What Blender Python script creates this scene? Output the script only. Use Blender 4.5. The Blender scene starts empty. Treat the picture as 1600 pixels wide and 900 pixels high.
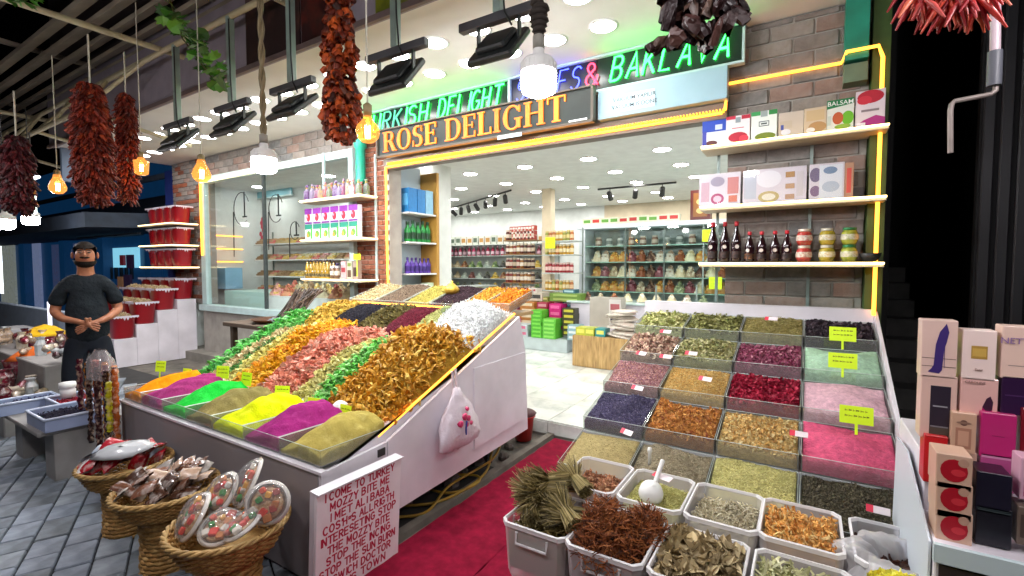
import bpy, bmesh, math, random
import numpy as np
from mathutils import Vector, Matrix, Euler
random.seed(7); RNG = np.random.default_rng(7)
S = bpy.context.scene
R = math.radians
# ---------------------------------------------------------------- camera, world, exposure
CAM = (0.0, 0.0, 1.55); FPX = 740.0; YAW = R(31.87); PIT = R(2.71)
cd = bpy.data.cameras.new("camera"); cam = bpy.data.objects.new("camera", cd)
S.collection.objects.link(cam); S.camera = cam
cam.location = CAM; cam.rotation_euler = (math.pi/2-PIT, 0, YAW)
cd.sensor_width = 36; cd.lens = 36*FPX/1600; cd.clip_start = 0.05; cd.clip_end = 400
w = bpy.data.worlds.new("World"); S.world = w; w.use_nodes = True
wn = w.node_tree.nodes; wl = w.node_tree.links
bgn = wn.get("Background") or wn.new("ShaderNodeBackground")
sky = wn.new("ShaderNodeTexSky"); sky.sky_type = 'NISHITA'; sky.sun_disc = False
sky.sun_elevation = R(-6); sky.sun_rotation = R(200)
wl.new(sky.outputs[0], bgn.inputs[0]); bgn.inputs[1].default_value = 0.05
S.view_settings.view_transform = 'Standard'; S.view_settings.look = 'None'
S.view_settings.exposure = 0.95; S.view_settings.gamma = 1
S.render.engine = 'CYCLES'
cy = S.cycles
cy.use_denoising = True
cy.max_bounces = 6; cy.diffuse_bounces = 3; cy.glossy_bounces = 3; cy.transmission_bounces = 4
cy.transparent_max_bounces = 16; cy.sample_clamp_indirect = 4; cy.caustics_reflective = False; cy.caustics_refractive = False
try: cy.use_light_tree = True
except Exception: pass
# ---------------------------------------------------------------- lamp strengths (radiance)
L_DOWN = 18.0; L_IN = 36.0; L_FLOOD = 75.0; L_BULB = 42.0; L_LED = 3.0; L_NEON = 9.0

def ray(x, y):
    a, b = (x-800)/FPX, -(y-450)/FPX
    fw = (-math.sin(YAW)*math.cos(PIT), math.cos(YAW)*math.cos(PIT), -math.sin(PIT))
    r = (math.cos(YAW), math.sin(YAW), 0)
    u = (-math.sin(YAW)*math.sin(PIT), math.cos(YAW)*math.sin(PIT), math.cos(PIT))
    return Vector([fw[i]+a*r[i]+b*u[i] for i in range(3)])
def at(x, y, X=None, Y=None, Z=None):
    d = ray(x, y); o = Vector(CAM)
    t = (X-o.x)/d.x if X is not None else (Y-o.y)/d.y if Y is not None else (Z-o.z)/d.z
    return o+d*t

# ---------------------------------------------------------------- object helpers
COL = S.collection
def new_obj(name, data, parent=None, loc=None, rot=None):
    o = bpy.data.objects.new(name, data); COL.objects.link(o)
    if parent: o.parent = parent
    if loc is not None: o.location = loc
    if rot is not None: o.rotation_euler = rot
    return o
def tag(o, label=None, cat=None, group=None, kind=None):
    if label: o['label'] = label
    if cat: o['category'] = cat
    if group: o['group'] = group
    if kind: o['kind'] = kind
    return o
def thing(name, label, cat, loc=(0, 0, 0), rz=0, group=None, rot=None):
    return tag(new_obj(name, None, None, loc, rot or (0, 0, rz)), label, cat, group)
def copy_tree(o, loc=None, rz=None, label=None, group=None, parent=None, rot=None):
    c = o.copy(); COL.objects.link(c)
    if parent is not None: c.parent = parent
    if loc is not None: c.location = loc
    if rz is not None: c.rotation_euler = (0, 0, rz)
    if rot is not None: c.rotation_euler = rot
    if label: c['label'] = label
    if group: c['group'] = group
    for ch in list(o.children): copy_tree(ch, parent=c)
    return c

class MB:
    """collects shapes and links them as one mesh object"""
    def __init__(s): s.v = []; s.f = []; s.m = []; s.sm = []
    def add(s, vs, fs, mi=0, smooth=False):
        n = len(s.v); s.v += [tuple(v) for v in vs]
        s.f += [tuple(i+n for i in f) for f in fs]; s.m += [mi]*len(fs); s.sm += [smooth]*len(fs)
        return s
    def box(s, x0, x1, y0, y1, z0, z1, mi=0, M=None):
        vs = [Vector(p) for p in ((x0,y0,z0),(x1,y0,z0),(x1,y1,z0),(x0,y1,z0),(x0,y0,z1),(x1,y0,z1),(x1,y1,z1),(x0,y1,z1))]
        if M: vs = [M@v for v in vs]
        return s.add(vs, [(0,3,2,1),(4,5,6,7),(0,1,5,4),(1,2,6,5),(2,3,7,6),(3,0,4,7)], mi)
    def bbox(s, x0, x1, y0, y1, z0, z1, b=.004, mi=0, M=None):
        """box with bevelled vertical edges and a chamfered top"""
        def ring(i, z):
            x, X, y, Y = x0+i, x1-i, y0+i, y1-i
            return [(x+b,y,z),(X-b,y,z),(X,y+b,z),(X,Y-b,z),(X-b,Y,z),(x+b,Y,z),(x,Y-b,z),(x,y+b,z)]
        rs = [ring(b*.7, z0), ring(0, z0+b), ring(0, z1-b), ring(b*.7, z1)]
        vs = [Vector(p) for r in rs for p in r]
        if M: vs = [M@v for v in vs]
        fs = [tuple(reversed(range(8))), tuple(range(24, 32))]
        for k in range(3):
            for i in range(8): fs.append((k*8+i, k*8+(i+1)%8, k*8+8+(i+1)%8, k*8+8+i))
        return s.add(vs, fs, mi)
    def tube(s, pts, r, n=8, mi=0, caps=True, smooth=True, rr=None):
        pts = [Vector(p) for p in pts]; vs = []; fs = []
        prev = None
        for i, p in enumerate(pts):
            d = (pts[min(i+1, len(pts)-1)]-pts[max(i-1, 0)])
            d = d.normalized() if d.length > 1e-9 else Vector((0, 0, 1))
            a = prev if prev is not None else Vector((0, 0, 1)) if abs(d.z) < .9 else Vector((1, 0, 0))
            a = (a-d*a.dot(d)).normalized(); b = d.cross(a); prev = a
            q = rr[i] if rr else r
            for k in range(n):
                t = 2*math.pi*k/n; vs.append(p+a*math.cos(t)*q+b*math.sin(t)*q)
        for i in range(len(pts)-1):
            for k in range(n): fs.append((i*n+k, i*n+(k+1)%n, (i+1)*n+(k+1)%n, (i+1)*n+k))
        s.add(vs, fs, mi, smooth)
        if caps:
            s.add(vs[:n], [tuple(reversed(range(n)))], mi); s.add(vs[-n:], [tuple(range(n))], mi)
        return s
    def lathe(s, prof, n=16, mi=0, o=(0, 0, 0), smooth=True, cap=True, sx=1, sy=1, M=None):
        vs = []; fs = []
        for r, z in prof:
            for k in range(n):
                t = 2*math.pi*k/n; v = Vector((o[0]+r*sx*math.cos(t), o[1]+r*sy*math.sin(t), o[2]+z))
                vs.append(M@v if M else v)
        m = len(prof)
        for i in range(m-1):
            for k in range(n): fs.append((i*n+k, i*n+(k+1)%n, (i+1)*n+(k+1)%n, (i+1)*n+k))
        if cap:
            if prof[0][0] > 1e-5: fs.append(tuple(reversed(range(n))))
            if prof[-1][0] > 1e-5: fs.append(tuple((m-1)*n+k for k in range(n)))
        return s.add(vs, fs, mi, smooth)
    def poly(s, pts, ext, mi=0):
        """flat outline pts (3D), extruded by vector ext"""
        n = len(pts); e = Vector(ext); vs = [Vector(p) for p in pts]+[Vector(p)+e for p in pts]
        return s.add(vs, [tuple(range(n)), tuple(reversed(range(n, 2*n)))]+[(i, i+n, (i+1)%n+n, (i+1)%n) for i in range(n)], mi)
    def mesh(s, name, mats):
        me = bpy.data.meshes.new(name); me.from_pydata(s.v, [], s.f)
        for m in (mats if isinstance(mats, (list, tuple)) else [mats]): me.materials.append(m)
        me.polygons.foreach_set('material_index', s.m); me.polygons.foreach_set('use_smooth', s.sm)
        bm = bmesh.new(); bm.from_mesh(me); bmesh.ops.recalc_face_normals(bm, faces=bm.faces); bm.to_mesh(me); bm.free()
        me.update(); return me
    def build(s, name, mats, parent=None, loc=None, rot=None):
        return new_obj(name, s.mesh(name, mats), parent, loc, rot)
def box(name, x0, x1, y0, y1, z0, z1, m, parent=None, b=0):
    mb = MB()
    (mb.bbox(x0, x1, y0, y1, z0, z1, b) if b else mb.box(x0, x1, y0, y1, z0, z1))
    return mb.build(name, m, parent)
def sbox(name, *a, **k): return tag(box(name, *a, **k), kind='structure')

# ---------------------------------------------------------------- materials
def lin(h):
    if isinstance(h, (tuple, list)): return tuple(h[:3])
    h = h.lstrip('#'); c = [int(h[i:i+2], 16)/255 for i in (0, 2, 4)]
    return tuple(x/12.92 if x <= .04045 else ((x+.055)/1.055)**2.4 for x in c)
_mc = {}
def mat(name, col, rough=.6, metal=0, em=0, emc=None, cols=None, scale=8, bump=0, bscale=60, rnd=None, wear=0, spec=.5, coat=0, alpha=None, trans=0, coords='Object', dist=.01, stretch=None):
    """procedural material: colour (optionally a noise ramp 'cols', or a per-piece ramp 'rnd'), bump, wear"""
    if name in _mc: return _mc[name]
    m = bpy.data.materials.new(name); m.use_nodes = True; nt = m.node_tree; N = nt.nodes; K = nt.links
    P = N['Principled BSDF']; c = lin(col)
    P.inputs['Base Color'].default_value = (*c, 1); P.inputs['Roughness'].default_value = rough
    P.inputs['Metallic'].default_value = metal; P.inputs['Specular IOR Level'].default_value = spec
    P.inputs['Coat Weight'].default_value = coat
    if trans: P.inputs['Transmission Weight'].default_value = trans
    tc = N.new('ShaderNodeTexCoord'); vec = tc.outputs[coords]
    if stretch:
        mp = N.new('ShaderNodeMapping'); mp.inputs['Scale'].default_value = stretch; K.new(vec, mp.inputs[0]); vec = mp.outputs[0]
    last = None
    if rnd:
        g = N.new('ShaderNodeNewGeometry'); rp = N.new('ShaderNodeValToRGB'); rp.color_ramp.interpolation = 'LINEAR'
        K.new(g.outputs['Random Per Island'], rp.inputs[0]); ramp(rp, rnd); last = rp.outputs[0]
    elif cols:
        nz = N.new('ShaderNodeTexNoise'); nz.inputs['Scale'].default_value = scale; nz.inputs['Detail'].default_value = 6
        nz.inputs['Roughness'].default_value = .65; K.new(vec, nz.inputs['Vector'])
        rp = N.new('ShaderNodeValToRGB'); K.new(nz.outputs[0], rp.inputs[0]); ramp(rp, cols, .3, .7); last = rp.outputs[0]
    if wear or last is not None:
        nz2 = N.new('ShaderNodeTexNoise'); nz2.inputs['Scale'].default_value = scale*.6+2; nz2.inputs['Detail'].default_value = 8
        K.new(vec, nz2.inputs['Vector'])
        mx = N.new('ShaderNodeMix'); mx.data_type = 'RGBA'; mx.blend_type = 'MULTIPLY'; mx.inputs[0].default_value = 1
        r2 = N.new('ShaderNodeValToRGB'); a = 1-(wear or .25); ramp(r2, [(a, a, a), (1.08, 1.08, 1.08)], .3, .7)
        K.new(nz2.outputs[0], r2.inputs[0])
        if last is not None: K.new(last, mx.inputs[6])
        else: mx.inputs[6].default_value = (*c, 1)
        K.new(r2.outputs[0], mx.inputs[7]); last = mx.outputs[2]
    if last is not None: K.new(last, P.inputs['Base Color'])
    if em:
        P.inputs['Emission Strength'].default_value = em; P.inputs['Emission Color'].default_value = (*lin(emc or col), 1)
    if bump:
        bn = N.new('ShaderNodeTexNoise'); bn.inputs['Scale'].default_value = bscale; bn.inputs['Detail'].default_value = 5; K.new(vec, bn.inputs['Vector'])
        bp = N.new('ShaderNodeBump'); bp.inputs['Strength'].default_value = bump; bp.inputs['Distance'].default_value = dist
        K.new(bn.outputs[0], bp.inputs['Height']); K.new(bp.outputs[0], P.inputs['Normal'])
    if alpha is not None:
        P.inputs['Alpha'].default_value = alpha
    _mc[name] = m; return m
def ramp(rp, cols, a=0., b=1.):
    e = rp.color_ramp.elements; n = len(cols)
    while len(e) < n: e.new(.5)
    for i, c in enumerate(cols):
        e[i].position = a+(b-a)*i/max(1, n-1); e[i].color = (*lin(c), 1)
def glass(name, tint, mixd=.06, rough=.03, diff=0.0, fres=1.35):
    """clear sheet: transparent seen straight on, mirror-like at a glance; diff adds milky plastic"""
    if name in _mc: return _mc[name]
    m = bpy.data.materials.new(name); m.use_nodes = True; nt = m.node_tree; N = nt.nodes; K = nt.links
    for n in list(N):
        if n.type != 'OUTPUT_MATERIAL': N.remove(n)
    out = [n for n in N if n.type == 'OUTPUT_MATERIAL'][0]
    tr = N.new('ShaderNodeBsdfTransparent'); tr.inputs[0].default_value = (*lin(tint), 1)
    gl = N.new('ShaderNodeBsdfGlossy'); gl.inputs['Roughness'].default_value = rough
    lw = N.new('ShaderNodeLayerWeight'); lw.inputs[0].default_value = .5
    pw = N.new('ShaderNodeMath'); pw.operation = 'POWER'; K.new(lw.outputs['Facing'], pw.inputs[0]); pw.inputs[1].default_value = 4.5
    ml = N.new('ShaderNodeMath'); ml.operation = 'MULTIPLY_ADD'; K.new(pw.outputs[0], ml.inputs[0]); ml.inputs[1].default_value = .55*(fres-1)/.35; ml.inputs[2].default_value = .035
    mx = N.new('ShaderNodeMixShader'); K.new(ml.outputs[0], mx.inputs[0]); K.new(tr.outputs[0], mx.inputs[1]); K.new(gl.outputs[0], mx.inputs[2])
    last = mx.outputs[0]
    if diff:
        df = N.new('ShaderNodeBsdfDiffuse'); df.inputs[0].default_value = (.88, .86, .87, 1)
        m2 = N.new('ShaderNodeMixShader'); m2.inputs[0].default_value = diff; K.new(last, m2.inputs[1]); K.new(df.outputs[0], m2.inputs[2]); last = m2.outputs[0]
    K.new(last, out.inputs[0]); _mc[name] = m; return m
def glow_glass(name, tint, col, st):
    m = glass(name, tint, fres=1.4)
    if m.get('done'): return m
    nt = m.node_tree; N = nt.nodes; K = nt.links; out = [n for n in N if n.type == 'OUTPUT_MATERIAL'][0]; src = out.inputs[0].links[0].from_socket
    e = N.new('ShaderNodeEmission'); e.inputs[0].default_value = (*lin(col), 1); e.inputs[1].default_value = st; a = N.new('ShaderNodeAddShader')
    K.new(src, a.inputs[0]); K.new(e.outputs[0], a.inputs[1]); K.new(a.outputs[0], out.inputs[0]); m['done'] = 1; return m
def emit(name, col, st): return mat(name, col, em=st, emc=col)

GLASS = glass('window_glass', '#fbfefd'); ACRYL = glass('acrylic', '#f2f5f3', diff=.06, fres=1.3)
ACEDGE = mat('acrylic_edge', '#c9d2cf', rough=.2); TUBP = glass('milky_plastic', '#f6f4f6', diff=.38, rough=.15)
CELLO = glass('cellophane', '#f6f8fa', diff=.12, rough=.08, fres=1.6); CELLO2 = glass('clear_wrap', '#ffffff', diff=.05, rough=.05, fres=1.5)
WHITE = mat('white_laminate', '#e2dce4', rough=.38, wear=.16, scale=2.2, bump=.06, bscale=25); WHITEP = mat('white_paint', (.78, .78, .76), rough=.5, wear=.05)
CEILM = mat('plaster', (.72, .70, .66), rough=.8, wear=.05, scale=1.2); GREYM = mat('grey_metal', '#77716b', rough=.45, metal=.2, wear=.15, scale=2)
STEEL = mat('galvanised', '#8f9c97', rough=.45, metal=.35, wear=.25, scale=5); DARK = mat('black_plastic', (.022, .026, .026), rough=.45, wear=.2)
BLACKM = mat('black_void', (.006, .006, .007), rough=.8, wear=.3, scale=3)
DISC = emit('lamp_disc', (1, .98, .96), L_DOWN); DISCI = emit('lamp_disc_inside', (1, .98, .95), L_IN)
FLOODE = emit('flood_lens', (.93, .98, 1), L_FLOOD); BULBE = emit('bulb_white', (.95, .97, 1), L_BULB); BULBS = emit('bulb_street', (1, .95, .97), L_BULB*2.0)
LEDY = emit('led_yellow', (1, .35, .03), L_LED*.85); LEDW = emit('led_warm', (1, .80, .42), L_LED*.8)
NG = emit('neon_green', (.03, 1, .09), L_NEON*.6); NGD = emit('neon_green_dim', (.08, .5, .28), .5)
NB = emit('neon_blue', (.04, .06, 1), L_NEON*.55); NR = emit('neon_red', (1, .03, .07), L_NEON*.4)
FILA = emit('filament', (1, .62, .25), 90); WARMG = glow_glass('amber_glass', '#ffcf86', (1, .42, .10), .35)
WOOD = mat('pine_board', '#b08f5c', cols=['#8e6c3e', '#b8935c', '#c9a872'], scale=4, rough=.55, stretch=(8, 1, 1))
WICK = mat('wicker', '#b08446', cols=['#86602e', '#b98a4a', '#d6b070'], scale=30, rough=.6, bump=.3, bscale=90)
def text_mesh(name, s, size, m, parent, loc, rot, ext=.0015, align='CENTER', sx=1):
    cu = bpy.data.curves.new(name, 'FONT'); cu.body = s; cu.size = size; cu.extrude = ext; cu.align_x = align; cu.align_y = 'CENTER'; cu.resolution_u = 3
    cu.offset = size*.004
    o = bpy.data.objects.new(name, cu); COL.objects.link(o)
    me = bpy.data.meshes.new_from_object(o.evaluated_get(bpy.context.evaluated_depsgraph_get())) if False else None
    dg = bpy.context.evaluated_depsgraph_get(); me = bpy.data.meshes.new_from_object(o.evaluated_get(dg), depsgraph=dg)
    bpy.data.objects.remove(o); me.name = name; me.materials.clear(); me.materials.append(m)
    q = new_obj(name, me, parent, loc, rot); q.scale = (sx, 1, 1); return q
UP = (math.pi/2, 0, 0)   # lettering that stands upright and faces the street
# ================================================================ SETTING
F = 4.10   # plane of the shop front
# ground
g = MB(); g.add([(-60, -20, -.03), (30, -20, -.03), (30, 40, -.03), (-60, 40, -.03)], [(0, 1, 2, 3)])
ground = tag(g.build('ground', mat('concrete', '#6a655f', cols=['#4a4641', '#6f6a62', '#847c73'], scale=3, rough=.85, bump=.3, bscale=30)), 'worn grey concrete ground beneath the stalls', kind='structure')
# paving stones
pav = tag(new_obj('pavement', None), 'blue grey block paving of the street', kind='structure')
pmb = [mat('paver_'+str(i), c, cols=[c, d], scale=9, rough=.6, bump=.5, bscale=45, wear=.35, dist=.004) for i, (c, d) in enumerate([('#666e78', '#828c98'), ('#727c8a', '#919baa'), ('#60676e', '#7b848d'), ('#808893', '#9ca5af')])]
ca, sa = math.cos(R(-24)), math.sin(R(-24)); cnt = []
lens = [.20, .15, .24, .17]
for r_ in range(-40, 60):
    yy = r_*.155; xx = -14+(r_*37 % 11)*.03; k = r_ % 4
    while xx < 4:
        L = lens[(k+int(xx*3)) % 4]; k += 1
        mx, my = xx+L/2, yy+.075; X, Y = mx*ca-my*sa, mx*sa+my*ca
        if -11 < X < -1.98 and -.3 < Y < 2.6:
            # only stones the photo can see, left and below of the stall
            rx = X*math.cos(YAW)+Y*math.sin(YAW); ax = -X*math.sin(YAW)+Y*math.cos(YAW)
            if ax > .5 and rx/ax > -1.25 and (Y < 1.62 or X < -4.3): cnt.append((ax, X, Y, L))
        xx += L+.008
cnt.sort()
base = {}
for i, (ax, X, Y, L) in enumerate(cnt[:290]):
    key = (L, i % 4)
    if key not in base:
        base[key] = MB().bbox(-L/2, L/2, -.0735, .0735, -.03, .0, .007).mesh('paving_stone', pmb[i % 4])
    o = new_obj('paving_stone', base[key], pav, (X, Y, random.uniform(-.003, .003)), (random.uniform(-.01, .01), random.uniform(-.01, .01), R(-24)))
rest = MB()
for ax, X, Y, L in cnt[290:]:
    M = Matrix.Translation((X, Y, random.uniform(-.003, .002))) @ Matrix.Rotation(R(-24), 4, 'Z')
    rest.box(-L/2, L/2, -.0735, .0735, -.03, 0, random.randrange(4), M)
if rest.v: tag(rest.build('far_paving_stones', pmb, pav), kind='stuff')
# grouted dark bed below the stones and pale platform ground further left
box('paving_bed', -40, -1.95, -12, 3.0, -.028, -.018, mat('grout', '#3b3a3a', rough=.9, wear=.3), pav)
sbox('kerb', -1.99, -1.93, .3, 3.84, -.03, .012, mat('kerb_stone', '#7d756c', rough=.8, wear=.35, bump=.3))
# carpets
CARP = mat('red_carpet', '#8e1030', cols=['#760c28', '#9a1638'], scale=14, rough=.95, bump=.5, bscale=400, dist=.003, spec=.15)
def carpet(x0, x1, y0, y1, z, lab, name='carpet'):
    mb = MB(); nx, ny = 8, 40; vs = []; fs = []
    for j in range(ny+1):
        for i in range(nx+1):
            e = (i in (0, nx)) or (j in (0, ny))
            vs.append((x0+(x1-x0)*i/nx+random.uniform(-.004, .004)*e, y0+(y1-y0)*j/ny, z+random.uniform(0, .006)))
    for j in range(ny):
        for i in range(nx): a = j*(nx+1)+i; fs.append((a, a+1, a+nx+2, a+nx+1))
    n = len(vs); vs += [(x, y, z-.01) for x, y, _ in vs[:0]]
    mb.add(vs, fs, 0, True); mb.box(x0+.004, x1-.004, y0+.004, y1-.004, z-.01, z-.002)
    return tag(mb.build(name, CARP), lab, 'carpet')
carpet(-1.88, -1.37, .7, 3.75, .004, 'crimson carpet runner lying along the white stall up to the shop step')
carpet(-1.362, -.6, .7, 3.70, .010, 'crimson carpet strip under the herb tubs, beside the longer runner')
# shop floor: raised, marble tiles
step = sbox('floor_step', -9.3, .6, 3.85, 11.2, -.03, .105, mat('screed', '#8f8a82', rough=.8, wear=.2))
MARB = mat('marble_tile', '#d9dcd6', cols=['#aab2ac', '#dfe2dc', '#e9ebe6'], scale=2.3, rough=.16, wear=.08)
fl = tag(new_obj('floor', None), kind='structure')
tile = MB().bbox(-.297, .297, -.297, .297, -.008, 0, .002).mesh('floor_tile', MARB)
for i in range(-8, 1):
    for j in range(12):
        new_obj('floor_tile', tile, fl, (i*.6+.1, 4.15+j*.6, .115+random.uniform(0, .0006)))
rt = MB().bbox(-.297, .297, -.008, .002, -.055, .055, .002).mesh('riser_tile', MARB)
for i in range(-4, 1): new_obj('riser_tile', rt, fl, (i*.6+.1, 3.845, .05))
# building shell
shell = tag(new_obj('shop_building', None), 'ground floor shop with a pale soffit over its front', kind='structure')
WALLI = mat('interior_wall', '#dfe3e0', rough=.7, wear=.04); WALLB = mat('beige_wall', '#d8c9ae', rough=.7, wear=.05)
box('back_wall', -9.4, -4.2, 11.0, 11.2, 0, 3.0, WALLI, shell); box('back_wall_beige', -4.2, .43, 11.0, 11.2, 0, 3.0, WALLB, shell)
box('side_wall', -9.2, -9.0, 5.55, 11, 0, 3.0, WALLI, shell); box('right_inner_wall', .34, .43, 4.32, 11, 0, 3.0, WALLI, shell)
box('window_room_back_wall', -9.4, -4.62, 5.45, 5.55, 0, 3.0, WALLI, shell); box('partition_wall', -4.62, -4.52, 4.2, 5.55, 0, 3.0, WALLI, shell)
box('window_room_side_wall', -9.4, -9.3, 4.2, 5.55, 0, 3.0, WALLI, shell)
box('inner_ceiling', -9.5, .43, 4.2, 11.2, 3.0, 3.1, WALLI, shell)
box('upper_floor', -9.8, .36, 4.12, 11.2, 3.37, 3.6, CEILM, shell)
box('soffit', -9.9, .45, 2.55, 4.32, 3.37, 3.46, CEILM, shell)
fascia = box('fascia', -9.9, .62, 2.50, 2.548, 3.355, 4.25, mat('fascia_grey', '#8e8690', rough=.6, wear=.1), shell)
box('fascia_trim', -9.9, .62, 2.47, 2.499, 3.33, 3.375, mat('fascia_trim', '#6b5a58', rough=.6, wear=.2), shell)
box('white_column', -4.3, -4.12, 8.0, 8.18, .12, 3.0, WALLB, shell)
box('lintel', -4.27, -.55, 4.04, 4.2, 2.70, 3.36, GREYM, shell)
box('lintel_lower', -4.27, -.55, 4.0, 4.039, 2.68, 2.80, mat('lintel_brown', '#6d6257', rough=.5, wear=.15), shell)
box('canopy_wall_above', -9.9, .62, 2.56, 2.7, 3.47, 6.5, mat('upper_wall', '#3b3230', rough=.8, wear=.4, scale=1.2), shell)
# posters on the fascia
for x0, x1, c, d, lab in [(-4.42, -3.62, '#2b1a1c', '#5c3a33', 'dark brown poster'), (-3.60, -3.0, '#331417', '#7a2c22', 'dark red poster'), (-2.72, -2.40, '#5d6414', '#8a8f1d', 'yellow green poster'), (-2.38, -1.9, '#3a1418', '#5d2526', 'maroon poster')]:
    p = box('poster', x0, x1, 2.488, 2.498, 3.39, 4.1, mat('poster'+lab, c, cols=[c, c, d], scale=2.5, rough=.4), shell); p['label'] = lab+' on the fascia'
# downlights in the soffit
dl = thing('downlight', 'round white downlight in the soffit', 'downlight', (0, 0, 3.37), group='downlights in the soffit')
MB().lathe([(.115, 0), (.115, -.006), (.096, -.010), (.096, -.004)], 24, cap=False).build('trim_ring', WHITEP, dl)
MB().lathe([(.0, -.007), (.094, -.007)], 24, cap=False).build('diffuser', DISC, dl)
sp = [(x, y) for y in (3.03, 3.50) for x in [-1.36-.42*i for i in range(20)]]
first = True
for x, y in sp:
    if y > 3.3 and -1.0 < x: continue
    o = dl if first else copy_tree(dl); first = False; o.location = (x, y, 3.37)
dl2 = thing('ceiling_downlight', 'round white downlight in the shop ceiling', 'downlight', (0, 0, 3.0), group='downlights in the shop ceiling')
MB().lathe([(.125, 0), (.125, -.006), (.105, -.010), (.105, -.004)], 24, cap=False).build('trim_ring', WHITEP, dl2)
MB().lathe([(.0, -.007), (.103, -.007)], 24, cap=False).build('diffuser', DISCI, dl2)
first = True
for y in (5.0, 6.07, 7.12, 8.2, 9.5, 10.4):
    for x in (-8.6, -7.65, -6.6, -5.55, -4.55, -3.55, -2.55, -1.57, -.5):
        if y < 5.6 and x < -4.6 and x not in (-8.6, -6.6, -5.55): continue
        o = dl2 if first else copy_tree(dl2); first = False; o.location = (x, y, 3.0)
# ---------------------------------------------------------------- bricks
BR = [mat('brick_'+str(i), a, cols=[a, b, c], scale=12, rough=.8, bump=.6, bscale=50, wear=.3, dist=.006) for i, (a, b, c) in enumerate([
    ('#766a62', '#8d8078', '#8a8682'), ('#6a6866', '#807e7c', '#989490'), ('#8c6e62', '#9c8276', '#9a8e86'), ('#7a736d', '#928a84', '#75716d'), ('#8c8076', '#a0948a', '#8a8580')])]
BRR = [mat('red_brick_'+str(i), a, cols=[a, b], scale=12, rough=.8, bump=.5, bscale=50, wear=.3, dist=.006) for i, (a, b) in enumerate([('#8a4a34', '#a2603f'), ('#74402f', '#8b5238'), ('#9a5b42', '#8a4f3a')])]
MORT = mat('mortar', '#a9a39b', rough=.9, wear=.2, bump=.3)
def brick_wall(name, lab, x0, x1, z0, z1, y, bl, bh, mats, depth=.04, mortar=.010):
    wl_ = tag(new_obj(name, None), lab, kind='structure')
    box('mortar_bed', x0, x1, y, y+.2, z0, z1, MORT, wl_)
    cache = {}; row = 0; z = z0+mortar/2; n = 0; extra = MB()
    while z < z1-.01:
        h = min(bh, z1-z-.002); x = x0-(row % 2)*(bl/2)
        while x < x1-.01:
            a, b = max(x, x0+.002), min(x+bl, x1-.002); L = round(b-a, 3)
            if L > .03:
                mi = random.randrange(len(mats)); key = (L, round(h, 3), mi)
                if key not in cache: cache[key] = MB().bbox(-L/2, L/2, -.012, .05, 0, h, .004).mesh('brick', mats[mi])
                new_obj('brick', cache[key], wl_, ((a+b)/2, y-random.uniform(0, .006), z), (0, random.uniform(-.006, .006), 0)); n += 1
            x += bl+mortar
        z += bh+mortar; row += 1
    return wl_
brick_wall('brick_pier', 'weathered brown and grey brick pier right of the shop entrance', -.55, .33, .1, 3.36, 4.10, .27, .098, BR, mortar=.013)
brick_wall('brick_pillar', 'narrow red brick pillar between window and entrance', -4.86, -4.29, .9, 3.36, 4.10, .125, .05, BRR)
brick_wall('window_brick_band', 'low band of worn bricks above the shop window', -8.7, -4.87, 3.02, 3.36, 4.10, .27, .10, BR, mortar=.012)
brick_wall('brick_corner_pillar', 'brick pillar at the far end of the shop window', -9.75, -8.72, .9, 3.36, 4.10, .20, .065, BR+BRR, mortar=.01)
sbox('green_column', .18, .31, 3.93, 4.08, 2.92, 3.36, mat('green_paint', '#1f8f74', rough=.5, wear=.35, scale=5))
sbox('green_corner_post', .335, .43, 3.98, 4.3, 0, 3.36, mat('olive_paint', '#3d5a22', rough=.6, wear=.3))
sbox('column_footing', .18, .31, 3.95, 4.08, 2.78, 2.90, mat('green_grey', '#6f8468', rough=.6, wear=.3))
gp = MB(); gp.lathe([(.055, 0), (.06, .05), (.058, .42), (.075, .44), (.075, .62), (.06, .64), (.06, .75)], 14)
tag(gp.build('green_pillar_wrap', mat('teal_paint', '#19a184', rough=.4, wear=.25), None, (-4.66, 3.99, 2.55)), 'teal green wrapped pipe on the brick pillar behind the round bulb', 'pipe')
# dark neighbour on the right: shutter and steps
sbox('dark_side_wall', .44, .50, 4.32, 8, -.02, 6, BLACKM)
sh = tag(new_obj('roller_shutter', None), 'black ribbed shutter right of the dark steps', 'shutter'); sh['category'] = 'shutter'
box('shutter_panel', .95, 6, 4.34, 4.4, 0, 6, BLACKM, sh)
SL = mat('shutter_slat', (.03, .03, .034), rough=.4, metal=.3)
sl = MB().bbox(-.03, .03, -.03, .0, 0, 5.5, .008).mesh('slat', SL)
for i in range(34): new_obj('slat', sl, sh, (.99+i*.085, 4.335, .02))
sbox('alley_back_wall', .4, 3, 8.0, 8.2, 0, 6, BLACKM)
stp = tag(new_obj('steps', None), 'dark stone steps rising beside the brick pier', kind='structure')
for i in range(9): box('stair_tread', .5, .95, 4.5+i*.3, 4.5+(i+1)*.3-.003, -.02+0, .17*(i+1), mat('step_stone', (.10, .098, .095), rough=.8, wear=.3), stp)
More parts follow.
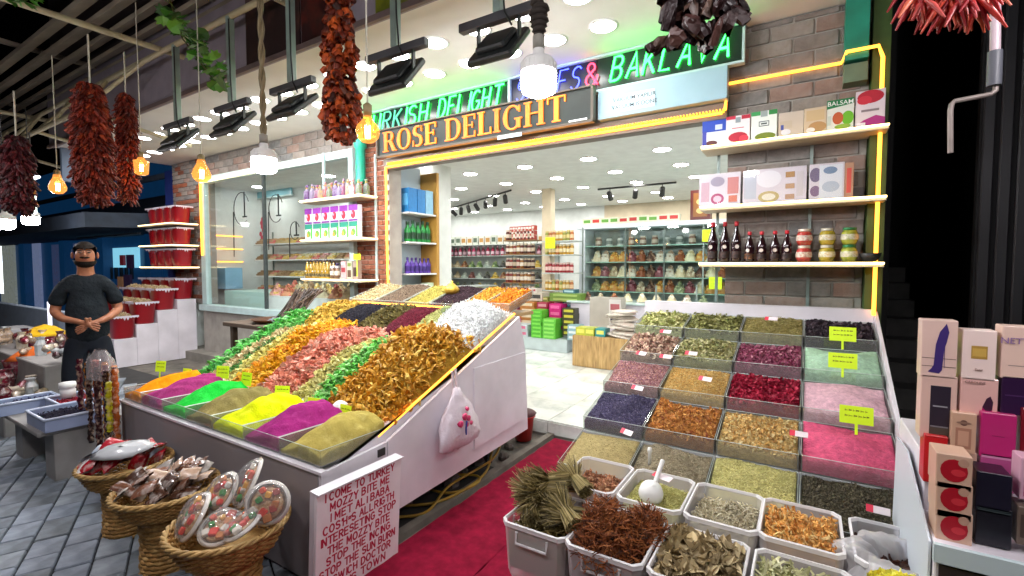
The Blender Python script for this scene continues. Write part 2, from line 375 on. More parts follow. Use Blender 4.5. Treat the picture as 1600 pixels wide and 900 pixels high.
# frame of the shop window
ALU = mat('white_frame', '#b9cfcf', rough=.4, wear=.08)
win = thing('shop_window', 'large plate glass shop window left of the brick pillar', 'window', (0, 0, 0))
box('frame', -8.70, -8.56, 4.04, 4.12, .9, 3.02, ALU, win); box('frame', -4.95, -4.87, 4.04, 4.12, .9, 3.02, ALU, win)
box('frame', -8.555, -4.955, 4.04, 4.12, 2.92, 3.019, ALU, win); box('frame', -6.9, -6.87, 4.06, 4.11, .9, 2.915, mat('dark_seal', (.05, .06, .06)), win)
box('sill', -8.70, -4.87, 3.98, 4.16, .8, .895, ALU, win)
box('glass_pane', -8.555, -6.905, 4.075, 4.085, .9, 2.915, GLASS, win); box('glass_pane', -6.865, -4.955, 4.075, 4.085, .9, 2.915, GLASS, win)
sbox('window_base_wall', -8.7, -4.29, 4.05, 4.2, .1, .795, mat('base_wall', '#a9a39b', rough=.8, wear=.2))
def led(name, pts, m, parent=None, r=.010, beads=None, nrm=(0, -1, 0)):
    mb = MB(); mb.tube(pts, r, 6); o = mb.build(name, m, parent); return o
lt = thing('led_rope_light', 'yellow LED rope light tracing the entrance and the brick pier', 'rope light')
led('light_strip', [(-4.20, 3.985, 1.12), (-4.215, 3.985, 1.7), (-4.22, 3.985, 2.70)], LEDY, lt, .013)
led('light_strip', [(-4.22, 3.985, 2.70), (-.58, 3.985, 2.72)], LEDY, lt, .012)
led('light_strip', [(-.56, 3.985, 2.74), (-.555, 4.07, 2.96), (.17, 4.06, 2.955), (.19, 3.91, 2.97), (.36, 3.91, 2.97), (.385, 3.93, 2.9), (.385, 3.93, 1.22)], LEDY, lt, .012)
# little dividers of the strip: clip teeth
tee = MB()
for i in range(150): x = -4.18+i*.0242; tee.box(x, x+.008, 3.965, 3.999, 2.722, 2.745)
tag(tee.build('strip_teeth', emit('led_amber', (1, .45, .02), 1.6), lt), kind='stuff')
lt2 = thing('window_rope_light', 'warm LED rope light round the shop window', 'rope light')
led('light_strip', [(-8.62, 4.02, 1.72), (-8.62, 4.02, 2.93)], LEDY, lt2, .016); led('light_strip', [(-8.62, 4.02, 2.93), (-5.4, 4.02, 2.97)], LEDW, lt2, .012)
# ================================================================ SIGNS
def Q(p, i): return p[i]
ARC = lambda cx, cy, rx, ry, a0, a1, n=7: [(cx+rx*math.cos(R(a0+(a1-a0)*i/n)), cy+ry*math.sin(R(a0+(a1-a0)*i/n))) for i in range(n+1)]
STK = {  # neon strokes in a box .6 wide, 1 high
 'T': [[(0, 1), (.6, 1)], [(.3, 1), (.3, 0)]], 'U': [[(0, 1), (0, .25)]+ARC(.27, .25, .27, .25, 180, 360)+[(.54, 1)]],
 'R': [[(0, 0), (0, 1), (.3, 1)]+ARC(.3, .76, .22, .24, 90, -90)+[(0, .52)], [(.22, .52), (.54, 0)]],
 'K': [[(0, 0), (0, 1)], [(.5, 1), (.03, .45)], [(.15, .58), (.54, 0)]], 'I': [[(.1, 0), (.1, 1)]],
 'S': [ARC(.27, .76, .25, .24, 30, 270)+ARC(.27, .26, .25, .26, 90, -150)], 'H': [[(0, 0), (0, 1)], [(.5, 0), (.5, 1)], [(0, .52), (.5, .52)]],
 'D': [[(0, 0), (0, 1), (.18, 1)]+ARC(.18, .5, .36, .5, 90, -90, 9)+[(0, 0)]], 'E': [[(.5, 1), (0, 1), (0, 0), (.5, 0)], [(0, .52), (.42, .52)]],
 'L': [[(0, 1), (0, 0), (.46, 0)]], 'G': [ARC(.3, .5, .3, .5, 50, 340, 12)+[(.56, .45), (.34, .45)]], 'P': [[(0, 0), (0, 1), (.28, 1)]+ARC(.28, .74, .24, .26, 90, -90)+[(0, .48)]],
 'C': [ARC(.3, .5, .3, .5, 50, 310, 12)], 'B': [[(0, 0), (0, 1), (.26, 1)]+ARC(.26, .77, .2, .23, 90, -90)+ARC(.26, .27, .25, .27, 90, -90)+[(0, 0)], [(0, .54), (.26, .54)]],
 'A': [[(0, 0), (.28, 1), (.56, 0)], [(.1, .35), (.46, .35)]], 'V': [[(0, 1), (.27, 0), (.54, 1)]],
 '&': [[(.55, 0)]+ARC(.26, .78, .17, .2, 200, -20, 8)+ARC(.24, .24, .24, .25, 110, 330, 8)+[(.55, .42)]]}
def neon_word(parent, word, x0, x1, z, h, mats, y, slant=.22, r=.0105):
    n = len(word); wid = [.25 if c == 'I' else .75 for c in word]; tot = sum(wid); k = (x1-x0)/tot; x = x0
    for c, wd, m in zip(word, wid, mats):
        mb = MB()
        for st in STK[c]: mb.tube([(x+(a*k*.92)+b*h*slant, y, z+b*h) for a, b in st], r, 6)
        mb.build('neon_letter', m, parent); x += wd*k
ns = thing('neon_sign', 'long dark sign box with green, blue and red neon tube lettering', 'neon sign')
PAN = mat('sign_back', (.003, .022, .015), rough=.2, wear=.4, scale=2); PANB = mat('sign_back_blue', (.006, .006, .03), rough=.3, wear=.3, scale=2)
box('panel', -4.62, -2.505, 3.975, 4.0, 3.075, 3.345, PAN, ns); box('panel', -2.475, -1.60, 3.975, 4.0, 3.075, 3.345, PANB, ns); box('panel', -1.595, -.45, 3.975, 4.0, 3.075, 3.345, PAN, ns)
for x0, x1, z0, z1 in [(-4.64, -.43, 3.346, 3.366), (-4.64, -.43, 3.055, 3.074), (-.448, -.43, 3.075, 3.345), (-2.502, -2.478, 3.075, 3.345), (-4.64, -4.622, 3.075, 3.345)]:
    box('frame', x0, x1, 3.945, 4.005, z0, z1, ALU, ns)
neon_word(ns, 'TURKISH', -4.58, -3.50, 3.125, .195, [NG, NG, NGD, NGD, NG, NG, NG], 3.955)
neon_word(ns, 'DELIGHT', -3.40, -2.56, 3.125, .195, [NG]*7, 3.955)
neon_word(ns, 'SPICES', -2.42, -1.72, 3.125, .19, [NB]*6, 3.955, r=.006)
neon_word(ns, '&', -1.69, -1.53, 3.125, .19, [NR], 3.950, 0, .008)
neon_word(ns, 'BAKLAVA', -1.47, -.50, 3.125, .195, [NG]*7, 3.955)
REFM = emit('tube_reflection', (.35, 1, .9), 1.2)
# serif lettering, built from bars and bowls
def serif(parent, word, x0, x1, z0, h, y, mats, th=.014):
    T, t, sf = .17, .055, .075   # thick stroke, thin stroke, serif overhang, in units of the letter height
    wd = {'R': .78, 'O': .84, 'S': .62, 'E': .68, 'D': .82, 'L': .66, 'I': .38, 'G': .84, 'H': .88, 'T': .74, ' ': .3}
    tot = sum(wd[c]+.05 for c in word); kx = (x1-x0)/(tot*h); x = x0
    for ci, c in enumerate(word):
        W = wd[c]; mb = MB(); off = [0]
        def P(a, b): return (x+a*h*kx, y-off[0], z0+b*h)
        def poly(pts): off[0] += .0004; mb.poly([P(a, b) for a, b in pts], (0, th, 0))
        def rect(a0, a1, b0, b1): poly([(a0, b0), (a1, b0), (a1, b1), (a0, b1)])
        def bowl(cx, cz, rx, rz, a0, a1, tk=T, tn=t, n=14):
            out = []; inn = []
            for i in range(n+1):
                a = R(a0+(a1-a0)*i/n); q = tn+(tk-tn)*abs(math.cos(a))**1.3
                out.append((cx+rx*math.cos(a), cz+rz*math.sin(a))); inn.append((cx+(rx-q)*math.cos(a), cz+(rz-tn-.02)*math.sin(a)))
            for i in range(n): mb.poly([P(*out[i]), P(*out[i+1]), P(*inn[i+1]), P(*inn[i])], (0, th, 0))
        def stem(a): rect(a, a+T, 0, 1); rect(a-sf, a+T+sf, 0, t); rect(a-sf, a+T+sf, 1-t, 1)
        s0 = .09
        if c in 'RDEHLI': stem(s0)
        if c == 'T': stem(W/2-T/2); rect(.02, W-.02, 1-t, 1); rect(.02, .07, .74, 1); rect(W-.07, W-.02, .74, 1)
        if c == 'H': stem(W-T-s0); rect(s0+T, W-T-s0, .49, .49+t)
        if c == 'L': rect(s0, W-.02, 0, t); rect(W-.07, W-.02, 0, .28)
        if c == 'E': rect(s0, W-.04, 0, t); rect(W-.09, W-.04, 0, .26); rect(s0, W-.05, 1-t, 1); rect(W-.1, W-.05, .76, 1); rect(s0, W-.16, .5, .5+t); rect(W-.2, W-.16, .4, .66)
        if c == 'O': bowl(W/2, .5, W/2-.03, .52, 0, 360, n=26)
        if c == 'G': bowl(W/2, .5, W/2-.03, .52, 35, 325, n=22); rect(W-.25, W-.08, .05, .45); rect(W-.33, W-.01, .41, .46); rect(W-.15, W-.1, .7, .96)
        if c == 'D': bowl(W-.42, .5, .40, .5, -90, 90); rect(s0+T, W-.41, 0, t+.02); rect(s0+T, W-.41, .98-t, 1)
        if c == 'R': bowl(W-.40, .74, .27, .26, -90, 90, T*.9); rect(s0+T, W-.39, .48, .48+t+.02); rect(s0+T, W-.39, .98-t, 1); poly([(.38, .49), (.56, .49), (W+.02, 0), (W-.18, 0)]); rect(W-.2, W+.06, 0, t)
        if c == 'S': bowl(.31, .74, .25, .27, 60, 250, T*.9, .07); bowl(.31, .26, .27, .27, 70, -120, T*.9, .07); poly([(.1, .66), (.24, .52), (.54, .34), (.52, .5), (.3, .62), (.14, .78)]); rect(.5, .545, .7, .97); rect(.05, .095, .03, .3)
        if c != ' ': mb.build('letter', mats[ci % len(mats)], parent)
        x += (W+.05)*h*kx
rs = thing('rose_delight_sign', 'dark framed sign reading ROSE DELIGHT in glowing orange serif letters', 'shop sign')
ORS = [mat('letter_orange_'+str(i), (.65, .13, .004), em=e*.9, emc=(1, .17+.025*i, .008), rough=.5, wear=.5, scale=60) for i, e in enumerate([.62, .85, .72, 1.0])]
box('sign_panel', -4.20, -1.60, 3.862, 3.89, 2.80, 3.075, mat('sign_dark', (.016, .022, .019), rough=.35, wear=.3), rs)
for a in [(-4.22, -1.58, 2.778, 2.799), (-4.22, -1.58, 3.076, 3.090), (-4.22, -4.201, 2.80, 3.075), (-1.599, -1.575, 2.80, 3.075)]: box('sign_frame', a[0], a[1], 3.84, 3.90, a[2], a[3], mat('bronze_frame', '#5a5047', rough=.4, metal=.4), rs)
serif(rs, 'ROSE DELIGHT', -4.12, -1.82, 2.832, .222, 3.846, ORS)
box('sticker', -2.55, -2.28, 3.835, 3.8385, 2.755, 2.79, mat('sticker_pale', '#b9d6dc', rough=.4), rs); box('sticker', -1.80, -1.63, 3.834, 3.8385, 2.801, 2.815, WHITEP, rs)
bb = thing('light_box_panel', 'pale blue blank sign box with a small two-line notice', 'sign box')
LBLUE = mat('light_blue_panel', '#9dbcc8', rough=.45, wear=.10, scale=1.5)
box('panel', -1.57, -.54, 3.93, 4.03, 2.81, 3.054, LBLUE, bb, .004)
nt_ = box('notice', -1.42, -1.08, 3.926, 3.929, 2.845, 2.985, mat('notice_paper', '#c9e2ea', rough=.6), bb)
TXT = mat('print_black', (.03, .04, .05), rough=.6)
text_mesh('lettering', 'VAKUUM YAPILIR', .046, TXT, nt_, (-1.25, 3.9245, 2.945), UP, .0006); text_mesh('lettering', 'VACUUM IS DONE', .046, TXT, nt_, (-1.25, 3.9245, 2.885), UP, .0006)
# foam board with red capitals leaning on the stall corner: faces the carpet (+X)
sg = thing('message_board', 'white foam board with red joking capital lettering on the stall corner', 'sign', (0, 0, 0))
sgm = Matrix.Translation((-1.865, 1.30, 0)) @ Matrix.Rotation(R(0), 4, 'Z')
BRD = mat('foam_board', '#efe9ee', rough=.5, wear=.05)
bpy_b = MB(); a0, a1 = -.005, .50
bpy_b.bbox(0, .02, a0, a1, -.02, .535, .003); bo = bpy_b.build('board', BRD, sg)
MB().box(-.03, .035, a0-.002, a1+.002, .536, .545).build('top_lip', WHITE, sg); MB().box(-.03, -.002, a0, a0+.012, 0, .535).build('side_return', WHITE, sg)
sg.location = (-1.86, 1.285, 0.0); sg.rotation_euler = (0, R(3.5), R(-1))
RED = mat('red_print', '#b3123c', rough=.6)
STK.update({'M': [[(0, 0), (0, 1), (.3, .25), (.6, 1), (.6, 0)]], 'O': [ARC(.3, .5, .3, .5, 0, 360, 14)], 'Z': [[(0, 1), (.5, 1), (0, 0), (.52, 0)]], 'Y': [[(0, 1), (.27, .48), (.54, 1)], [(.27, .5), (.27, 0)]],
  'N': [[(0, 0), (0, 1), (.5, 0), (.5, 1)]], 'W': [[(0, 1), (.18, 0), (.38, .9), (.58, 0), (.76, 1)]], "'": [[(.08, 1), (.06, .75)]], '=': [[(0, .75), (.3, .75)], [(0, .5), (.3, .5)]], 'i': [[(.1, 0), (.1, .55)], [(.1, .74), (.1, .86)]]})
WD = {'I': .22, 'i': .22, 'M': .8, 'W': .95, "'": .2, '=': .42, ' ': .36, 'O': .78, 'G': .78, 'C': .74}
def bold_row(parent, s, cy_, z, h, width):
    tot = sum(WD.get(c, .70) for c in s); kx = width/(tot*h); x = cy_-width/2; mb = MB(); d = 0; hw = .098*h
    for c in s:
        for st in STK.get(c, []):
            for (a0, b0), (a1, b1) in zip(st[:-1], st[1:]):
                p0 = Vector((x+a0*h*kx*.90, z+b0*h*.96)); p1 = Vector((x+a1*h*kx*.90, z+b1*h*.96)); u = (p1-p0); L = u.length; u = u/L if L else Vector((1, 0)); q = Vector((-u.y, u.x))*hw; e = u*hw*.8; d = (d+1) % 7
                P = [p0-e-q, p1+e-q, p1+e+q, p0-e+q]; mb.poly([(.0203+d*.00012, a.x, a.y) for a in P], (-.0012, 0, 0))
        x += WD.get(c, .70)*h*kx
    return mb.build('lettering', RED, parent)
rows = ['I COME TO TURKEY', 'MOZZY BITE ME', 'I MET ALi BABA', "COS'H=S ALLRIGTH", 'INTERESETING STOP', 'THE MOZZY BITE', 'STOP THE INCING', 'STOP THE SUN BURN', 'IPSWICH DOCTOR', 'IN HIS TOWN']
for i, t in enumerate(rows):
    bold_row(sg, t, .247, .488-.0515*i, .037, {0: .42, 1: .36, 2: .36, 3: .43, 4: .455, 5: .38, 6: .39, 7: .46, 8: .40, 9: .34}[i])

# ================================================================ LAMPS AND PERGOLA
PIPE = mat('pale_pipe', '#b9ae8c', rough=.5, wear=.25, scale=4); PIPEG = mat('green_grey_pipe', '#8fa39a', rough=.45, wear=.25)
pg = thing('pergola', 'pale tube pergola frame with lengthwise roof slats over the street edge', 'pergola')
def bar(p, q, r, m, parent, name='beam'): return MB().tube([p, q], r, 6).build(name, m, parent)
bar((-16, 2.3, 3.72), (-1.0, 2.3, 3.72), .028, PIPE, pg)
for x in (-9.8, -5.62, -3.75, -.3): bar((x, -.3, 3.72), (x, 2.5, 3.74), .03, PIPE, pg, 'cross_beam')
bar((-16, 2.05, 3.30), (-6.6, 2.05, 3.30), .03, PIPE, pg)
for x in (-7, -8.1, -9.4, -11): bar((x, 2.3, 3.72), (x, 2.06, 3.30), .022, PIPE, pg, 'strut')
for x in (-7.0, -8.6, -10.4): bar((x, 2.05, 3.30), (x+1.0, 2.3, 3.72), .022, PIPE, pg, 'brace'); bar((x, 2.05, 3.3), (x+.6, 2.9, 3.0), .022, PIPE, pg, 'brace')
slm = mat('roof_slat', '#8a8070', rough=.6, wear=.3, scale=2)
for i, (y, z) in enumerate([(1.78, 4.05), (1.98, 4.06), (2.18, 4.07), (2.38, 4.08), (2.56, 4.09), (1.5, 4.35)]):
    MB().bbox(-14, -2.6-i*.35, -.075, .075, -.018, .018, .004).build('roof_slat', slm, pg, (0, y, z), (R(28), 0, 0))
for x in (-11, -8, -5, -3.2): MB().box(x, x+.05, 1.5, 2.5, 4.12, 4.17).build('rafter', slm, pg)
# grape vine
lf = MB()
def leaf(mb, c, s, mi):
    M = Matrix.Translation(c) @ Euler((random.uniform(-.9, .9), random.uniform(-.9, .9), random.uniform(0, 6.3))).to_matrix().to_4x4()
    pts = [(0, -.5), (.28, -.42), (.5, -.1), (.34, .1), (.42, .4), (.12, .34), (0, .62), (-.12, .34), (-.42, .4), (-.34, .1), (-.5, -.1), (-.28, -.42)]
    vs = [M@Vector((a*s, b*s, -abs(a)*s*.25)) for a, b in pts]; vs.append(M@Vector((0, 0, .03*s)))
    mb.add(vs, [(i, (i+1) % 12, 12) for i in range(12)], mi)
LEAFM = [mat('vine_leaf_'+str(i), c, rough=.5, wear=.3, scale=20) for i, c in enumerate(['#3f7a1e', '#5f9a2c', '#2c5a18'])]
vn = thing('grape_vine', 'green grape vine leaves trailing down from the pergola corner', 'vine', at(285, 60, Y=1.9))
for i in range(60):
    t = random.random(); c = at(262+85*t+random.uniform(-14, 14), 10+110*t+random.uniform(-14, 16), Y=1.9+random.uniform(-.15, .15))
    leaf(lf, c-vn.location, random.uniform(.07, .12), random.randrange(3))
for i in range(12):
    c = at(random.uniform(10, 60), random.uniform(-12, 8), Y=1.0); leaf(lf, c-vn.location, .08, random.randrange(3))
tag(lf.build('leaves', LEAFM, vn), kind='stuff')
MB().tube([at(262, -10, Y=1.9)-vn.location, at(285, 60, Y=1.9)-vn.location, at(330, 120, Y=1.9)-vn.location, at(345, 130, Y=1.9)-vn.location], .006, 6).build('stem', mat('vine_stem', '#4f4a22'), vn)

def floodlight(x, tilt, lit, lab, wdt=.40, dy=0, roll=0):
    t = thing('floodlight', lab, 'floodlight', (x, 2.3+dy, 2.98), group='floodlights on poles')
    MB().bbox(-.026, .026, -.026, .026, .0, .74, .004).build('pole', PIPEG, t)
    MB().bbox(-.27, .27, -.025, .025, -.052, -.002, .004).build('crossbar', mat('crossbar_grey', '#55565a', rough=.5, metal=.4, wear=.2), t)
    MB().tube([(.035, -.03, .7), (.04, -.03, .2), (.06, -.03, -.02), (.1, -.02, -.1)], .006, 6).build('cable', DARK, t)
    h = new_obj('lamp_head', None, t, (0, 0, -.19), (R(tilt), R(roll), 0))
    hb = MB(); hb.bbox(-wdt/2, wdt/2, -.15, .15, -.02, .02, .01)
    hb.bbox(-wdt/2+.05, wdt/2-.05, -.10, .10, .021, .055, .012)
    hb.build('housing', DARK, h)
    MB().box(-wdt/2+.03, wdt/2-.03, -.125, .125, -.024, -.0205).build('lens', FLOODE if lit else DARK, h)
    for s in (-1, 1): MB().tube([(s*(wdt/2+.008), 0, 0), (s*(wdt/2+.008), 0, .14), (s*(wdt/2-.05), 0, .145)], .008, 6).build('yoke', DARK, h) if False else None
    for s in (-1, 1): MB().box(s*wdt*.46-.006, s*wdt*.46+.006, -.012, .012, -.19, -.05).build('bracket_arm', DARK, t)
    return t
floodlight(-5.33, 46, True, 'black floodlight on the farthest left pole, next to the dark hanging peppers', .42)
floodlight(-4.33, 46, True, 'black floodlight on the second pole, left of the white bulb', .40)
floodlight(-3.46, 42, True, 'black floodlight right above the white bulb with twisted cord', .36)
floodlight(-2.33, 50, True, 'big black floodlight right of the hanging red aubergines', .34)
floodlight(-1.52, 47, True, 'black floodlight nearest the large white bulb', .30)
# LED bulbs
def led_bulb(p, r, top, lab, cordm, name='led_bulb', twisted=False):
    t = thing(name, lab, 'light bulb', p)
    MB().lathe([(.0, -1.15*r), (.6*r, -1.1*r), (.93*r, -.92*r), (r, -.6*r), (1.0*r, .1*r)], 24, cap=False).build('diffuser', BULBE, t)
    fb = MB(); fb.lathe([(1.0*r, .1*r), (1.02*r, .14*r), (.98*r, .62*r), (.8*r, .85*r), (.34*r, 1.0*r), (.30*r, 1.5*r), (.22*r, 1.52*r)], 24)
    for k in range(24):
        a = k*math.pi/12; M = Matrix.Rotation(a, 4, 'Z'); fb.box(.97*r, 1.035*r, -.012*r, .012*r, .16*r, .6*r, 0, M)
    fb.build('heat_sink', mat('bulb_white_body', (.7, .7, .68), rough=.5), t)
    MB().lathe([(.33*r, 1.4*r), (.34*r, 2.1*r), (.2*r, 2.2*r)], 14).build('socket', mat('socket_grey', '#8d8a80', rough=.5, wear=.3), t)
    cb = MB(); n = 40; L = top-p[2]-2.1*r
    for ph in ((0, math.pi) if twisted else (0,)):
        cb.tube([(math.cos(i*.9+ph)*(.009 if twisted else .002), math.sin(i*.9+ph)*(.009 if twisted else .002), 2.1*r+L*i/n) for i in range(n+1)], .009 if twisted else .005, 6)
    cb.build('cord', cordm, t); return t
CORD = mat('twisted_cord', '#77694c', rough=.8, wear=.3); WIRE = mat('wire_black', (.03, .03, .03), rough=.6); WIREW = mat('wire_pale', '#b8b4a4', rough=.6)
b1 = led_bulb((-.885, 1.615, 2.275), .068, 2.95, 'largest glowing white bulb, in front of the blue neon word', WIRE)
ropem = mat('dark_rope', '#2c241d', rough=.9, wear=.4)
rp = MB()
for k in range(30):
    z = .135+k*.02; rr = .022+.012*math.sin(k*.5)+random.uniform(0, .008); rp.lathe([(rr*.7, z), (rr, z+.008), (rr*.8, z+.022)], 9, o=(random.uniform(-.006, .006), random.uniform(-.006, .006), 0))
rp.build('wrapped_tape', ropem, b1)
b2 = led_bulb((-2.46, 1.465, 2.11), .062, 3.7, 'white bulb on a thick twisted brown cord left of the red hanging vegetables', CORD, twisted=True)
def filament_bulb(p, r, top, lab, form='globe'):
    t = thing('filament_bulb', lab, 'light bulb', p)
    if form == 'globe': pr = [(.0, -r), (.5*r, -.87*r), (.87*r, -.5*r), (r, 0), (.87*r, .5*r), (.5*r, .87*r), (.36*r, 1.15*r), (.34*r, 1.3*r)]
    elif form == 'pear': pr = [(0, -r), (.55*r, -.9*r), (.95*r, -.45*r), (r, 0), (.8*r, .6*r), (.5*r, 1.2*r), (.4*r, 1.7*r)]
    else: pr = [(0, -1.1*r), (.5*r, -1.1*r), (.85*r, -.9*r), (1.0*r, 1.0*r), (.55*r, 1.15*r), (.4*r, 1.5*r)]
    MB().lathe(pr, 20, cap=False).build('glass_globe', WARMG, t)
    fm = MB()
    for k in range(5):
        a = k*1.2566; fm.tube([(math.cos(a)*r*.18, math.sin(a)*r*.18, -.55*r), (math.cos(a)*r*.22, math.sin(a)*r*.22, .5*r)], r*.035, 5)
    fm.build('filament', FILA, t)
    MB().lathe([(.36*r, 1.25*r), (.38*r, 2.2*r), (.15*r, 2.4*r)], 12).build('socket', mat('socket_brass', '#8a7a55', rough=.5, metal=.3), t)
    MB().tube([(0, 0, 2.3*r), (0, 0, top-p[2])], .004, 5).build('cord', WIREW, t)
filament_bulb((-1.66, 1.465, 2.14), .052, 3.7, 'clear round filament bulb hanging beside the ROSE DELIGHT sign')
filament_bulb(tuple(at(315, 272, Y=1.75)), .060, 3.7, 'amber glass filament bulb left of the shop window', 'pear')
filament_bulb(tuple(at(221, 262, Y=1.75)), .055, 3.7, 'orange glowing bucket-shaped bulb between dried pepper strings', 'jar')
filament_bulb(tuple(at(90, 292, Y=1.4)), .060, 3.3, 'orange filament bulb left of the widest pepper string', 'pear')
filament_bulb(tuple(at(147, 293, Y=1.62)), .045, 3.3, 'small orange bulb glowing behind the widest pepper string')
for i, (x, y, Y, r, lab) in enumerate([(8, 345, 1.35, .075, 'white bulb at the left edge of the street'), (48, 340, 1.7, .075, 'white bulb second from the left edge of the street'), (30, 322, 2.3, .06, 'small white bulb above the two blinding street bulbs')]):
    fb_ = led_bulb(tuple(at(x, y, Y=Y)), r, 3.3, lab, WIRE)
    for ch_ in fb_.children:
        if ch_.name.startswith('diffuser'): ch_.data.materials[0] = BULBS
# next bulb of the stall row; those over the street are unseen, added fill
for p, lab in [((.85, 1.3, 2.5), 'white bulb of the stall string above the perfume table'), ((.9, -.1, 2.85), 'unseen white fill bulb added right of the viewer'), ((-.7, .35, 2.9), 'unseen white fill bulb added over the carpet'), ((-2.0, -.1, 2.8), 'unseen white fill bulb added over the baskets'), ((-3.6, -.2, 2.8), 'unseen white fill bulb added over the paving'), ((-5.4, -.2, 2.8), 'unseen white fill bulb added over the bench')]:
    sb_ = led_bulb(p, .085, 3.7, lab, WIRE)
    for ch_ in sb_.children:
        if ch_.name.startswith('diffuser'): ch_.data.materials[0] = BULBS

# ---------------------------------------------------------------- hanging dried vegetables
def dried(name, lab, c, halfw, zt, zb, n, cols, seed, size=(.05, .012), waist=None, cat='dried peppers', droop=1.0, mats=None, fl=0):
    """a bunch of dried pods threaded round a core; c = centre x,y"""
    rg = random.Random(seed); t = thing(name, lab, cat, (c[0], c[1], zt)); mb = MB(); H = zt-zb
    for i in range(n):
        u = rg.random(); w_ = halfw*(waist(u) if waist else min(1, .45+2.2*u, .5+3.2*(1-u)))
        a = rg.uniform(0, 6.283); rr = w_*math.sqrt(rg.uniform(.3, 1)); z = -H*u
        o = Vector((math.cos(a)*rr, math.sin(a)*rr, z)); L = size[0]*rg.uniform(.6, 1.3); q = size[1]*rg.uniform(.7, 1.3)
        d = Vector((math.cos(a+rg.uniform(-.9, .9)), math.sin(a+rg.uniform(-.9, .9)), -droop*rg.uniform(.2, 1.6))).normalized()
        side = d.cross(Vector((0, 0, 1))).normalized(); m1 = o+d*L*.5+side*rg.uniform(-.2, .2)*L
        mb.tube([o, m1, o+d*L+Vector((0, 0, -.25*L))], q, 5, 0, False, fl < 1, rr=[q*.55, q, q*(.75 if q > .012 else .25)])
    o = mb.build('dried_pods', mats or mat(name+lab[:12], cols[0], rnd=cols, rough=.55, bump=.4, bscale=80, wear=.3, scale=30), t); tag(o, kind='stuff')
    MB().tube([(0, 0, .35), (0, 0, -H*.9)], .006, 5).build('string', WIREW, t); return t
DR = ['#3a0e08', '#6a1c0e', '#8f2c14', '#4c140c', '#a84420']; DR2 = ['#240a10', '#451018', '#6b1a20', '#2d0b12']
dried('pepper_string', 'widest hanging string of dark red dried peppers', at(143, 200, Y=1.35)[:2], .088, 2.86, at(143, 312, Y=1.35).z, 2600, DR, 1, (.055, .011))
dried('pepper_string', 'narrower string of dried peppers right of the widest one', at(199, 230, Y=1.75)[:2], .055, at(192, 148, Y=1.75).z, at(199, 312, Y=1.75).z, 1500, DR, 2, (.05, .010))
dried('pepper_string', 'purplish dried pepper string at the far left by the street bulbs', at(27, 260, Y=1.15)[:2], .068, at(30, 210, Y=1.15).z, at(25, 326, Y=1.15).z, 1100, DR2, 3, (.055, .012))
aub = lambda u: (.55+.5*u+.12*math.sin(u*17)) if u < .85 else 1.0-(u-.85)*3
pA = at(531, 100, Y=1.75)
dried('aubergine_string', 'hanging string of shrivelled orange-red dried aubergines', pA[:2], .082, at(531, -60, Y=1.75).z, at(531, 216, Y=1.75).z, 760, ['#5a200e', '#a13c10', '#c9581c', '#7b260c', '#2f120b', '#8d4a2c'], 4, (.036, .019), aub, 'dried vegetables', 1.4)
# leathery shells, top right
lb = thing('dried_aubergine_bunch', 'bunch of dark leathery dried aubergine shells hanging over the neon word BAKLAVA', 'dried vegetables', tuple(at(1100, -30, Y=1.35)))
sm = MB(); rg = random.Random(5); o0 = lb.location
def cup(mb, c, L, q, M, mi=0):
    vs = []; n = 8
    for j, (rr, z) in enumerate([(.25, 0), (.8, .25), (1, .6), (.85+rg.uniform(-.2, .2), 1)]):
        for k in range(n):
            a = 2*math.pi*k/n; r_ = q*rr*(1+.28*math.sin(3*a+j)+rg.uniform(-.12, .12)); vs.append(c+M@Vector((math.cos(a)*r_, math.sin(a)*r_*.7, -z*L)))
    fs = [(j*n+k, j*n+(k+1) % n, (j+1)*n+(k+1) % n, (j+1)*n+k) for j in range(3) for k in range(n)]
    mb.add(vs, fs, mi, False)
for i in range(95):
    px_ = rg.uniform(1043, 1155); py_ = rg.uniform(-70, 52 if px_ < 1105 else 34) ; c = at(px_, py_, Y=1.35+rg.uniform(-.09, .12))-o0
    cup(sm, Vector(c), rg.uniform(.04, .065), rg.uniform(.014, .024), Euler((rg.uniform(-.8, .8), rg.uniform(-.9, .9), rg.uniform(0, 6))).to_matrix())
for i in range(7):
    c = at(1036+i*5, 62-i*2+rg.uniform(-3, 3), Y=1.35)-o0; cup(sm, Vector(c), .05, .014, Euler((rg.uniform(-.5, .5), 1.0, 0)).to_matrix())
tag(sm.build('dried_shells', mat('shell_skin', '#2c171c', rnd=['#140a0c', '#35191c', '#5c3b34', '#1d0f14', '#86695a'], rough=.42, bump=.5, bscale=60, wear=.3, scale=20), lb), kind='stuff')
MB().tube([(0, 0, .3), (0, 0, -.1)], .006, 5).build('string', WIREW, lb)
ch = thing('chilli_bunch', 'bunch of bright pink-red dried chillies hanging at the top right', 'dried peppers', tuple(at(1480, -12, Y=1.5)))
cm = MB()
for i in range(150):
    a = rg.uniform(-1.5, 1.5); px_ = 1425+110*rg.random(); c = at(px_, rg.uniform(-40, 2), Y=1.5+rg.uniform(-.06, .06))-ch.location
    d = Vector((math.sin(a)*.8, rg.uniform(-.5, .5), -1)).normalized(); L = rg.uniform(.05, .085)
    cm.tube([c, c+d*L*.5, c+d*L+Vector((0, 0, -.008))], .006, 5, 0, True, True, rr=[.004, .0065, .002])
tag(cm.build('chillies', mat('chilli', '#b8262c', rnd=['#8c1420', '#c02a30', '#d45a3c', '#a51c30', '#e07a58'], rough=.4), ch), kind='stuff')
MB().tube([(0, 0, .3), (0, 0, -.02)], .006, 5).build('string', WIREW, ch)
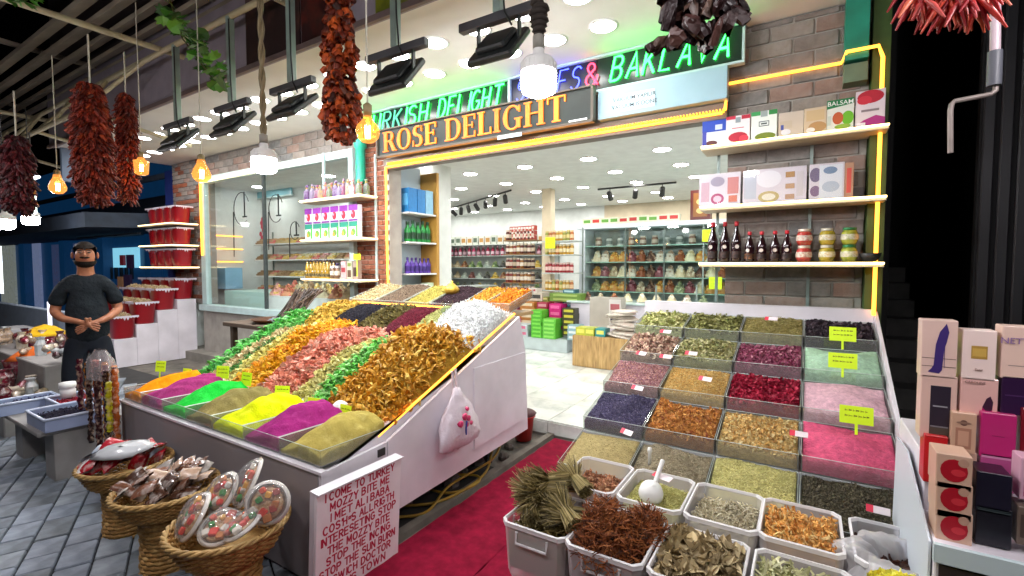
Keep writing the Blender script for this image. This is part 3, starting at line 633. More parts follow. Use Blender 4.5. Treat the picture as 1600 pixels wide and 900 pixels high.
# awning crank rod
cr = thing('awning_crank', 'pale crank rod with a cranked lower end hanging at the upper right', 'crank handle', tuple(at(1556, 0, Y=1.9)))
lo = lambda x, y: at(x, y, Y=1.9)-cr.location
MB().tube([lo(1556, -60), lo(1555, 82)], .012, 8).build('tube', mat('crank_tube', '#b3a0a8', rough=.4, wear=.1), cr)
MB().tube([lo(1555, 80), lo(1553, 134)], .017, 8).build('joint', mat('crank_joint', '#4e5058', rough=.5), cr)
MB().tube([lo(1556, 132), lo(1556, 141), lo(1549, 147), lo(1492, 158), lo(1487, 163), lo(1485, 172), lo(1485, 239)], .007, 8).build('rod', mat('crank_rod', '#8a7f7a', rough=.4, metal=.3), cr)
# ================================================================ HEAPS
def tmpl(kind):
    if kind == 'grain':   # 6-vertex seed
        v = [(-.5, 0, 0), (.5, 0, 0), (0, .3, 0), (0, -.3, 0), (0, 0, .26), (0, 0, -.26)]
        f = [(0, 2, 4), (2, 1, 4), (1, 3, 4), (3, 0, 4), (2, 0, 5), (1, 2, 5), (3, 1, 5), (0, 3, 5)]
    elif kind == 'cube':
        v = [(a, b, c) for a in (-.5, .5) for b in (-.4, .4) for c in (-.35, .35)]
        f = [(0, 1, 3), (0, 3, 2), (4, 6, 7), (4, 7, 5), (0, 4, 5), (0, 5, 1), (2, 3, 7), (2, 7, 6), (0, 2, 6), (0, 6, 4), (1, 5, 7), (1, 7, 3)]
    elif kind == 'stick':  # long bent prism
        v = []; 
        for x, z in ((-.5, 0), (0, .10), (.5, 0)):
            for k in range(3): a = k*2.094; v.append((x, .07*math.cos(a), z+.07*math.sin(a)))
        f = []
        for j in (0, 3):
            for k in range(3): k2 = (k+1) % 3; f += [(j+k, j+k2, j+3+k2), (j+k, j+3+k2, j+3+k)]
        f += [(0, 2, 1), (6, 7, 8)]
    elif kind == 'leaf':   # bent pointed leaf
        v = [(-.5, 0, 0), (-.15, .2, .07), (-.15, -.2, .07), (.2, .18, .08), (.2, -.18, .08), (.5, 0, -.03), (0, 0, -.02)]
        f = [(0, 6, 1), (0, 2, 6), (1, 6, 3), (2, 4, 6), (3, 6, 5), (6, 4, 5)]
    elif kind == 'chip':   # curled slice with thickness
        v = []
        for x, z in ((-.5, .16), (-.18, 0), (.18, -.02), (.5, .13)):
            w_ = .34 if abs(x) < .3 else .22
            v += [(x, -w_, z), (x, w_, z+.06), (x, w_, z-.04), (x, -w_, z-.1)]
        f = []
        for j in range(3):
            for k in range(4): k2 = (k+1) % 4; a, b, c, d = j*4+k, j*4+k2, j*4+4+k2, j*4+4+k; f += [(a, b, c), (a, c, d)]
        f += [(0, 3, 2), (0, 2, 1), (12, 13, 14), (12, 14, 15)]
    elif kind == 'strip':  # long curled ribbon (dried mango, bean pods)
        v = []
        for i in range(6):
            x = -.5+i/5; z = .14*math.sin(i*1.3); w_ = .11 if 0 < i < 5 else .05; y = .08*math.sin(i*.9)
            v += [(x, y-w_, z), (x, y, z+.05), (x, y+w_, z+.02), (x, y, z-.04)]
        f = []
        for j in range(5):
            for k in range(4): k2 = (k+1) % 4; a, b, c, d = j*4+k, j*4+k2, j*4+4+k2, j*4+4+k; f += [(a, b, c), (a, c, d)]
    elif kind == 'petal':
        v = [(-.5, 0, .1), (-.1, .35, .16), (.3, .3, 0), (.5, 0, .12), (.25, -.34, .05), (-.15, -.3, -.05), (0, 0, -.12)]
        f = [(i, (i+1) % 6, 6) for i in range(6)]
    return np.array(v, float), np.array(f, int)
def scatter(pos, kind, size, tilt, rng, aniso=None):
    tv, tf = tmpl(kind); n = len(pos)
    yaw = rng.uniform(0, 2*np.pi, n) if aniso is None else rng.normal(aniso[0], aniso[1], n)
    a = rng.normal(0, tilt, n); b = rng.normal(0, tilt, n)
    cy_, sy_, ca_, sa_, cb, sb = np.cos(yaw), np.sin(yaw), np.cos(a), np.sin(a), np.cos(b), np.sin(b)
    Z = np.zeros(n); O = np.ones(n)
    Rz = np.stack([cy_, -sy_, Z, sy_, cy_, Z, Z, Z, O], 1).reshape(n, 3, 3)
    Rx = np.stack([O, Z, Z, Z, ca_, -sa_, Z, sa_, ca_], 1).reshape(n, 3, 3)
    Ry = np.stack([cb, Z, sb, Z, O, Z, -sb, Z, cb], 1).reshape(n, 3, 3)
    M = Rz@Ry@Rx; s = (size*rng.uniform(.65, 1.35, n))[:, None, None]*rng.uniform(.8, 1.2, (n, 1, 3))
    V = np.einsum('nij,nkj->nki', M, tv[None]*s)+pos[:, None, :]
    Fc = tf[None]+(np.arange(n)*len(tv))[:, None, None]
    return V.reshape(-1, 3), Fc.reshape(-1, 3)
def np_mesh(name, parts, mats):
    """parts: list of (verts, faces(list or tri array), material index, smooth)"""
    V = []; loops = []; starts = []; tot = []; mi = []; sm = []; off = 0; lo = 0
    for v, f, m, s in parts:
        f = np.asarray(f); V.append(v); k = f.shape[1]; n = len(f)
        loops.append((f+off).ravel()); starts.append(lo+np.arange(n)*k); mi.append(np.full(n, m)); sm.append(np.full(n, s)); lo += n*k; off += len(v)
    V = np.concatenate(V); L = np.concatenate(loops); St = np.concatenate(starts)
    me = bpy.data.meshes.new(name); me.vertices.add(len(V)); me.vertices.foreach_set('co', V.astype('f').ravel())
    me.loops.add(len(L)); me.loops.foreach_set('vertex_index', L.astype('i')); me.polygons.add(len(St)); me.polygons.foreach_set('loop_start', St.astype('i'))
    for m in mats: me.materials.append(m)
    me.polygons.foreach_set('material_index', np.concatenate(mi).astype('i')); me.polygons.foreach_set('use_smooth', np.concatenate(sm).astype(bool))
    me.update(calc_edges=True); me.validate(); return me
def noise2(x, y, rng, octs=((3, 1), (7, .5), (15, .25))):
    z = 0
    for fq, a in octs:
        for _ in range(3):
            t = rng.uniform(0, 6.28); z = z+a/3*np.sin(fq*(x*np.cos(t)+y*np.sin(t))*6.28+rng.uniform(0, 6.28))
    return z
def heap(name, lab, x0, x1, y0, y1, zf, floor, cols, kind=None, n=800, size=.012, tilt=.5, cat='heap', group=None, rough=.6, rnoise=.006, seed=1, res=26, depth=.02, aniso=None, sss=0, taper=None, gain=1.25):
    """height field zf(u,v,x,y) over a rectangle, closed down to floor(u,v), with pieces strewn over it"""
    rng = np.random.default_rng(seed); nx = ny = res
    u, v = np.meshgrid(np.linspace(0, 1, nx), np.linspace(0, 1, ny)); X = x0+(x1-x0)*u; Y = y0+(y1-y0)*v
    nz = noise2(X, Y, rng)
    H = zf(u, v)+nz*rnoise
    if taper is not None: X = X+taper(u, v)
    FL = floor(u, v); H = np.maximum(H, FL+.002)
    top = np.stack([X.ravel(), Y.ravel(), H.ravel()], 1)
    idx = np.arange(nx*ny).reshape(ny, nx); f = np.stack([idx[:-1, :-1], idx[:-1, 1:], idx[1:, 1:], idx[1:, :-1]], -1).reshape(-1, 4)
    ringi = np.concatenate([idx[0, :], idx[1:, -1], idx[-1, -2::-1], idx[-2:0:-1, 0]]); bot = top[ringi].copy(); bot[:, 2] = FL.ravel()[ringi]
    m = len(ringi); sk = np.array([(ringi[i], nx*ny+i, nx*ny+(i+1) % m, ringi[(i+1) % m]) for i in range(m)])
    skv = np.concatenate([top, bot])
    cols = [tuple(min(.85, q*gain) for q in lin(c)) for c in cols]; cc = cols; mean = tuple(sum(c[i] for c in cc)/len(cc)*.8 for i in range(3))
    key = name+lab
    if kind is None:
        mt = mat('powder '+key, cols[0], cols=cols, scale=14, rough=.95, bump=.6, bscale=120, dist=.006, wear=.18, spec=.1)
        parts = [(skv, np.concatenate([f, sk]), 0, True)]; mats = [mt]
    else:
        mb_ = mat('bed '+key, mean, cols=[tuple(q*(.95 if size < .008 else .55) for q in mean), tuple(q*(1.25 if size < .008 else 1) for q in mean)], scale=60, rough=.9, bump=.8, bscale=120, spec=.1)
        mp = mat('pieces '+key, cols[0], rnd=cols, rough=rough, wear=.32, scale=9, spec=.3)
        uu = rng.uniform(.015, .985, n); vv = rng.uniform(.015, .985, n)
        hz = H[np.clip((vv*(ny-1)).astype(int), 0, ny-1), np.clip((uu*(nx-1)).astype(int), 0, nx-1)]
        # bilinear
        a = vv*(ny-1); b = uu*(nx-1); i0 = np.clip(a.astype(int), 0, ny-2); j0 = np.clip(b.astype(int), 0, nx-2); da = a-i0; db = b-j0
        hz = H[i0, j0]*(1-da)*(1-db)+H[i0+1, j0]*da*(1-db)+H[i0, j0+1]*(1-da)*db+H[i0+1, j0+1]*da*db
        xx = X[i0, j0]*(1-da)*(1-db)+X[i0+1, j0]*da*(1-db)+X[i0, j0+1]*(1-da)*db+X[i0+1, j0+1]*da*db
        pos = np.stack([xx, y0+(y1-y0)*vv, hz+rng.uniform(-.25, .55, n)*size], 1)
        V, Fc = scatter(pos, kind, size, tilt, rng, aniso)
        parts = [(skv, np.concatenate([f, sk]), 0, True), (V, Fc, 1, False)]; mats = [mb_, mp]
    o = new_obj(name, np_mesh(name, parts, mats)); tag(o, lab, cat, group, 'stuff'); return o

# ---------------------------------------------------------------- small price tags
def price_tag(p, w_, h_, lab, m, rz=0, lean=-.25, stick=.05, marks=2, first=True):
    t = thing('price_tag', lab, 'price tag', p, rot=(lean, 0, rz))
    MB().bbox(-w_/2, w_/2, -.0015, .0015, 0, h_, .0006).build('card', m, t)
    if stick: MB().box(-.006, .006, -.0008, .0008, -stick, 0).build('spike', m, t)
    ink = mat('pen_ink', '#56601a', rough=.6); rg_ = random.Random(str(p)); s = MB()
    for k in range(marks):
        zz = h_*(.74-.3*k); x = -w_*.34
        while x < w_*.33:
            L = rg_.uniform(.08, .16)*w_; s.box(x, x+L*.7, -.0021, -.0016, zz-.002, zz+rg_.uniform(.0, .004)); s.box(x, x+.0016, -.0021, -.0016, zz-.005, zz+.006); x += L
    s.build('handwriting', ink, t); return t
YG = mat('fluorescent_yellow', '#cdea1e', rough=.6, em=.12, wear=.08, scale=10)
REDW = mat('tag_white', '#e3d5da', rough=.5); REDR = mat('tag_red', '#d6304c', rough=.5)
def red_tag(p, rz, rx, lab, L=.075, Hh=.03):
    t = thing('price_label', lab, 'price tag', p, rot=(rx, 0, rz))
    MB().bbox(-L/2, L/2, -Hh/2, Hh/2, -.0012, .0012, .0005).build('card', REDW, t)
    MB().box(-L/2, -L/2+L*.3, -Hh/2, Hh/2, .0014, .0020).build('red_end', REDR, t)

# ================================================================ RIGHT-HAND HERB STAND
SLP = math.tan(R(24.5))
XS = [-1.135, -.765, -.385, -.005, .385]; YR = [3.95, 3.62, 3.29, 2.96, 2.63, 2.29]; ZR = [1.20, 1.035, .885, .735, .585, .435]
st = thing('herb_stand', 'white stepped display stand carrying the trays of dried herbs', 'display stand', (0, 0, 0))
mb = MB()
for i in range(5): mb.box(XS[0]+.003, XS[4]-.003, YR[i+1]+.002, YR[i]-.002, .06, ZR[i+1]-.035)
mb.build('stepped_body', WHITE, st)
MB().poly([(.392, 4.0, .05), (.392, 4.0, 1.25), (.392, 2.28, .50), (.392, 2.28, .05)], (.018, 0, 0)).build('side_panel', WHITE, st)
MB().box(XS[0]-.01, .39, 3.955, 4.03, .06, 1.255).build('back_board', WHITE, st)
herbs = [
 # row by row from the back, left to right: label, colours, kind, n, size, tilt
 [('pale green-yellow dried linden leaves', ['#a9a866', '#8e9a50', '#c2bd85', '#d4cf9f'], 'leaf', 700, .034, .45),
  ('olive dried bay and olive leaves', ['#7b7c45', '#96955c', '#5c5f31', '#aaa678'], 'leaf', 800, .032, .45),
  ('greenish brown dried fennel tea', ['#8f8049', '#a79a60', '#6f6a36', '#b8ab79'], 'stick', 1500, .022, .4),
  ('almost black dried hibiscus curls', ['#1f1620', '#3a2d36', '#15101a', '#4b3b42'], 'chip', 700, .024, .8)],
 [('pinkish brown dried potpourri shells', ['#b08a78', '#7e5348', '#d7bfa5', '#5a3a38', '#c49f86'], 'chip', 620, .028, .8),
  ('mixed green dried tea with pale petals', ['#6f7a45', '#a9a56c', '#d5cca2', '#4e5a34', '#8d7c46'], 'leaf', 900, .026, .7),
  ('dusty magenta dried rosebuds', ['#7a2b4c', '#9a4a66', '#5b1c38', '#b27b86', '#8a3557'], 'petal', 900, .020, .9),
  ('pale mint green bath salt', ['#bfe6c8', '#d6f2da', '#a8dab8'], 'grain', 300, .006, .8)],
 [('speckled purple and pink flower buds', ['#8c5068', '#b58a86', '#6a3553', '#cda8a0', '#a0664e'], 'grain', 1900, .013, .9),
  ('golden yellow small dried blossoms', ['#b98b45', '#d2ab63', '#97692d', '#dfc58b'], 'grain', 2000, .012, .9),
  ('crimson dried rose petals', ['#a01736', '#7a0f28', '#bf2f4b', '#58091c'], 'petal', 900, .026, .9),
  ('pale pink bath salt', ['#efbfce', '#f6d3dd', '#e6aabf'], 'grain', 300, .006, .8)],
 [('blue-violet dried lavender buds', ['#3a3454', '#57506f', '#282342', '#776f86'], 'grain', 2300, .0125, .9),
  ('rusty orange mixed fruit tea', ['#9a5a26', '#c08038', '#6d3216', '#d2a05a', '#7e2f22'], 'chip', 1000, .016, .9),
  ('golden brown dried chamomile', ['#c08f4a', '#dcb877', '#93652c', '#e4cb98'], 'chip', 1000, .015, .9),
  ('hot pink bath salt', ['#ee5f88', '#f57f9f', '#e04a78'], 'grain', 300, .006, .8)],
 [('plain khaki ground spice', ['#a08f62', '#b3a273', '#8c7b50'], 'grain', 1500, .006, .8),
  ('grey-brown dried thyme', ['#8d8069', '#a99c82', '#6b604c', '#bdb093'], 'stick', 2300, .014, .5),
  ('straw yellow dried fennel seeds', ['#c0b873', '#d6cf92', '#a39a55'], 'stick', 2300, .014, .4),
  ('dark olive brown rolled tea', ['#3e3a2e', '#5a5342', '#2a261f', '#6c644e'], 'grain', 2300, .013, .9)]]
RIMM = ACEDGE
def tray(x0, x1, y0, y1, zb, zf, hw, lab, k):
    """acrylic tray: floor slopes from zb at the back to zf at the front, walls hw high"""
    t = thing('acrylic_tray', lab, 'tray', ((x0+x1)/2, y0, zf)); ox, oy, oz = t.location; th = .0035
    def wall(pts, ext): return MB().poly([(a-ox, b-oy, c-oz) for a, b, c in pts], ext)
    wall([(x0, y0, zf), (x1, y0, zf), (x1, y0, zf+hw), (x0, y0, zf+hw)], (0, th, 0)).build('front_wall', ACRYL, t)
    wall([(x0, y1, zb), (x1, y1, zb), (x1, y1, zb+hw*.8), (x0, y1, zb+hw*.8)], (0, -th, 0)).build('back_wall', ACRYL, t)
    for X_, e in ((x0, th), (x1, -th)):
        wall([(X_, y0+th, zf), (X_, y1-th, zb), (X_, y1-th, zb+hw*.8), (X_, y0+th, zf+hw)], (e, 0, 0)).build('side_wall', ACRYL, t)
    MB().poly([(x0+th-ox, th, .001), (x1-th-ox, th, .001), (x1-th-ox, y1-y0-th, zb-zf+.001), (x0+th-ox, y1-y0-th, zb-zf+.001)], (0, 0, .003)).build('base', ACRYL, t)
    rim = MB(); r_ = .0016
    P = [(x0-ox, 0, hw), (x1-ox, 0, hw), (x1-ox, y1-oy, zb+hw*.8-oz), (x0-ox, y1-oy, zb+hw*.8-oz)]
    rim.tube(P+[P[0]], r_, 4, 0, True, False); rim.build('rim', RIMM, t); return t
rowname = ['back row', 'second row from the back', 'middle row', 'second row from the front', 'front row']
for r_ in range(5):
    for c_ in range(4):
        nm, cols, kd, n_, sz, tl = herbs[r_][c_]
        x0, x1 = XS[c_]+.004, XS[c_+1]-.004; y0, y1 = YR[r_+1]+.004, YR[r_]-.004; zf = ZR[r_+1]-.03; zb = zf+.095; hw = .085
        if r_ == 4: hw = .07
        tray(x0, x1, y0, y1, zb, zf, hw, 'clear acrylic tray of '+nm, 0)
        zt = lambda u, v, zf=zf, hw=hw, nm=nm: zf+hw*.60+v*.105+(.05 if 'salt' in nm else .032)*np.sin(np.pi*u)*np.sin(np.pi*np.clip(v*1.1, 0, 1))
        fl_ = lambda u, v, zf=zf: zf+.006+v*.09
        heap('herb_heap', nm+' in the '+rowname[r_], x0+.007, x1-.007, y0+.007, y1-.007, zt, fl_, cols, kd, n_, sz, tl, 'dried herbs', seed=r_*7+c_, rnoise=.013 if sz > .012 or 'salt' in nm else .008, gain=.92 if 'salt' in nm else 1.25)
# tags on the stand
def on_bed(px_, py_, lift=0):
    d = ray(px_, py_); o = Vector(CAM); z0, Y0 = 1.27+lift, 3.95; s = .463
    t = (z0+s*(o.y-Y0)-o.z)/(d.z-s*d.y); return o+d*t
for (x, y, lab) in [(1316, 532, 'yellow price tag on a spike above the mint green salt'), (1316, 574, 'yellow price tag standing in the pale pink salt'), (1337, 660, 'yellow price tag standing in the hot pink salt')]:
    p = on_bed(x, y, .03); price_tag((p.x, p.y-.03, p.z), .135, .085, lab, YG, rz=.03, lean=-.2)
labs = [(1002, 552, 'red and white label on the left of the purple buds', .3), (1040, 557, 'red and white label on the right of the purple buds', 0), (1080, 552, 'red and white label on the back edge of the golden blossoms', 0), (1102, 592, 'red and white label at the front of the golden blossoms', .15), (996, 606, 'red and white label at the back of the lavender', .15), (1248, 678, 'red and white label in the chamomile', -.1), (1372, 797, 'red and white label at the front of the dark rolled tea', -.05), (979, 675, 'red and white label on the khaki ground spice', .3), (1040, 518, 'small white label in the potpourri shells', 0), (1205, 498, 'red and white label in the greenish brown fennel tea', 0)]
for x, y, lab, a in labs:
    p = on_bed(x, y, .035); red_tag((p.x, p.y, p.z), -a-.1, R(45), lab, .078)

# ---------------------------------------------------------------- translucent tubs in front
pl = thing('tub_platform', 'low white platform under the plastic tubs, beside the carpet', 'platform', (-.3, 1.95, 0))
MB().bbox(-.62, .86, -.30, .33, 0, .27, .006).build('deck', WHITE, pl)
def tub(cx, cyy, w_, d_, zr, h_, lab, rz=0, handle=False):
    t = thing('plastic_tub', lab, 'plastic tub', (cx, cyy, zr-h_), rz); k = .86
    def ring(s, z, c=.025):
        a, b = w_/2*s, d_/2*s; return [(x, y, z) for x, y in ((-a+c, -b), (a-c, -b), (a, -b+c), (a, b-c), (a-c, b), (-a+c, b), (-a, b-c), (-a, -b+c))]
    def skin(rs, mb, cap=False):
        vs = [p for r_ in rs for p in r_]; fs = [(j*8+i, j*8+(i+1) % 8, j*8+8+(i+1) % 8, j*8+8+i) for j in range(len(rs)-1) for i in range(8)]
        if cap: fs.append(tuple(range(7, -1, -1)))
        mb.add(vs, fs, 0, False)
    mb = MB(); skin([ring(k, 0), ring(k+.04, .02), ring(.965, h_-.012)], mb, True); mb.build('tub_wall', TUBP, t)
    rm = MB(); skin([ring(.965, h_-.016), ring(1.0, h_-.016), ring(1.0, h_), ring(.95, h_+.002), ring(.93, h_-.008)], rm)
    rm.build('rim', glass('tub_rim', '#eeeef2', diff=.7, rough=.2), t)
    if handle:
        MB().tube([(-.07, -d_/2*.93-.006, h_-.03), (-.07, -d_/2*.93-.012, h_-.075), (.07, -d_/2*.93-.012, h_-.075), (.07, -d_/2*.93-.006, h_-.03)], .006, 6).build('handle', glass('tub_rim', '#dfe4e8'), t)
        MB().tube([(-w_/2*.93-.008, -.06, h_-.03), (-w_/2*.93-.014, -.06, h_-.08), (-w_/2*.93-.014, .06, h_-.08), (-w_/2*.93-.008, .06, h_-.03)], .006, 6).build('handle', glass('tub_rim', '#dfe4e8'), t)
    return t
def tub_heap(cx, cyy, w_, d_, zr, dep, nm, cols, kd, n_, sz, tl, dome=.02, seed=1, aniso=None, rn=.008):
    s = .86
    heap('tub_heap', nm, cx-w_/2*s, cx+w_/2*s, cyy-d_/2*s, cyy+d_/2*s, lambda u, v: zr-dep+dome*np.sin(np.pi*u)*np.sin(np.pi*v), lambda u, v: zr-.12+0*u, cols, kd, n_, sz, tl, 'dried herbs', seed=seed, rnoise=rn, aniso=aniso)
tA = [(-.83, 'brown clove and carob pieces in the back-left tub', ['#7a4a34', '#a0694a', '#55301f', '#b98c66'], 'grain', 380, .026, .8, .075),
      (-.545, 'pale green fennel seed in the tub with the scoop', ['#b3ae66', '#c9c585', '#979048'], 'stick', 1500, .014, .5, .05),
      (-.265, 'pale straw dried flower stalks in a tub', ['#a99f80', '#c9bfa2', '#857a5c', '#d9d0bb'], 'stick', 900, .028, .7, .06),
      (.005, 'orange dried fruit peel strips in a tub', ['#c8823a', '#e0a55a', '#a5601f', '#e8bf82'], 'strip', 520, .038, .8, .035),
      (.30, 'dark dried fruit under a plastic bag', ['#2a1712', '#4b2a1f', '#1a0e0c'], 'chip', 400, .024, .8, .06)]
for i, (x, nm, cols, kd, n_, sz, tl, dep) in enumerate(tA):
    tub(x, 2.105, .272, .345, .555, .19, 'milky plastic tub holding '+nm.split(' in ')[0].split(' under')[0]); tub_heap(x, 2.105, .27, .34, .555, dep, nm, cols, kd, n_, sz, tl, seed=40+i)
tB = [(-.925, 'fluffy rust brown dried herb roots spilling over their tub', ['#7a3c1a', '#a0552a', '#54260f', '#b8703c'], 'strip', 1500, .055, 1.3, -.035, .07),
      (-.60, 'fluffy rust brown dried herb roots spilling over their tub', None, None, 0, 0, 0, 0, 0),
      (-.30, 'curled grey-brown dried leaves in the front middle tub', ['#8b7a58', '#b09c74', '#5e4f36', '#c9b78f', '#6e5c40'], 'leaf', 700, .06, .9, .02, .03),
      (.01, 'pale green dried stalks and leaves in the front tub', ['#9a9a6a', '#bcb98c', '#777a4a', '#cfcba8'], 'stick', 700, .06, .7, .05, .02),
      (.32, 'bright yellow dried everlasting flowers in the front right tub', ['#d9c62a', '#efe05a', '#b8a21c'], 'petal', 900, .028, 1.0, -.03, .05)]
XB = [-.905, -.60, -.295, .012, .32]
tub(XB[0], 1.765, .29, .34, .50, .24, 'low milky tub with clip handle overflowing with straw bundles', 0, True)
for i in (1, 2, 3, 4):
    nm = ['', 'milky tub with clip handle filled with rust brown roots', 'milky tub with curled grey-brown leaves', 'milky tub with pale green stalks', 'milky tub with bright yellow flowers'][i]
    tub(XB[i], 1.735, .292, .36, .52, .25, nm, 0, True)
# straw bundles: tied sheaves lying across the tub
sw = thing('straw_bundle', 'olive-brown tied straw bundles heaped over the left front tub', 'straw bundle', (XB[0], 1.80, .44)); mbS = MB(); rg = random.Random(9)
for b_ in range(12):
    c = Vector((rg.uniform(-.10, .12), rg.uniform(-.13, .12), .05+.012*b_)); yw = rg.uniform(1.6, 4.4); D = Vector((math.cos(yw), math.sin(yw)*.7, .12)).normalized(); S1 = D.cross(Vector((0, 0, 1))).normalized(); U = S1.cross(D)
    for k in range(190):
        a = rg.uniform(0, 6.28); q = math.sqrt(rg.random()); o_ = S1*math.cos(a)*q*.035+U*math.sin(a)*q*.035
        e = S1*math.cos(a)*q*.075+U*math.sin(a)*q*.075; L = rg.uniform(.04, .10)
        mbS.tube([c+o_-D*.10+S1*rg.uniform(-.01, .01), c+o_*.7, c+e+D*L+Vector((rg.uniform(-.01, .01), rg.uniform(-.01, .01), rg.uniform(-.02, .01)))], .0022, 3, 0, False, False, rr=[.002, .0026, .0016])
tag(mbS.build('straw', mat('straw_mix', '#7d6c3d', rnd=['#5c4f2a', '#8c7a46', '#b3a06a', '#6b6030', '#3f371d', '#cbb98a'], rough=.7, wear=.2, scale=30), sw), kind='stuff')
# fluffy roots
rt_ = thing('dried_root_heap', 'rust brown wiry dried roots heaped high in the front tub', 'dried roots', (XB[1], 1.74, .45)); mbR = MB()
for k in range(2600):
    a = rg.uniform(0, 6.28); q = rg.random()**.5; lobe = rg.choice([(-.05, -.02, .15, .10), (-.02, -.06, .12, .11), (.09, .06, .12, .08)])
    base_ = Vector((lobe[0]+math.cos(a)*q*lobe[3], lobe[1]+math.sin(a)*q*(lobe[3]+.03), .0+lobe[2]*(1-q*q)+rg.uniform(0, .03)))
    p = base_; pts = [p]
    d = Vector((rg.uniform(-1, 1), rg.uniform(-1, 1), rg.uniform(-.1, .9))).normalized()
    for s_ in range(3): d = (d+Vector((rg.uniform(-.7, .7), rg.uniform(-.7, .7), rg.uniform(-.6, .4)))).normalized(); p = p+d*.017; pts.append(p)
    mbR.tube(pts, .0019, 3, 0, False, False)
tag(mbR.build('roots', mat('root_mix', '#8a4a22', rnd=['#5a2a10', '#8f4a20', '#b06a34', '#3f1c0c', '#a2571f'], rough=.7, wear=.2, scale=30), rt_), kind='stuff')
MB().bbox(-.12, .12, -.14, .14, -.15, -.005, .03).build('packed_base', mat('root_base', '#3f2212', cols=['#2a160b', '#5a3318'], scale=40, rough=.9, bump=.8, bscale=60), rt_)
for i in (2, 3, 4):
    x, nm, cols, kd, n_, sz, tl, dep, dm = tB[i]; tub_heap(XB[i], 1.735, .285, .35, .52, dep, nm, cols, kd, n_, sz, tl, dm, seed=60+i, rn=.012)
heap('tub_heap', 'dull straw chaff inside the left front tub', XB[0]-.12, XB[0]+.12, 1.765-.14, 1.765+.14, lambda u, v: .44+0*u, lambda u, v: .30+0*u, ['#7d6c3d', '#5c4f2a'], 'stick', 300, .05, .5, 'dried herbs', seed=77)
# scoops: white round scoop in the fennel tub
sc_ = thing('white_scoop', 'round white plastic scoop lying in the pale green fennel tub', 'scoop', at(1017, 770, Y=2.05), rot=(.5, .2, 0))
pr = [(0, -.052), (.028, -.046), (.046, -.028), (.053, 0), (.05, .02), (.047, .02), (.05, 0), (.043, -.026), (.026, -.042), (0, -.048)]
MB().lathe([(a, -b) for a, b in pr], 20).build('bowl', WHITEP, sc_); MB().tube([(0, .045, .0), (0, .10, .03), (0, .15, .05)], .010, 8).build('handle', WHITEP, sc_)
p = at(1035, 745, Y=2.12); red_tag((p.x, p.y, p.z), -.35, R(15), 'red and white label behind the white scoop', .09, .035)
pk = thing('small_shaker', 'slim pale plastic stick standing in the khaki spice', 'spoon', at(1015, 726, Y=2.32)); MB().lathe([(.008, 0), (.009, .06), (.012, .07), (.010, .085), (0, .088)], 10).build('handle', WHITEP, pk)
# crumpled plastic bag over the right-hand back tub
def crumple(mb, prof, n, amp, rg_, o=(0, 0, 0), sx=1, sy=1, mi=0):
    vs = []
    for j, (r_, z) in enumerate(prof):
        for k in range(n):
            t = 2*math.pi*k/n; q = r_*(1+amp*math.sin(5*t+j*.8)+amp*.8*math.sin(11*t-j)+rg_.uniform(-amp, amp)*.7); vs.append((o[0]+q*math.cos(t)*sx, o[1]+q*math.sin(t)*sy, o[2]+z+rg_.uniform(-.4, .4)*amp*.1))
    m = len(prof); mb.add(vs, [(i*n+k, i*n+(k+1) % n, (i+1)*n+(k+1) % n, (i+1)*n+k) for i in range(m-1) for k in range(n)], mi, True)
bg = thing('open_plastic_bag', 'crumpled clear plastic bag open over dark dried fruit at the right front', 'plastic bag', (.31, 2.03, .515)); mb = MB()
crumple(mb, [(.055, -.03), (.07, .0), (.085, .03), (.11, .05), (.135, .062), (.16, .055), (.18, .03), (.19, -.01), (.2, -.06)], 64, .10, random.Random(3), sy=.8); mb.build('film', glass('bag_film', '#f4f4fa', diff=.34, rough=.10, fres=1.9), bg)
MB().lathe([(0, .0), (.05, .004), (.065, -.006), (.066, -.05)], 16, sy=.8).build('dark_fruit', mat('dark_fruit', '#2a1712', cols=['#1a0e0c', '#5a3020'], scale=60, rough=.5, bump=1, bscale=70), bg)
# ================================================================ LEFT-HAND SPICE STALL
CX0, CX1, CY0, CY1 = -4.16, -1.90, 1.37, 3.22
ct = thing('spice_stall', 'white lacquered sloping spice stall left of the carpet', 'market stall', (0, 0, 0))
GREYF = mat('stall_front', '#8b8487', rough=.38, wear=.10, scale=1.5)
MB().bbox(CX0, CX1-.024, CY0, CY0+.02, .02, .575, .003).build('front_panel', GREYF, ct)
MB().box(CX0-.012, CX1+.012, CY0-.012, CY0+.022, .576, .590).build('front_edge', WHITE, ct)
# side panel towards the carpet: raised off the ground, sloping top
side = [(1.785, .19), (3.30, .22), (3.26, .86), (3.17, 1.15), (1.785, .60)]
MB().poly([(CX1-.02, y, z) for y, z in side], (.02, 0, 0)).build('side_panel', WHITE, ct)
MB().poly([(CX1-.022, y, z) for y, z in [(1.372, .05), (1.783, .19), (1.783, .598), (1.372, .575)]], (.018, 0, 0)).build('corner_panel', WHITE, ct)
MB().poly([(CX1-.001, y, z) for y, z in [(2.56, .30), (3.24, .33), (3.24, .86), (2.56, .855)]], (.010, 0, 0)).build('door_panel', WHITE, ct)
MB().box(CX1-.004, CX1+.001, 1.715, 1.765, .535, .575).build('dark_slot', DARK, ct)
MB().poly([(CX0, y, z) for y, z in [(1.40, .1), (3.2, .1), (3.2, 1.13), (1.785, .58), (1.40, .57)]], (.02, 0, 0)).build('side_panel', WHITE, ct)
MB().poly([(CX0+.021, 1.395, .56), (CX0+.021, 1.785, .57), (CX0+.021, 3.18, 1.10), (CX0+.021, 3.18, 1.08), (CX0+.021, 1.395, .54)], (CX1-CX0-.045, 0, 0)).build('sloping_deck', WHITE, ct)
MB().box(CX0+.021, CX1-.022, 3.181, 3.20, .2, 1.12).build('back_panel', WHITE, ct)
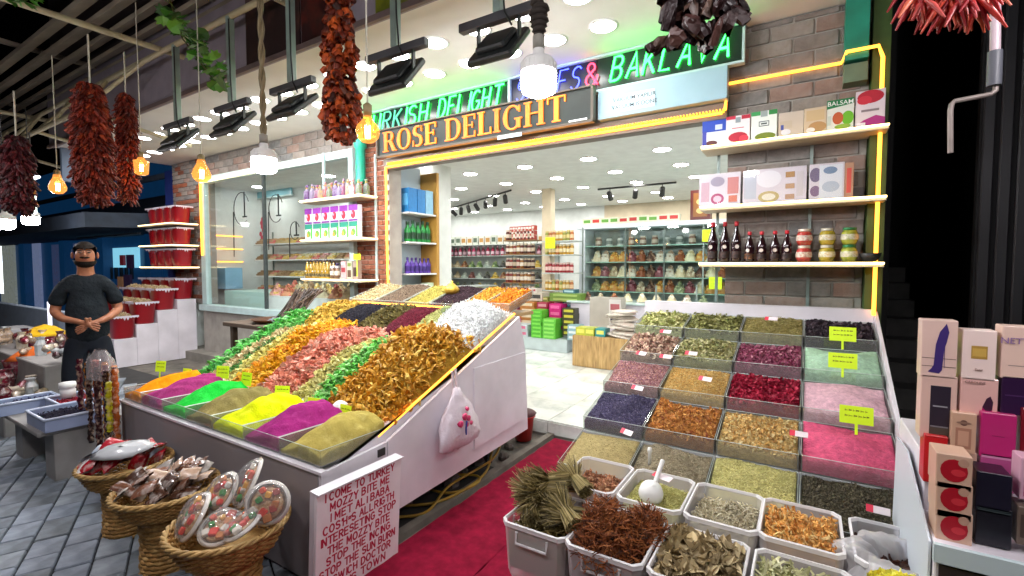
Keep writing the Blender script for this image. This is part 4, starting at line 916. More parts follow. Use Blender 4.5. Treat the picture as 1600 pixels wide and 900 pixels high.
for x in (CX0+.1, CX1-.25):
    for y in (1.6, 3.0): MB().box(x, x+.06, y, y+.06, -.02, .2 if y > 1.7 else .08).build('leg', DARK, ct)
led('edge_light', [(CX1-.03, 1.74, .635), (CX1-.03, 3.14, 1.175)], LEDY, ct, .008)
# upper tier behind, carrying tilted trays
ut = thing('upper_tier', 'warm lit upper shelf with tilted trays behind the spice heaps', 'display shelf', (0, 0, 0))
MB().bbox(-4.1, -2.05, 3.22, 3.66, 1.12, 1.15, .004).build('shelf_board', WOOD, ut); MB().box(-4.1, -2.05, 3.205, 3.219, 1.10, 1.175).build('front_lip', mat('amber_lip', '#c98a2c', rough=.4), ut)
led('edge_light', [(-4.0, 3.2, 1.185), (-2.1, 3.2, 1.185)], LEDY, ut, .007)
MB().box(-4.1, -2.25, 3.25, 3.6, .1, 1.119).build('cabinet', mat('dark_cabinet', '#4a3a2c', rough=.7), ut)
cd0 = thing('wood_tray_row', 'row', 'tray') if False else None
# front acrylic powder bins
pws = [(-4.155, -3.88, 'orange turmeric powder', ['#f0930c', '#e8860a', '#f7a51e']), (-3.875, -3.56, 'magenta dye powder at the left', ['#a83878', '#96306a', '#b84a88']), (-3.555, -3.25, 'bright green powder', ['#23c840', '#1cb836', '#37d952']),
       (-3.245, -2.93, 'dull brown-green henna powder', ['#8f8350', '#827645', '#9c8f5c']), (-2.925, -2.60, 'vivid yellow powder', ['#d8e20c', '#ccd608', '#e4ea2c']), (-2.595, -2.265, 'magenta powder near the corner', ['#a02c78', '#90246a', '#b04088']), (-2.26, -1.925, 'beige-green ground spice at the corner', ['#b5a256', '#a3924a', '#c2b168'])]
for i, (x0, x1, nm, cols) in enumerate(pws):
    tray(x0+.002, x1-.002, 1.385, 1.80, .60, .592, .085, 'acrylic bin of '+nm, 0)
    rgp = random.Random(i); tl = rgp.uniform(-.015, .015)
    hf = lambda u, v, tl=tl: .632+.10*np.clip(v, 0, 1)**.8*(.55+.45*np.sin(np.pi*np.clip(u, 0, 1))**.6)+.045*np.sin(np.pi*np.clip(u*1.0, 0, 1))*np.sin(np.pi*np.clip(.12+v*.8, 0, 1))+tl*(u-.5)
    heap('powder_heap', nm+' in a front bin', x0+.008, x1-.008, 1.392, 1.79, hf, lambda u, v: .598+0*u, cols, None, seed=100+i, cat='spice powder', rnoise=.018, res=48, gain=1.0)
# big heaps of dried fruit on the slope
def deck(y): return .585+(y-1.785)*.388
def ridge(name, lab, x0, x1, y0, y1, hgt, cols, kind, n, size, tilt, seed, cat='dried fruit', rough=.5, peak=.55, shear=0, aniso=None, back=.0, pw=.8):
    dl_ = y1-y0
    def zf(u, v):
        prof = np.where(v < peak, (v/peak)**pw, 1-(1-back)*((v-peak)/(1-peak))**1.3); sd = np.sin(np.pi*np.clip(u, 0, 1))**.55
        return deck(y0)+v*dl_*.388+.03+hgt*prof*(.35+.65*sd)
    heap(name, lab, x0, x1, y0, y1, zf, lambda u, v: deck(y0)+v*dl_*.388+.003, cols, kind, n, size, tilt, cat, seed=seed, rnoise=.012, rough=rough, taper=lambda u, v: shear*v, aniso=aniso)
ridge('green_pod_heap', 'bright green fresh pods heaped at the far left end of the stall', -4.14, -3.98, 1.80, 2.95, .13, ['#3f9a3c', '#5cb850', '#2a7a30', '#98cc80'], 'strip', 700, .075, .5, 201, peak=.75, aniso=(1.3, .5))
ridge('ginger_heap', 'beige dried ginger slices beside the green pods', -3.99, -3.85, 1.80, 2.75, .10, ['#c9b482', '#dfd0a6', '#ab9564', '#9c7c58'], 'chip', 450, .040, .8, 202)
ridge('bean_heap', 'narrow strip of dark green dried beans between the ginger and pale fruit', -3.86, -3.76, 1.80, 2.65, .09, ['#3f7a2e', '#2c5f22', '#6a9a4c'], 'strip', 260, .055, .5, 203, aniso=(1.2, .4))
ridge('pale_pomelo_heap', 'pale yellow-green dried pomelo cubes left of the orange mango', -3.78, -3.58, 1.80, 2.85, .14, ['#b8ab52', '#d3c874', '#94893c', '#e0d890'], 'chip', 700, .034, .8, 204)
ridge('mango_heap', 'vivid orange dried mango strips', -3.60, -3.27, 1.82, 2.80, .165, ['#e08c04', '#f2a40c', '#c47408', '#f5b02c'], 'strip', 900, .075, .6, 205, aniso=(.9, .6))
ridge('pink_papaya_heap', 'salmon pink dried papaya pieces', -3.30, -2.87, 1.80, 2.76, .175, ['#c4705a', '#d98f78', '#a04c3c', '#e6ac98'], 'chip', 1300, .044, .8, 206)
ridge('kiwi_heap', 'khaki green dried kiwi slices', -2.90, -2.64, 1.80, 2.62, .135, ['#b0a45c', '#c9c07a', '#918742', '#dcd49c'], 'chip', 850, .040, .8, 207)
ridge('green_strip_heap', 'bright green candied strips beside the amber heap', -2.68, -2.49, 1.80, 2.66, .155, ['#4fa83c', '#74c858', '#34802a', '#a0d888'], 'strip', 480, .075, .5, 208, aniso=(1.0, .5))
ridge('amber_heap', 'tallest heap, amber brown dried pineapple rings at the stall corner', -2.52, -1.93, 1.80, 2.74, .235, ['#b8841c', '#d09c34', '#986414', '#e0b658', '#ac761c', '#c8922c'], 'strip', 1350, .086, .8, 209, rough=.45, peak=.62, pw=.75)
ridge('coconut_heap', 'white shredded coconut heap behind the amber fruit', -2.42, -1.93, 2.20, 3.17, .225, ['#eef2ec', '#f8faf6', '#dfe6dc', '#e6eee4'], 'strip', 2600, .030, .9, 210, peak=.72)
# second row
back2 = [(-4.1, -3.7, 'yellow-brown dried banana chips behind the mango', ['#a88428', '#c9a548', '#7e6119'], 'chip', 400, .034), (-3.69, -3.30, 'black shiny dried mulberries', ['#16141c', '#2a2733', '#0e0c12'], 'grain', 700, .016), (-3.29, -2.98, 'dark mossy brown dried leaves behind the kiwi', ['#4f4522', '#6f6433', '#332c16'], 'chip', 450, .026), (-2.97, -2.70, 'burgundy dried barberries', ['#5a1426', '#7a2438', '#3c0c18'], 'grain', 600, .015), (-2.69, -2.40, 'sage green pumpkin seeds', ['#9a9a5a', '#b8b878', '#7c7c40'], 'grain', 700, .018)]
for i, (x0, x1, nm, cols, kd, n_, sz) in enumerate(back2):
    heap('dried_fruit_heap', nm, x0, x1, 2.72, 3.17, lambda u, v: deck(2.72)+v*.17+.055+.07*np.sin(np.pi*u)**.6*np.sin(np.pi*np.clip(v*.85+.1, 0, 1)), lambda u, v: deck(2.72)+v*.175+.002, cols, kd, n_, sz, .8, 'dried fruit', seed=220+i)
# tilted trays of the upper tier
tt = [(-3.98, -3.62, 'pale mixed nuts on the upper tier', ['#b8a070', '#d8c8a0', '#8a744a'], 'chip'), (-3.60, -3.24, 'grey-brown seeds on the upper tier', ['#6d5a4a', '#8f7a66', '#4c3d31'], 'grain'), (-3.22, -2.92, 'yellow-green raisins on the upper tier', ['#a89a44', '#c8bc68', '#887a2c'], 'grain'), (-2.90, -2.56, 'dark purple raisins on the upper tier', ['#2c1c22', '#49323a', '#1c1015'], 'grain'), (-2.55, -2.31, 'golden dried apricots on the upper tier', ['#c88a24', '#e0aa48', '#9a6414'], 'chip')]
for i, (x0, x1, nm, cols, kd) in enumerate(tt):
    tray(x0, x1, 3.24, 3.66, 1.29, 1.152, .06, 'tilted acrylic tray with '+nm.split(' on ')[0], 0)
    heap('dried_fruit_heap', nm, x0+.006, x1-.006, 3.247, 3.65, lambda u, v: 1.195+v*.145+.01*np.sin(np.pi*u), lambda u, v: 1.160+v*.13, cols, kd, 420, .018, .8, 'dried fruit', seed=240+i)
# orange tray at the right end
ot = tray(-2.30, -2.04, 3.24, 3.64, 1.27, 1.155, .085, 'clear tub of orange sweets at the end of the upper tier', 0)
heap('dried_fruit_heap', 'glowing orange candied peel at the right end of the upper tier', -2.29, -2.05, 3.25, 3.63, lambda u, v: 1.215+v*.12, lambda u, v: 1.160+v*.11, ['#e07812', '#f09a30', '#b8560c'], 'chip', 300, .024, .8, 'dried fruit', seed=250)
# vanilla pods / dark long sticks on the left of the tier
vp = thing('stick_bundle', 'dark brown long liquorice sticks leaning on the stall behind the mango', 'stick bundle', at(470, 480, Y=3.0)); mb = MB(); rg = random.Random(12)
for i in range(90):
    a = at(rg.uniform(425, 460), rg.uniform(500, 508), Y=2.75+rg.uniform(-.1, .1))-vp.location; b = at(rg.uniform(462, 505), rg.uniform(450, 458), Y=3.15+rg.uniform(-.1, .1))-vp.location
    mb.tube([a, (a+b)/2+Vector((rg.uniform(-.02, .02), 0, rg.uniform(-.01, .02))), b], .007, 5, 0, True, False)
tag(mb.build('sticks', mat('liquorice', '#3a261c', rnd=['#2a1a14', '#4f3626', '#1c120d', '#6b4c36'], rough=.6), vp), kind='stuff')
sf = thing('silver_foil_pack', 'crumpled silver foil bag at the foot of the liquorice sticks', 'foil bag', (-4.36, 2.78, .975)); mb = MB(); crumple(mb, [(.0, 0), (.08, .0), (.12, .03), (.09, .06), (.02, .08)], 20, .14, rg, sx=1.5); mb.build('foil', mat('foil', '#b9c6d2', rough=.25, metal=.6), sf)
rtb = thing('rear_table', 'dark low table between the stall and the window holding the copper tray', 'table', (0, 0, 0)); MB().bbox(-5.1, -4.18, 2.55, 3.7, .93, .97, .005).build('table_top', mat('dark_cabinet', '#4a3a2c'), rtb)
for x_, y_ in ((-5.05, 2.6), (-4.25, 2.6), (-5.05, 3.6), (-4.25, 3.6)): MB().box(x_, x_+.05, y_, y_+.05, -.02, .929).build('leg', mat('dark_cabinet', '#4a3a2c'), rtb)
cp = thing('copper_pan', 'shallow dark copper tray behind the pale pomelo', 'tray', (-4.62, 2.82, .975)); MB().lathe([(.0, 0), (.16, .0), (.22, .035), (.225, .035), (.165, -.006), (0, -.008)], 24).build('pan', mat('copper', '#5f3a24', rough=.35, metal=.7), cp)
jb = thing('gold_pot', 'small gold lidded pot on the upper tier before the entrance', 'pot', at(706, 452, Y=3.5)); MB().lathe([(.03, -.05), (.06, -.04), (.075, 0), (.05, .03), (.03, .05), (.012, .06), (.014, .075), (0, .085)], 20).build('pot_body', mat('gold', '#c9a545', rough=.3, metal=.7), jb)
jr = thing('glass_jar', 'glass jar of green herbs beneath the gold pot', 'jar', at(700, 500, Y=3.0)); MB().lathe([(0, 0), (.055, 0), (.06, .02), (.06, .13), (.045, .15), (.045, .16)], 20, cap=False).build('jar_glass', GLASS, jr)
MB().lathe([(0, .004), (.052, .004), (.056, .02), (.056, .10), (.03, .115), (0, .118)], 18).build('herb_fill', mat('jar_herb', '#6c7a3c', cols=['#4e5a28', '#8a9450'], scale=60, bump=.7), jr)
# yellow tags in the heaps
for x, y, lab in [(250, 577, 'small yellow tag in front of the green pods'), (291, 590, 'small yellow tag in front of the ginger'), (347, 587, 'small yellow tag in front of the pomelo'), (384, 598, 'small yellow tag between mango and papaya'), (440, 620, 'small yellow tag in front of the papaya'), (489, 640, 'small yellow tag in front of the kiwi'), (538, 652, 'small yellow tag by the white cup at the stall corner')]:
    p = at(x, y, Y=1.79); price_tag((p.x, p.y, p.z-.02), .10, .09, lab, YG, rz=random.uniform(-.1, .5), lean=-.15, stick=.05)
wc = thing('white_scoop', 'upturned white plastic scoop between the magenta powder and amber fruit', 'scoop', at(532, 640, Y=1.83), rot=(.4, .3, 0)); MB().lathe([(0, .055), (.03, .048), (.048, .025), (.052, -.01), (.05, -.05)], 18).build('bowl', WHITEP, wc)
# carrier bag hanging on the side
cb = thing('carrier_bag', 'white carrier bag with pink flower print hanging on the stall side', 'carrier bag', (-1.86, 2.28, .78)); mb = MB(); rgb = random.Random(4)
vs = []; prof = [(.018, .02, 0.02), (.045, .03, -.04), (.07, .045, -.10), (.10, .06, -.16), (.13, .07, -.25), (.15, .07, -.33), (.155, .06, -.39), (.12, .03, -.425)]
n = 28
for j, (ry, rx, z) in enumerate(prof):
    for k in range(n):
        t = 2*math.pi*k/n; q = 1+(.22*abs(math.cos(2*t-.3))-.05)*min(1, j/4)+.09*math.sin(4*t+j)+.07*math.sin(9*t-2*j)+rgb.uniform(-.05, .05); vs.append((.035+rx*math.cos(t)*q*.8, ry*math.sin(t)*q+.03*(z/-.4), z+rgb.uniform(-.008, .008)))
mb.add(vs, [(i*n+k, i*n+(k+1) % n, (i+1)*n+(k+1) % n, (i+1)*n+k) for i in range(len(prof)-1) for k in range(n)]+[tuple(range(n)), tuple((len(prof)-1)*n+k for k in range(n))], 0, True)
mb.tube([(.01, -.01, .14), (.02, -.012, .06), (.03, -.01, 0)], .008, 6); mb.tube([(.01, .02, .15), (.02, .02, .06), (.03, .01, 0)], .008, 6)
mb.v = [(x_*1.15, y_*1.15, z_*.84) for x_, y_, z_ in mb.v]; mb.build('bag', mat('bag_plastic', '#dccfd8', rough=.3, bump=.6, bscale=18, dist=.02), cb)
PK = mat('print_pink', '#d2356a', rough=.4); BL = mat('print_blue', '#4350a8', rough=.4)
for (y, z, r_) in [(-.045, -.22, .020), (-.005, -.18, .022), (.03, -.20, .018), (.01, -.24, .016), (.055, -.24, .014), (.0, -.31, .016), (.02, -.13, .012)]:
    M = Matrix.Translation((.113 if z > -.3 else .10, y, z*.86)) @ Matrix.Rotation(R(90), 4, 'Y')
    MB().lathe([(0, .004), (r_*.6, .003), (r_, 0), (r_, -.03)], 7, M=M).build('flower_print', PK, cb)
MB().tube([(.118, 0, -.18), (.118, -.008, -.225), (.11, .002, -.265)], .006, 5).build('stem_print', BL, cb)
# cables, bucket, stones under the stall
CAB = mat('yellow_cable', '#a8862a', rough=.5, wear=.3)
for i, (lab, pts) in enumerate([('yellow cable looping out from under the stall onto the ground', [(-2.2, 2.1, .02), (-2.0, 2.25, .03), (-1.95, 2.5, .02), (-1.97, 2.8, .03), (-2.05, 3.0, .10), (-2.1, 3.15, .2)]), ('second yellow cable bent in a loop below the stall side', [(-2.3, 2.4, .02), (-2.02, 2.42, .02), (-1.93, 2.62, .02), (-2.0, 2.72, .03), (-2.25, 2.6, .02)]), ('loose dark yellow cable lying behind the message board', [(-2.2, 1.95, .02), (-1.98, 2.15, .015), (-2.02, 2.45, .06), (-1.98, 2.9, .09), (-2.02, 3.1, .18)])]):
    P = [Vector(p) for p in pts]; out = []
    for a in range(len(P)-1):
        p0, p1, p2, p3 = P[max(a-1, 0)], P[a], P[a+1], P[min(a+2, len(P)-1)]
        for s_ in range(8):
            t = s_/8; out.append(.5*((2*p1)+(p2-p0)*t+(2*p0-5*p1+4*p2-p3)*t*t+(3*p1-p0-3*p2+p3)*t**3))
    tag(MB().tube(out+[P[-1]], .009, 7).build('cable', CAB), lab, 'cable')
bk = thing('red_bucket', 'small red bucket between the stall and the shop step', 'bucket', (-2.13, 3.62, -.01)); MB().lathe([(0, .0), (.075, 0), (.095, .2), (.11, .21), (.11, .225), (.09, .225), (.088, .2)], 20).build('pail', mat('red_plastic', '#b3201c', rough=.4, wear=.15), bk)
MB().lathe([(.11, .225), (.12, .24), (.09, .26), (0, .265)], 12).build('bin_liner', mat('liner', '#4a1a22', rough=.6), bk)
for i in range(7):
    sx = random.uniform(.05, .09); mb = MB(); mb.lathe([(0, 0), (sx, .0), (sx*1.05, sx*.5), (sx*.6, sx*.9), (0, sx)], 7, sx=1, sy=.7, smooth=False); tag(mb.build('loose_stone', mat('rubble', '#6b625c', rough=.9, wear=.4, bump=.5), None, (-2.15+random.uniform(-.1, .12), 2.2+i*.2, -.03), (0, 0, i)), 'grey loose stone on the dirty ground under the stall side', 'stone', 'loose stones under the stall')

# ================================================================ BASKETS in front of the stall
def basket(c, r_, zr, h_, lab, ped):
    t = thing('wicker_basket', lab, 'basket', (c[0], c[1], zr-h_)); mb = MB(); nst = 24; n = nst*4; rows_ = 11
    for j in range(rows_):
        z = h_*(j+.3)/rows_; rr = r_*(.72+.28*(j/rows_)**.7)
        mb.tube([((rr+.006*math.cos(k*math.pi/2+math.pi*(j % 2)))*math.cos(2*math.pi*k/n), (rr+.006*math.cos(k*math.pi/2+math.pi*(j % 2)))*math.sin(2*math.pi*k/n), z+.002*math.sin(k*.7)) for k in range(n+1)], h_/rows_*.56, 5, 0, False)
    for k in range(nst): a = 2*math.pi*(k+.5)/nst; mb.tube([(r_*.72*math.cos(a), r_*.72*math.sin(a), 0), (r_*.99*math.cos(a), r_*.99*math.sin(a), h_)], .005, 5, 0, True, False)
    tag(mb.build('woven_wall', WICK, t), kind='stuff')
    rm = MB()
    for ph in (0, 2.1, 4.2): rm.tube([(((r_+.004)+.008*math.cos(k*.9+ph))*math.cos(2*math.pi*k/80), ((r_+.004)+.008*math.cos(k*.9+ph))*math.sin(2*math.pi*k/80), h_+.008*math.sin(k*.9+ph)) for k in range(81)], .008, 5, 0, False)
    rm.build('braided_rim', mat('wicker_light', '#b08a4c', cols=['#8e6a34', '#c9a468'], scale=30, rough=.6), t)
    MB().lathe([(0, .01), (r_*.72, .012), (r_*.74, .0), (r_*.5, -.01), (0, -.01)], 24).build('bottom', WICK, t)
    pb = thing('wicker_stand', ped, 'basket stand', (c[0], c[1], -.02)); mb = MB(); H = zr-h_+.008
    for j in range(int(H/.022)): z = .012+j*.022; rr = r_*.48*(1+.12*abs(z/H-.5)); mb.tube([((rr+.004*math.cos(k*1.6+3.14*(j % 2)))*math.cos(2*math.pi*k/60), (rr+.004*math.cos(k*1.6+3.14*(j % 2)))*math.sin(2*math.pi*k/60), z) for k in range(61)], .0125, 5, 0, False)
    tag(mb.build('woven_drum', WICK, pb), kind='stuff'); MB().lathe([(0, .0), (r_*.45, 0), (r_*.45, H-.01), (0, H-.01)], 20).build('core', mat('wick_core', '#5d3f1e', rough=.8), pb); return t
basket((-2.17, 1.09), .235, .40, .13, 'nearest round wicker basket filled with wrapped dome packs', 'wicker drum under the nearest basket')
basket((-2.80, 1.10), .225, .40, .11, 'middle round wicker basket filled with brown packets', 'wicker drum under the middle basket')
basket((-3.36, 1.12), .215, .40, .11, 'farthest round wicker basket covered with red and white packets', 'wicker drum under the farthest basket')
# dome packs
def dome_pack(p, rot, r_, cols, lab):
    t = thing('dome_pack', lab, 'gift pack', p, rot=rot); PW = mat('pack_card', '#d8d2cc', rough=.4)
    MB().lathe([(0, -.006), (r_*.98, -.006), (r_, 0), (r_*.97, .006), (r_*.86, .010)], 28, cap=False).build('card_ring', PW, t)
    dm_ = MB(); crumple(dm_, [(r_*1.0, .004), (r_*.95, r_*.2), (r_*.82, r_*.38), (r_*.55, r_*.52), (r_*.25, r_*.6), (.002, r_*.62)], 26, .05, random.Random(int(r_*9999))); dm_.build('clear_dome', glass('pack_film', '#ffffff', diff=.10, rough=.06, fres=2.1), t)
    MB().lathe([(0, .004), (r_*.78, .006)], 24, cap=False).build('backing', mat('pack_back', '#6f5236', rough=.6, wear=.3), t)
    k = len(cols)
    for i, c in enumerate(cols):
        a = 6.283*i/k+random.uniform(-.2, .2); q = r_*(.62 if i % 2 else .38); z_ = r_*.10; s_ = random.uniform(.011, .018)
        MB().bbox(-s_, s_, -s_, s_, z_, z_+.02, .004, M=Matrix.Translation((math.cos(a)*q, math.sin(a)*q, 0)) @ Matrix.Rotation(a*2, 4, 'Z')).build('sweet', mat('sweet'+c, c, rough=.4, wear=.2, scale=40), t)
    MB().lathe([(0, .004), (r_*.7, .006), (r_*.6, r_*.13), (0, r_*.15)], 14, smooth=False).build('nut_bed', mat('nut_bed', '#a87a4a', cols=['#8a5a30', '#c9a070', '#d8c8a8'], scale=60, rough=.5, bump=1, bscale=80), t)
CC = ['#d0301c', '#2f8a34', '#e0a030', '#b8703a', '#e0d8cc', '#d84a24', '#a8382c']
for i, (p, rot, r_, lab) in enumerate([((-2.27, 1.00, .44), (1.0, -.1, -.35), .105, 'clear dome pack standing at the front left of the nearest basket'), ((-2.28, 1.12, .49), (.95, -.1, -.1), .10, 'clear dome pack with red and green sweets behind the front one'), ((-2.19, 1.20, .53), (1.1, -.1, -.5), .115, 'tallest clear dome pack at the back of the nearest basket'), ((-2.0, 1.17, .50), (1.25, 0, .75), .095, 'upright dome pack at the right rim of the nearest basket'), ((-2.12, 1.03, .42), (.35, .3, 0), .09, 'silvery flat dome pack lying at the front of the nearest basket'), ((-2.04, 1.08, .43), (.3, -.4, .4), .085, 'flat dome pack with pale sweets lying in the nearest basket'), ((-2.36, 1.06, .41), (.9, -.5, -.9), .085, 'small dome pack leaning at the left rim of the nearest basket')]):
    dome_pack(p, rot, r_, [CC[(i+k*3) % 7] for k in range(9+i % 3)], lab)
def packets(c, r_, z, n_, cols, labf, seed, size=(.10, .07, .012), names=None):
    rg_ = random.Random(seed); CN = {'#6b4230': 'dull brown', '#8a5a44': 'coppery brown', '#c9a890': 'pale tan', '#4c2f22': 'darkest brown', '#b8b0a8': 'silvery grey', '#b81828': 'deep red', '#d03040': 'light red', '#d8d2d4': 'white', '#b8c8dc': 'pale blue', '#c02030': 'crimson'}
    for i in range(n_):
        a = rg_.uniform(0, 6.28); q = r_*math.sqrt(rg_.random())*.75; col_ = cols[i % len(cols)]
        t = tag(new_obj('packet', None, None, (c[0]+math.cos(a)*q, c[1]+math.sin(a)*q, z+.10*(1-(q/r_)**2)*(i/n_)+rg_.uniform(0, .02)), (rg_.uniform(.1, 1.0), rg_.uniform(-.5, .3), rg_.uniform(-.8, .8))), labf, 'packet', labf+'s')
        t['label'] = CN[col_]+' '+labf.replace('brown foil ', 'foil ').replace('red or white ', 'plastic '); t['group'] = t['label']
        mb = MB(); sx, sy, sz = [s*rg_.uniform(.8, 1.25) for s in size]; nx_ = 8; vs = []
        for j in range(nx_+1):
            u = j/nx_; hh = sz*math.sin(math.pi*min(max(u, .06), .94))**.5
            for k in range(nx_+1): v = k/nx_; vs.append(((u-.5)*sx, (v-.5)*sy, hh*math.sin(math.pi*v)**.5+rg_.uniform(-.002, .002)))
        nn = len(vs); vs += [(x_, y_, -z_*.6) for x_, y_, z_ in vs]; fs = []
        for j in range(nx_):
            for k in range(nx_): a_ = j*(nx_+1)+k; q4 = (a_, a_+1, a_+nx_+2, a_+nx_+1); fs += [q4, tuple(x_+nn for x_ in reversed(q4))]
        mb.add(vs, fs, 0, True); mb.build('sachet', mat('sachet'+col_, col_, rough=.25, coat=.4, cols=[col_, col_, '#cfc6c0'], scale=18, bump=.4, bscale=30), t)
packets((-2.80, 1.10), .235, .395, 44, ['#6b4230', '#8a5a44', '#c9a890', '#4c2f22', '#b8b0a8'], 'brown foil packet in the middle basket', 31, (.115, .075, .014))
packets((-3.36, 1.12), .23, .40, 28, ['#b81828', '#d03040', '#d8d2d4', '#b8c8dc', '#c02030'], 'red or white packet in the farthest basket', 32, (.125, .085, .018))
wp = thing('white_packet', 'large silvery white packet on top of the farthest basket', 'packet', (-3.22, 1.06, .52), rot=(.35, -.15, .5)); mb = MB(); crumple(mb, [(.01, -.02), (.10, -.015), (.13, 0), (.10, .015), (.01, .025)], 20, .05, rg, sx=1.4, sy=.6); mb.build('film_pack', mat('silver_film', '#c9ccd0', rough=.2, coat=.5), wp)
# hanging rolls of sweets at the stall's left corner
hr = thing('sweet_rolls', 'bundle of hanging purple, orange and red fruit rolls in film at the stall corner', 'hanging sweets', (-4.28, 1.33, .9)); pc = at(160, 620, Y=1.33); hr.location = (pc.x+.0, 1.33, at(160, 566, Y=1.33).z)
rgh = random.Random(6); HC = ['#4a0f24', '#c87a14', '#a8501a', '#2e1210', '#5a1820', '#d89a2c', '#3a1418', '#7a1c2c', '#b8661a', '#2a1010']
for i in range(13):
    px_ = 134+i*4.6; x = at(px_, 620, Y=1.33).x-pc.x; L = rgh.uniform(.56, .66); z1 = rgh.uniform(-.05, .0); yy = (i % 3)*.03-.03; col_ = HC[i % 10]
    if i == 11: col_ = '#c9c020'; L = .34; z1 = -.10; yy = -.05
    mb = MB(); n = 34; rr = [.019*(1+.22*math.sin(k*2.3+i)) for k in range(n+1)]
    mb.tube([(x+.003*math.sin(k*1.1+i), yy+.003*math.cos(k*.9), z1-L*k/n) for k in range(n+1)], .02, 8, rr=rr); mb.build('roll', mat('roll'+col_, col_, rough=.25, coat=.5, cols=[col_, col_, '#d8b8a0'], scale=28, wear=.3), hr)
mb = MB(); crumple(mb, [(.05, .09), (.085, .05), (.12, .02), (.14, -.05), (.145, -.12)], 30, .10, rg, sx=1.1, sy=.5); mb.build('film_wrap', glass('pink_film', '#f6dce0', diff=.22, rough=.1, fres=2.0), hr)
MB().tube([(0, .05, .05), (0, .05, -hr.location.z-.02)], .008, 6).build('pole', STEEL, hr)
# ================================================================ SHELVES AND PACKAGED GOODS
def lit_shelf(x0, x1, y0, y1, z, lab, strip=LEDW, side=None):
    t = thing('wall_shelf', lab, 'shelf', ((x0+x1)/2, y1, z)); w_ = (x1-x0)/2; d = y1-y0
    MB().bbox(-w_, w_, -d, 0, -.035, -.002, .003).build('board', mat('shelf_cream', '#cdbfa6', rough=.45, wear=.08), t)
    led('light_strip', [(-w_, -d-.006, -.010), (w_, -d-.006, -.010)], strip, t, .007)
    if side == 'both' or side == 'right': led('light_strip', [(w_+.006, -d, -.010), (w_+.006, 0, -.010)], strip, t, .007)
    return t
LEDS = emit('led_shelf', (1, .74, .28), 4.2)
for z, n_ in ((2.45, 'top'), (2.0, 'middle'), (1.575, 'bottom')):
    lit_shelf(-.70, .42, 3.83, 4.07, z, n_+' LED-edged shelf on the brick pier', LEDS)
for x in (.0, -.62): tag(box('upright', x, x+.02, 4.065, 4.083, 1.25, 2.46, STEEL), 'thin metal upright carrying the shelves on the brick pier' if x == 0 else 'thin metal upright at the entrance edge of the pier shelves', 'shelf upright')
tag(box('clear_screen', -.75, .43, 4.033, 4.04, 1.24, 1.47, GLASS), 'clear acrylic screen behind the back row of herb trays', 'screen')
def pack(name, lab, cat, x, y, z, w_, d, h_, base_, prints=(), rz=0, group=None, wrap=False, roughp=.35, txt=None):
    """a box of goods; prints: (shape, u, v, w, h, colour) in 0..1 of the front face"""
    t = thing(name, lab, cat, (x, y, z), rz, group)
    bm_ = mat('card_'+base_, base_, rough=roughp, wear=.05, coat=.15)
    MB().bbox(-w_/2, w_/2, -d/2, d/2, 0, h_, .002).build('carton', bm_, t)
    for i, (sh_, u, v, a, b, c) in enumerate(prints):
        mb = MB(); yy = -d/2-.0006-.0003*i; cx_ = -w_/2+u*w_; cz_ = v*h_
        if sh_ == 'r': mb.box(cx_-a*w_/2, cx_+a*w_/2, yy, yy+.0003, cz_-b*h_/2, cz_+b*h_/2)
        elif sh_ == 'o':
            pts = [(cx_+a*w_/2*math.cos(k*.3927), yy, cz_+b*h_/2*math.sin(k*.3927)) for k in range(16)]; mb.poly(pts, (0, .0003, 0))
        elif sh_ == 'p': mb.poly([(-w_/2+p_*w_, yy, q_*h_) for p_, q_ in a], (0, .0003, 0))
        mb.build('print', mat('ink_'+c, c, rough=.4), t)
    if txt: text_mesh('lettering', txt[0], txt[1], mat('ink_'+txt[2], txt[2]), t, (-w_/2+txt[3]*w_, -d/2-.003, txt[4]*h_), UP, .0004)
    if wrap: MB().bbox(-w_/2-.004, w_/2+.004, -d/2-.006, d/2+.004, -.0, h_+.003, .006).build('film', CELLO2, t)
    return t
